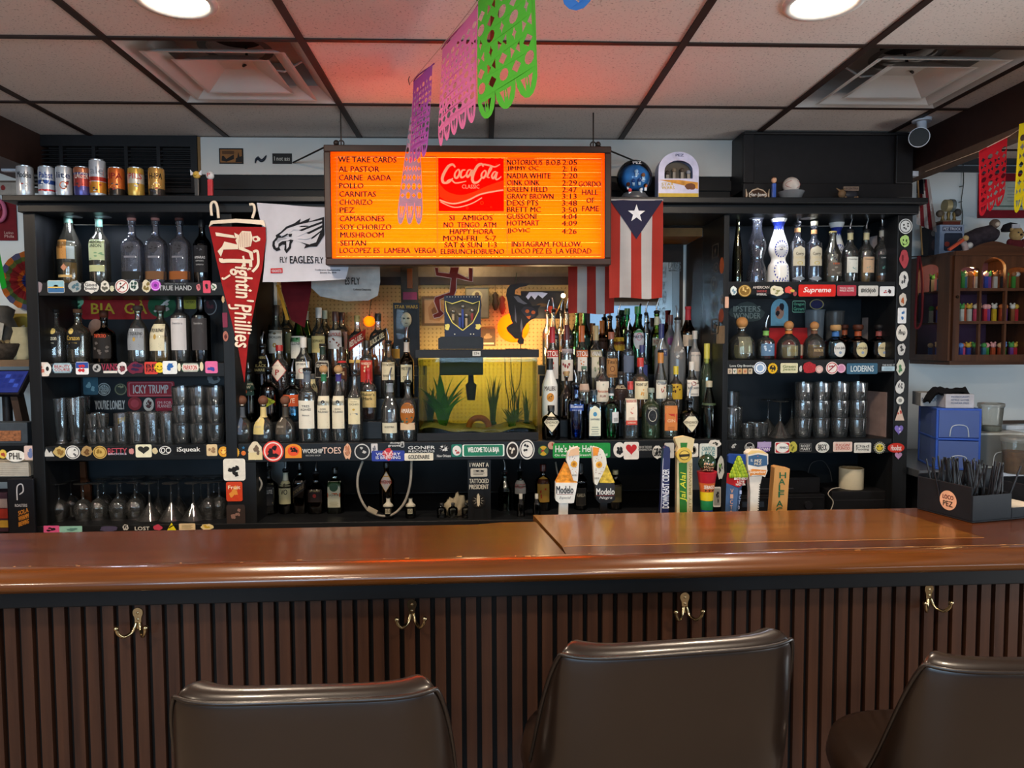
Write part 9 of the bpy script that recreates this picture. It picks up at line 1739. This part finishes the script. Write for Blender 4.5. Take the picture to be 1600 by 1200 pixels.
 for ri,(rn,z) in enumerate(rows):
  for ci,(u0,u1) in enumerate(cols):
   m_=5 if ci<2 else 4
   for i in range(m_):
    c=rg.choice(list(names));x=u0+(u1-u0)*(i+.5)/m_;disp(ox+x,oy+yf+.045+.012*(i%2),oz+z+.0005,c,rg.choice(heads),f'{names[c]} candy dispenser in the cabinet, {rn} shelf, {("left", "middle", "right")[ci]} door column, {ORD[i]} from left',rg.random()<.5)
  for i in range(3):
   c=rg.choice(list(names));s_=sl*(.26+.19*i);v=S(-.05)(s_,0);disp(ox+v[0],oy+v[1],oz+z+.0005,c,rg.choice(heads),f'{names[c]} candy dispenser behind the angled side pane, {rn} shelf, {ORD[i]} from left',rg.random()<.5)
   # things on the cabinet
 zt0=oz+H+.0006
 def obj_at(px,Y):return P(px,400,Y).x
 a=P(1447,380,3.62);b=P(1466,354,3.62);t=thing('toy_box',(a.x,3.60,zt0),'tall black boxed toy standing at the left end of the cabinet top','toy box');W1,H1=b.x-a.x,b.z-zt0;bx(t,'box',(0,0,0),(W1,.06,H1),M('#1c1a1e',.45));mb=MB();mb.flat([ell(W1*.4,H1*.75,W1*.2,H1*.1)],F(.0008),M('#5a5450'));mb.flat([blob(W1*.5,H1*.35,W1*.6,H1*.4,rnd)],F(.0008),M('#3a2c2c'));mb.build('print',t)
 a=P(1465,352,3.58);b=P(1503,352,3.58);t=thing('toy_box',(a.x,3.56,zt0),'pale blue and white boxed toy with window, next to the black boxed toy','toy box');W1,H1=b.x-a.x,b.z-zt0;bx(t,'box',(0,0,0),(W1,.07,H1),M('#8a98b0',.45),.002);mb=MB();mb.flat([rrect(W1*.55,H1*.42,W1*.75,H1*.6,.1)],F(.0006),M('#2c3444',.2));mb.flat([[(W1*.1,H1*.78),(W1*.9,H1*.78),(W1*.9,H1*.93),(W1*.1,H1*.93)]],F(.0006),M('#39415a'));mb.text('PEZ TRUCK',F(.0012),W1*.14,H1*.81,W1*.7,H1*.09,M('#c8ccd8'),.04);mb.flat([blob(W1*.3,H1*.35,W1*.25,H1*.2,rnd)],F(.0010),M('#8a3a34'));mb.build('print',t);zb2=zt0+H1
 # trophy-like machine on a red base
 c=P(1476,352,3.60);zq=zb2+.0006;t=thing('souvenir_trophy',(c.x+.015,3.595,zq),'brass and grey souvenir trophy with a tape-like top, on the boxed toys','trophy');mb=MB();mb.box((-.045,-.028,0),(.045,.028,.016),M('#5a2a20',.5));mb.box((-.048,-.03,.016),(.048,.03,.022),M('#6a5c4c',.5));mb.build('plinth',t)
 mb=MB();br=M('#8a7a50',.35,.7)
 for x in (-.03,.0,.03):mb.lathe([(.022,.012),(.04,.006),(.06,.010),(.07,.005)],br,12,c=(x,0,0))
 mb.build('columns',t);mb=MB();mb.tube([(-.022,0,.10),(.004,0,.10)],.030,M('#a89c74',.4,.3),20);mb.tube([(.004,0,.10),(.022,0,.10)],.032,M('#5a6668',.3),20);mb.build('reel',t);mb=MB();mb.ball((.045,0,.065),.020,M('#3c3a38',.5),12,8);mb.ball((-.045,0,.06),.018,M('#5a5044',.5),12,8);mb.build('figures',t)
 # orange dispenser leaning, white cup, plush toys
 c=P(1482,386,3.44);t=thing('candy_dispenser',(c.x-.015,3.415,zt0+.004),'orange candy dispenser lying slanted on the front edge of the cabinet top','candy dispenser');mb=MB();d=Vector((.070,0,.048));mb.tube([(0,0,0),d],.009,M('#b84a30',.4),4);mb.build('stick',t);mb=MB();mb.ball(d+Vector((.012,0,.008)),.014,M('#b89a6a',.5),12,8);mb.build('head',t)
 def plush(px,Y,dz,r,c,c2,lab,extra=None):
  x=obj_at(px,Y);t=thing('plush_toy',(x,Y,zt0+dz),lab,'plush toy','plush toys on the cabinet top');mb=MB();m1,m2=M(c,.9,0,.2,50),M(c2,.9,0,.15,50)
  mb.ball((0,0,r*.85),r,m1,16,10,(1.0,.8,.88));mb.build('body',t);mb=MB();mb.ball((0,-r*.25,r*2.15),r*.75,m2,16,10);[mb.ball((s*r*.45,-r*.1,r*2.75),r*.25,m2,10,7)for s in (-1,1)];mb.build('head',t)
  mb=MB();[mb.ball((s*r*.8,-r*.5,r*.30),r*.38,M('#8a8a86',.8),10,7)for s in (-1,1)];[mb.ball((s*r*.85,-r*.3,r*1.2),r*.34,m1,10,7,(1,1,1.4))for s in (-1,1)];mb.build('limbs',t)
  mb=MB();[mb.ball((s*r*.28,-r*.93,r*2.3),r*.10,M('#181414',.3),8,6)for s in (-1,1)];mb.ball((0,-r*1.0,r*2.05),r*.14,M('#2a1c18',.4),8,6);mb.build('face',t);return t
 dzc=lambda u:(lambda v:max(0,v))(interp([(q[0],q[1]-H+.012)for q in crown],u))
 plush(1585,3.52,0.001,.042,'#5c1f24','#a88a5a','plush toy in dark red clothes sitting on the right of the cabinet top')
 t=thing('knit_hat',(obj_at(1577,3.55),3.55,zt0+.115),'black cap with a white patch on the head of the dark red plush toy','hat');mb=MB();mb.lathe([(0,.038),(.012,.04),(.034,.03),(.044,.001)],M('#1c1a20',.8),18);mb.build('crown',t);mb=MB();mb.box((-.02,-.042,.008),(.02,-.036,.028),M('#b0b0b8',.7));mb.build('patch',t)
 x=obj_at(1528,3.58);t=thing('stuffed_bundle',(x,3.58,zt0),'dark grey striped stuffed animal lying slanted behind the cabinet crown','plush toy');mb=MB();d=Vector((.085,0,.055));mb.tube([Vector((-.09,0,.05)),Vector((-.06,0,.065)),Vector((0,0,.085)),Vector((.06,0,.105)),Vector((.09,0,.10))],[.028,.045,.052,.045,.028],M('#3a3238',.9,0,.4,40),16);mb.build('body',t);mb=MB();mb.ball((.075,-.01,.155),.024,M('#6a5a50',.9),12,8);mb.ball((.075,-.03,.15),.012,M('#c8b8a8',.9),8,6);mb.build('head',t)
 mb=MB()
 for xx in (-.06,.05):mb.tube([(xx,-.02,.06),(xx,-.03,.03),(xx,-.03,.002)],.014,M('#4a4044',.9),8)
 mb.build('legs',t)
 x=obj_at(1505,3.45);t=thing('toy_cup',(x,3.45,zt0),'small white and red curved toy figure on the front of the cabinet top','toy');mb=MB();mb.tube(smooth([(-.02,0,.055),(0,0,.04),(.012,0,.012),(.012,0,0.0)],4),.014,M('#a89490',.6,0,.2,60),10);mb.ball((.03,0,.03),.016,M('#c0bcb8',.6),12,8);mb.build('figure',t)
 # pole flag beside the shelf unit
 a=P(1444,393,3.50);t=thing('pole_flag',a,'small striped flag on a wooden stick, between the shelf unit and the cabinet','flag');o=a;st_=M('#8a6a44',.6)
 q0=P(1441,398,3.50)-o;q1=P(1434,282,3.36)-o;mb=MB();mb.tube([q0,q1],.004,st_,8);mb.build('stick',t)
 mb=MB();rd,wh,nv=M('#6e1a24',.85),M('#a8a4a4',.85),M('#1c1e34',.85);n=10;Lp=lambda u,v:P(1432+(1452-1432)*u+12*v*u,280+70*v+22*u*v*.6,3.40+.05*math.sin(u*6+v*5))-o
 for i in range(n):
  for j in range(13):
   vs=[Lp(i/n,j/13),Lp((i+1)/n,j/13),Lp((i+1)/n,(j+1)/13),Lp(i/n,(j+1)/13)];mb.add(vs,[(0,3,2,1)],nv if(j<4 and i<5)else(rd if(i//2)%2 else wh),True)
 mb.build('flag_cloth',t)
 p=P(1437,400,3.62);q=P(1440,500,3.60);t=thing('red_lanyard',p,'red and dark lanyards hanging between the sticker-covered upright and the cabinet','lanyard');mb=MB();mb.tube(smooth([(0,0,0),(.01,-.01,-.12),tuple(q-p),(-.02,-.01,-.36),(-.012,0,-.2),(-.008,.0,0)],5),.006,M('#6e1c20',.7),6);mb.build('strap',t);mb=MB();mb.tube([(0,0,-.001),(0,.13,.01)],.003,M('#444'));mb.build('hook',t)
 # certificate in a red frame
 Y=3.752;a=P(1527,341,Y);b=P(1640,272,Y);t=thing('framed_certificate',(a.x,Y,a.z),'certificate in a wide red frame on the right wall, behind the red banner','certificate');W1,H1=b.x-a.x,b.z-a.z;rd=M('#7c1624',.6);fw=.04
 mb=MB()
 for lo,hi in (((0,-.016,0),(W1,0,fw)),((0,-.016,H1-fw),(W1,0,H1)),((0,-.016,fw),(fw,0,H1-fw)),((W1-fw,-.016,fw),(W1,0,H1-fw))):mb.box(lo,hi,rd)
 mb.build('frame',t);mb=MB();mb.box((fw,-.006,fw),(W1-fw,-.001,H1-fw),M('#a8b0a4',.7));
 for z in (.25,.82):mb.box((fw*1.3,-.0068,H1*z),(W1-fw*1.3,-.0062,H1*(z+.035)),M('#5a6a62'))
 for i in range(5):mb.box((W1*.4,-.0068,H1*(.38+.075*i)),(W1*(.75-.06*(i%2)),-.0062,H1*(.39+.075*i)),M('#6a746c'))
 mb.build('paper',t)
 p=P(1504,255,3.75);q=P(1503,352,3.75);t=thing('string_lights',p,'unlit string of little lights hanging down the right wall left of the red frame','string lights');mb=MB();mb.tube(smooth([(0,-.004,.0),(.006,-.004,-.10),(-.004,-.004,-.2),(.006,-.004,-.27),tuple(q-p)],4),.0022,M('#3c443c',.6),6);[mb.tube([(0,-.004,z),(-.018,-.006,z-.004)],.0025,M('#5a5f58'),6)for z in (-.12,-.2)];mb.build('wire',t)
 # counter along the right wall with storage
 zc=P(1500,728,3.2).z;t=thing('side_counter',(2.9,3.4,0),'grey steel-topped side counter below the display cabinet on the right','counter');bx(t,'counter_top',(-.98,-.30,zc-.035),(.385,.35,zc),M('#6a7078',.3,.6,.08,5),.004);bx(t,'cabinet',(-.90,-.2,0),(.385,.35,zc-.035),M('#15151a',.6))
 p=P(1455,790,3.05);tr=thing('trash_bag',(p.x,3.02,0),'dark blue plastic bag bulging under the grey side counter','bag');mb=MB();rg=random.Random(8);sg=24;vs=[];fs=[]
 hb=p.z-.0
 for i in range(11):
  zz=i/10
  for j in range(sg):tt=2*PI*j/sg;r=(.13*(1-.75*max(0,zz-.72)/.28))*(1+.10*math.sin(5*tt+i)+.06*rg.uniform(-1,1));vs.append((r*math.cos(tt),r*.5*math.sin(tt),hb*zz))
 for i in range(10):
  for j in range(sg):fs.append((i*sg+j,i*sg+(j+1)%sg,(i+1)*sg+(j+1)%sg,(i+1)*sg+j))
 mb.add(vs,fs,M('#27324a',.35),True);mb.build('bag',tr)
 # blue two-drawer unit
 def drawers(nm,lab,px0,px1,pyt,Y,D,c,n,fc,contents,rot):
  a=P(px0,700,Y);W1=P(px1,700,Y).x-a.x;H1=P(px0,pyt,Y).z-zc;t=thing(nm,(a.x,Y,zc+.0006),lab,'drawer unit',None,rot);m=M(c,.4);g=GL(fc,.12,.6,2);th=.010
  mb=MB()
  for lo,hi in (((0,0,0),(W1,D,th)),((0,0,H1-th),(W1,D,H1)),((0,D-.004,th),(W1,D,H1-th))):mb.box(lo,hi,m)
  for i in range(1,n):mb.box((0,0,H1*i/n-th/2),(W1,D,H1*i/n+th/2),m)
  for x in (0,W1-th):mb.box((x,0,th),(x+th,.014,H1-th),m);mb.box((x,D-.018,th),(x+th,D-.004,H1-th),m)
  mb.build('frame',t,bevel=.002)
  mb=MB();mb.box((.002,.014,th),(.005,D-.018,H1-th),g);mb.box((W1-.005,.014,th),(W1-.002,D-.018,H1-th),g);mb.build('side_panels',t)
  for i in range(n):
   z0,z1_=H1*i/n+th*.6,H1*(i+1)/n-th*.6;mb=MB();mb.box((th,-.003,z0+.002),(W1-th,.001,z1_-.002),g);mb.box((th,.001,z0+.002),(W1-th,D-.02,z0+.004),g);d_=mb.build('drawer',t)
   mb=MB();hp=smooth([(W1*.30,z0+.006),(W1*.36,z0+(z1_-z0)*.42),(W1*.66,z0+(z1_-z0)*.42),(W1*.72,z0+.006)],4);mb.tube([(x,-.005,z)for x,z in hp],.0022,M('#b8c4d0',.3),6);mb.build('handle',d_)
  return t,W1,H1
 t,W1,H1=drawers('drawer_unit','blue two-drawer plastic storage unit on the grey side counter',1462,1523,638,3.12,.26,'#3458b4',2,'#8aa6e8',None,math.radians(-16))
 ba=t.location;R=Matrix.Rotation(math.radians(-16),3,'Z');put=lambda u,v,z:Vector(ba)+R@Vector((u,v,z))
 for u,z,c,lab in ((.035,.0105+H1*.5,'#b0a8a0','white rolled item in the upper blue drawer'),(.10,.0105+H1*.5,'#8a949c','greyish rolled item in the upper blue drawer'),(.045,.0085,'#b8b0ac','white rolled item in the lower blue drawer'),(.085,.0085,'#8a3c44','red packet in the lower blue drawer')):
  q=thing('small_packet',put(u,.07,z+.001),lab,'packet','packets in the blue drawers',math.radians(-16));mb=MB();mb.tube([(0,0,.02),(0,.10,.02)],.019,M(c,.6),14);mb.build('packet',q)
  # glove box and black cloth
 zt1=zc+H1+.0012;p=put(.02,.03,H1+.0008);t=thing('glove_box',p,'white printed carton lying on the blue drawer unit, left of the one with angled end','carton','cartons on the blue drawers',math.radians(-16));bx(t,'carton',(-.06,.06,0),(.06,.19,.062),M('#a8a8a8',.6),.002);mb=MB();mb.text('MONOGRAM',lambda u,v:(u,.0592,v),-.055,.022,.10,.018,M('#4a5468'),.02);mb.build('printing',t)
 p=put(.088,.012,H1+.0008);t=thing('glove_box',p,'white printed carton with blue lettering at the front right of the blue drawer unit','carton','cartons on the blue drawers',math.radians(-8));bx(t,'carton',(-.052,0,0),(.068,.12,.062),M('#b4b4bc',.6),.002);mb=MB()
 for i,tx in enumerate(('MONOGRAM','NITRILE GLOVES','POWDER FREE')):mb.text(tx,lambda u,v:(u,-.0008,v),-.030,.046-.014*i,.075,.008,M('#4a5a7a'),.02)
 mb.build('printing',t)
 p=put(.055,.065,H1+.0632);t=thing('black_cloth',p,'black cloth draped over the white cartons on the blue drawer unit','cloth',rot=math.radians(-10));mb=MB();n=14;vs=[];fs=[];rg=random.Random(6)
 for i in range(n+1):
  for j in range(7):u=-.085+.165*i/n;v=-.045+.09*j/6;vs.append((u,v,.010+.012*math.sin(u*60+j)*.5+.010*math.cos(v*50)+.006*rg.random()-(.05*max(0,(-.055-u)/.03))))
 for i in range(n):
  for j in range(6):fs.append((i*7+j,(i+1)*7+j,(i+1)*7+j+1,i*7+j+1))
 mb.add(vs,fs,M('#101014',.9),True);mb.add([(x,y,z-.008)for x,y,z in vs],[f[::-1]for f in fs],M('#101014',.9),True);mb.build('fabric',t)
 # white drawer, tubs
 t,W2,H2=drawers('drawer_unit','white single-drawer plastic storage unit, right of the blue one',1528,1600,677,3.14,.20,'#b8bcb8',1,'#a8acac',None,math.radians(-6))
 ba2=t.location;zt2=zc+H2+.0012
 def tub(px,pyb,pyt,r,Y,zb,fillc,fill,lab,gc='#d0d4cc'):
  x=P(px,650,Y).x;h=P(px,pyt,Y).z-zb;r=r*Y/FOC;t=thing('deli_container',(x,Y,zb),lab,'container','clear deli containers on the right');g=GL(gc,.08,.18)
  mb=MB();mb.lathe([(0,r*.80),(.002,r*.82),(h*.86,r*.96)],g,28,close=False);mb.lathe([(.0,r*.80),(.0005,.0005)],g,28,close=False);mb.build('tub',t);mb=MB();mb.lathe([(h*.86,r*.99),(h*.9,r*1.03),(h,r*1.03),(h+.001,r*.97),(h-.004,r*.94),(h-.004,.0005)],GL('#d8dcd8',.15,.35),28,close=False);mb.build('lid',t)
  mb=MB();mb.lathe([(.003,r*.79),(h*fill,r*(.80+.14*fill))],M(fillc,.7,0,.4,40),24);mb.build('contents',t)
 tub(1548,672,630,18.5,3.22,zt2,'#8a8878',.18,'clear lidded deli container with a little left inside, on the white drawer unit')
 tub(1590,728,682,22,3.0,zc+.0006,'#7a4a24',.60,'clear deli container two thirds full of brown liquid, at the right edge')
 a=P(1572,675,3.24);t=thing('paper_packet',(a.x,3.24,zt2),'small white packet with blue print at the right edge, on the white drawer unit','packet');bx(t,'packet',(0,0,0),(.09,.06,.022),M('#b8c0c8',.6),.003)
 x=P(1529,660,3.2).x;t=thing('yellow_squeeze_bottle',(x,3.25,zt2),'small yellow-bottomed squeeze bottle between the blue and white storage units','bottle');mb=MB();mb.lathe([(0,.014),(.045,.015),(.06,.006),(.085,.003)],M('#b8b040',.4),14);mb.build('bottle',t)
 p=P(1575,640,3.72);t=thing('wall_strip',(P(1565,660,3.755).x,3.755,P(1565,662,3.755).z),'dark horizontal strip on the right wall behind the deli containers','wall strip');bx(t,'strip',(0,-.012,0),(.5,0,.018),M('#4a4038',.6))
right_wall()
# green cut-paper banner in the room, seen in the bar mirror
q=P(1043,398,2*3.736-.6);papel('paper_banner',(q.x-.05,.6,2.40),.20,.42,.1,'#2fae6a','green cut-paper banner in the room, seen reflected in the bar mirror',15,sc=3,holes=(4,6),grp='cut-paper banners out of direct view')
t=thing('banner_string',(q.x-.4,.6,2.405),'string of the green banner that shows in the mirror','string');mb=MB();mb.tube([(0,0,.165),(.35,0,.002),(.55,.02,.002),(.95,.05,.165)],.0015,M('#a09080'),5);mb.build('cord',t)
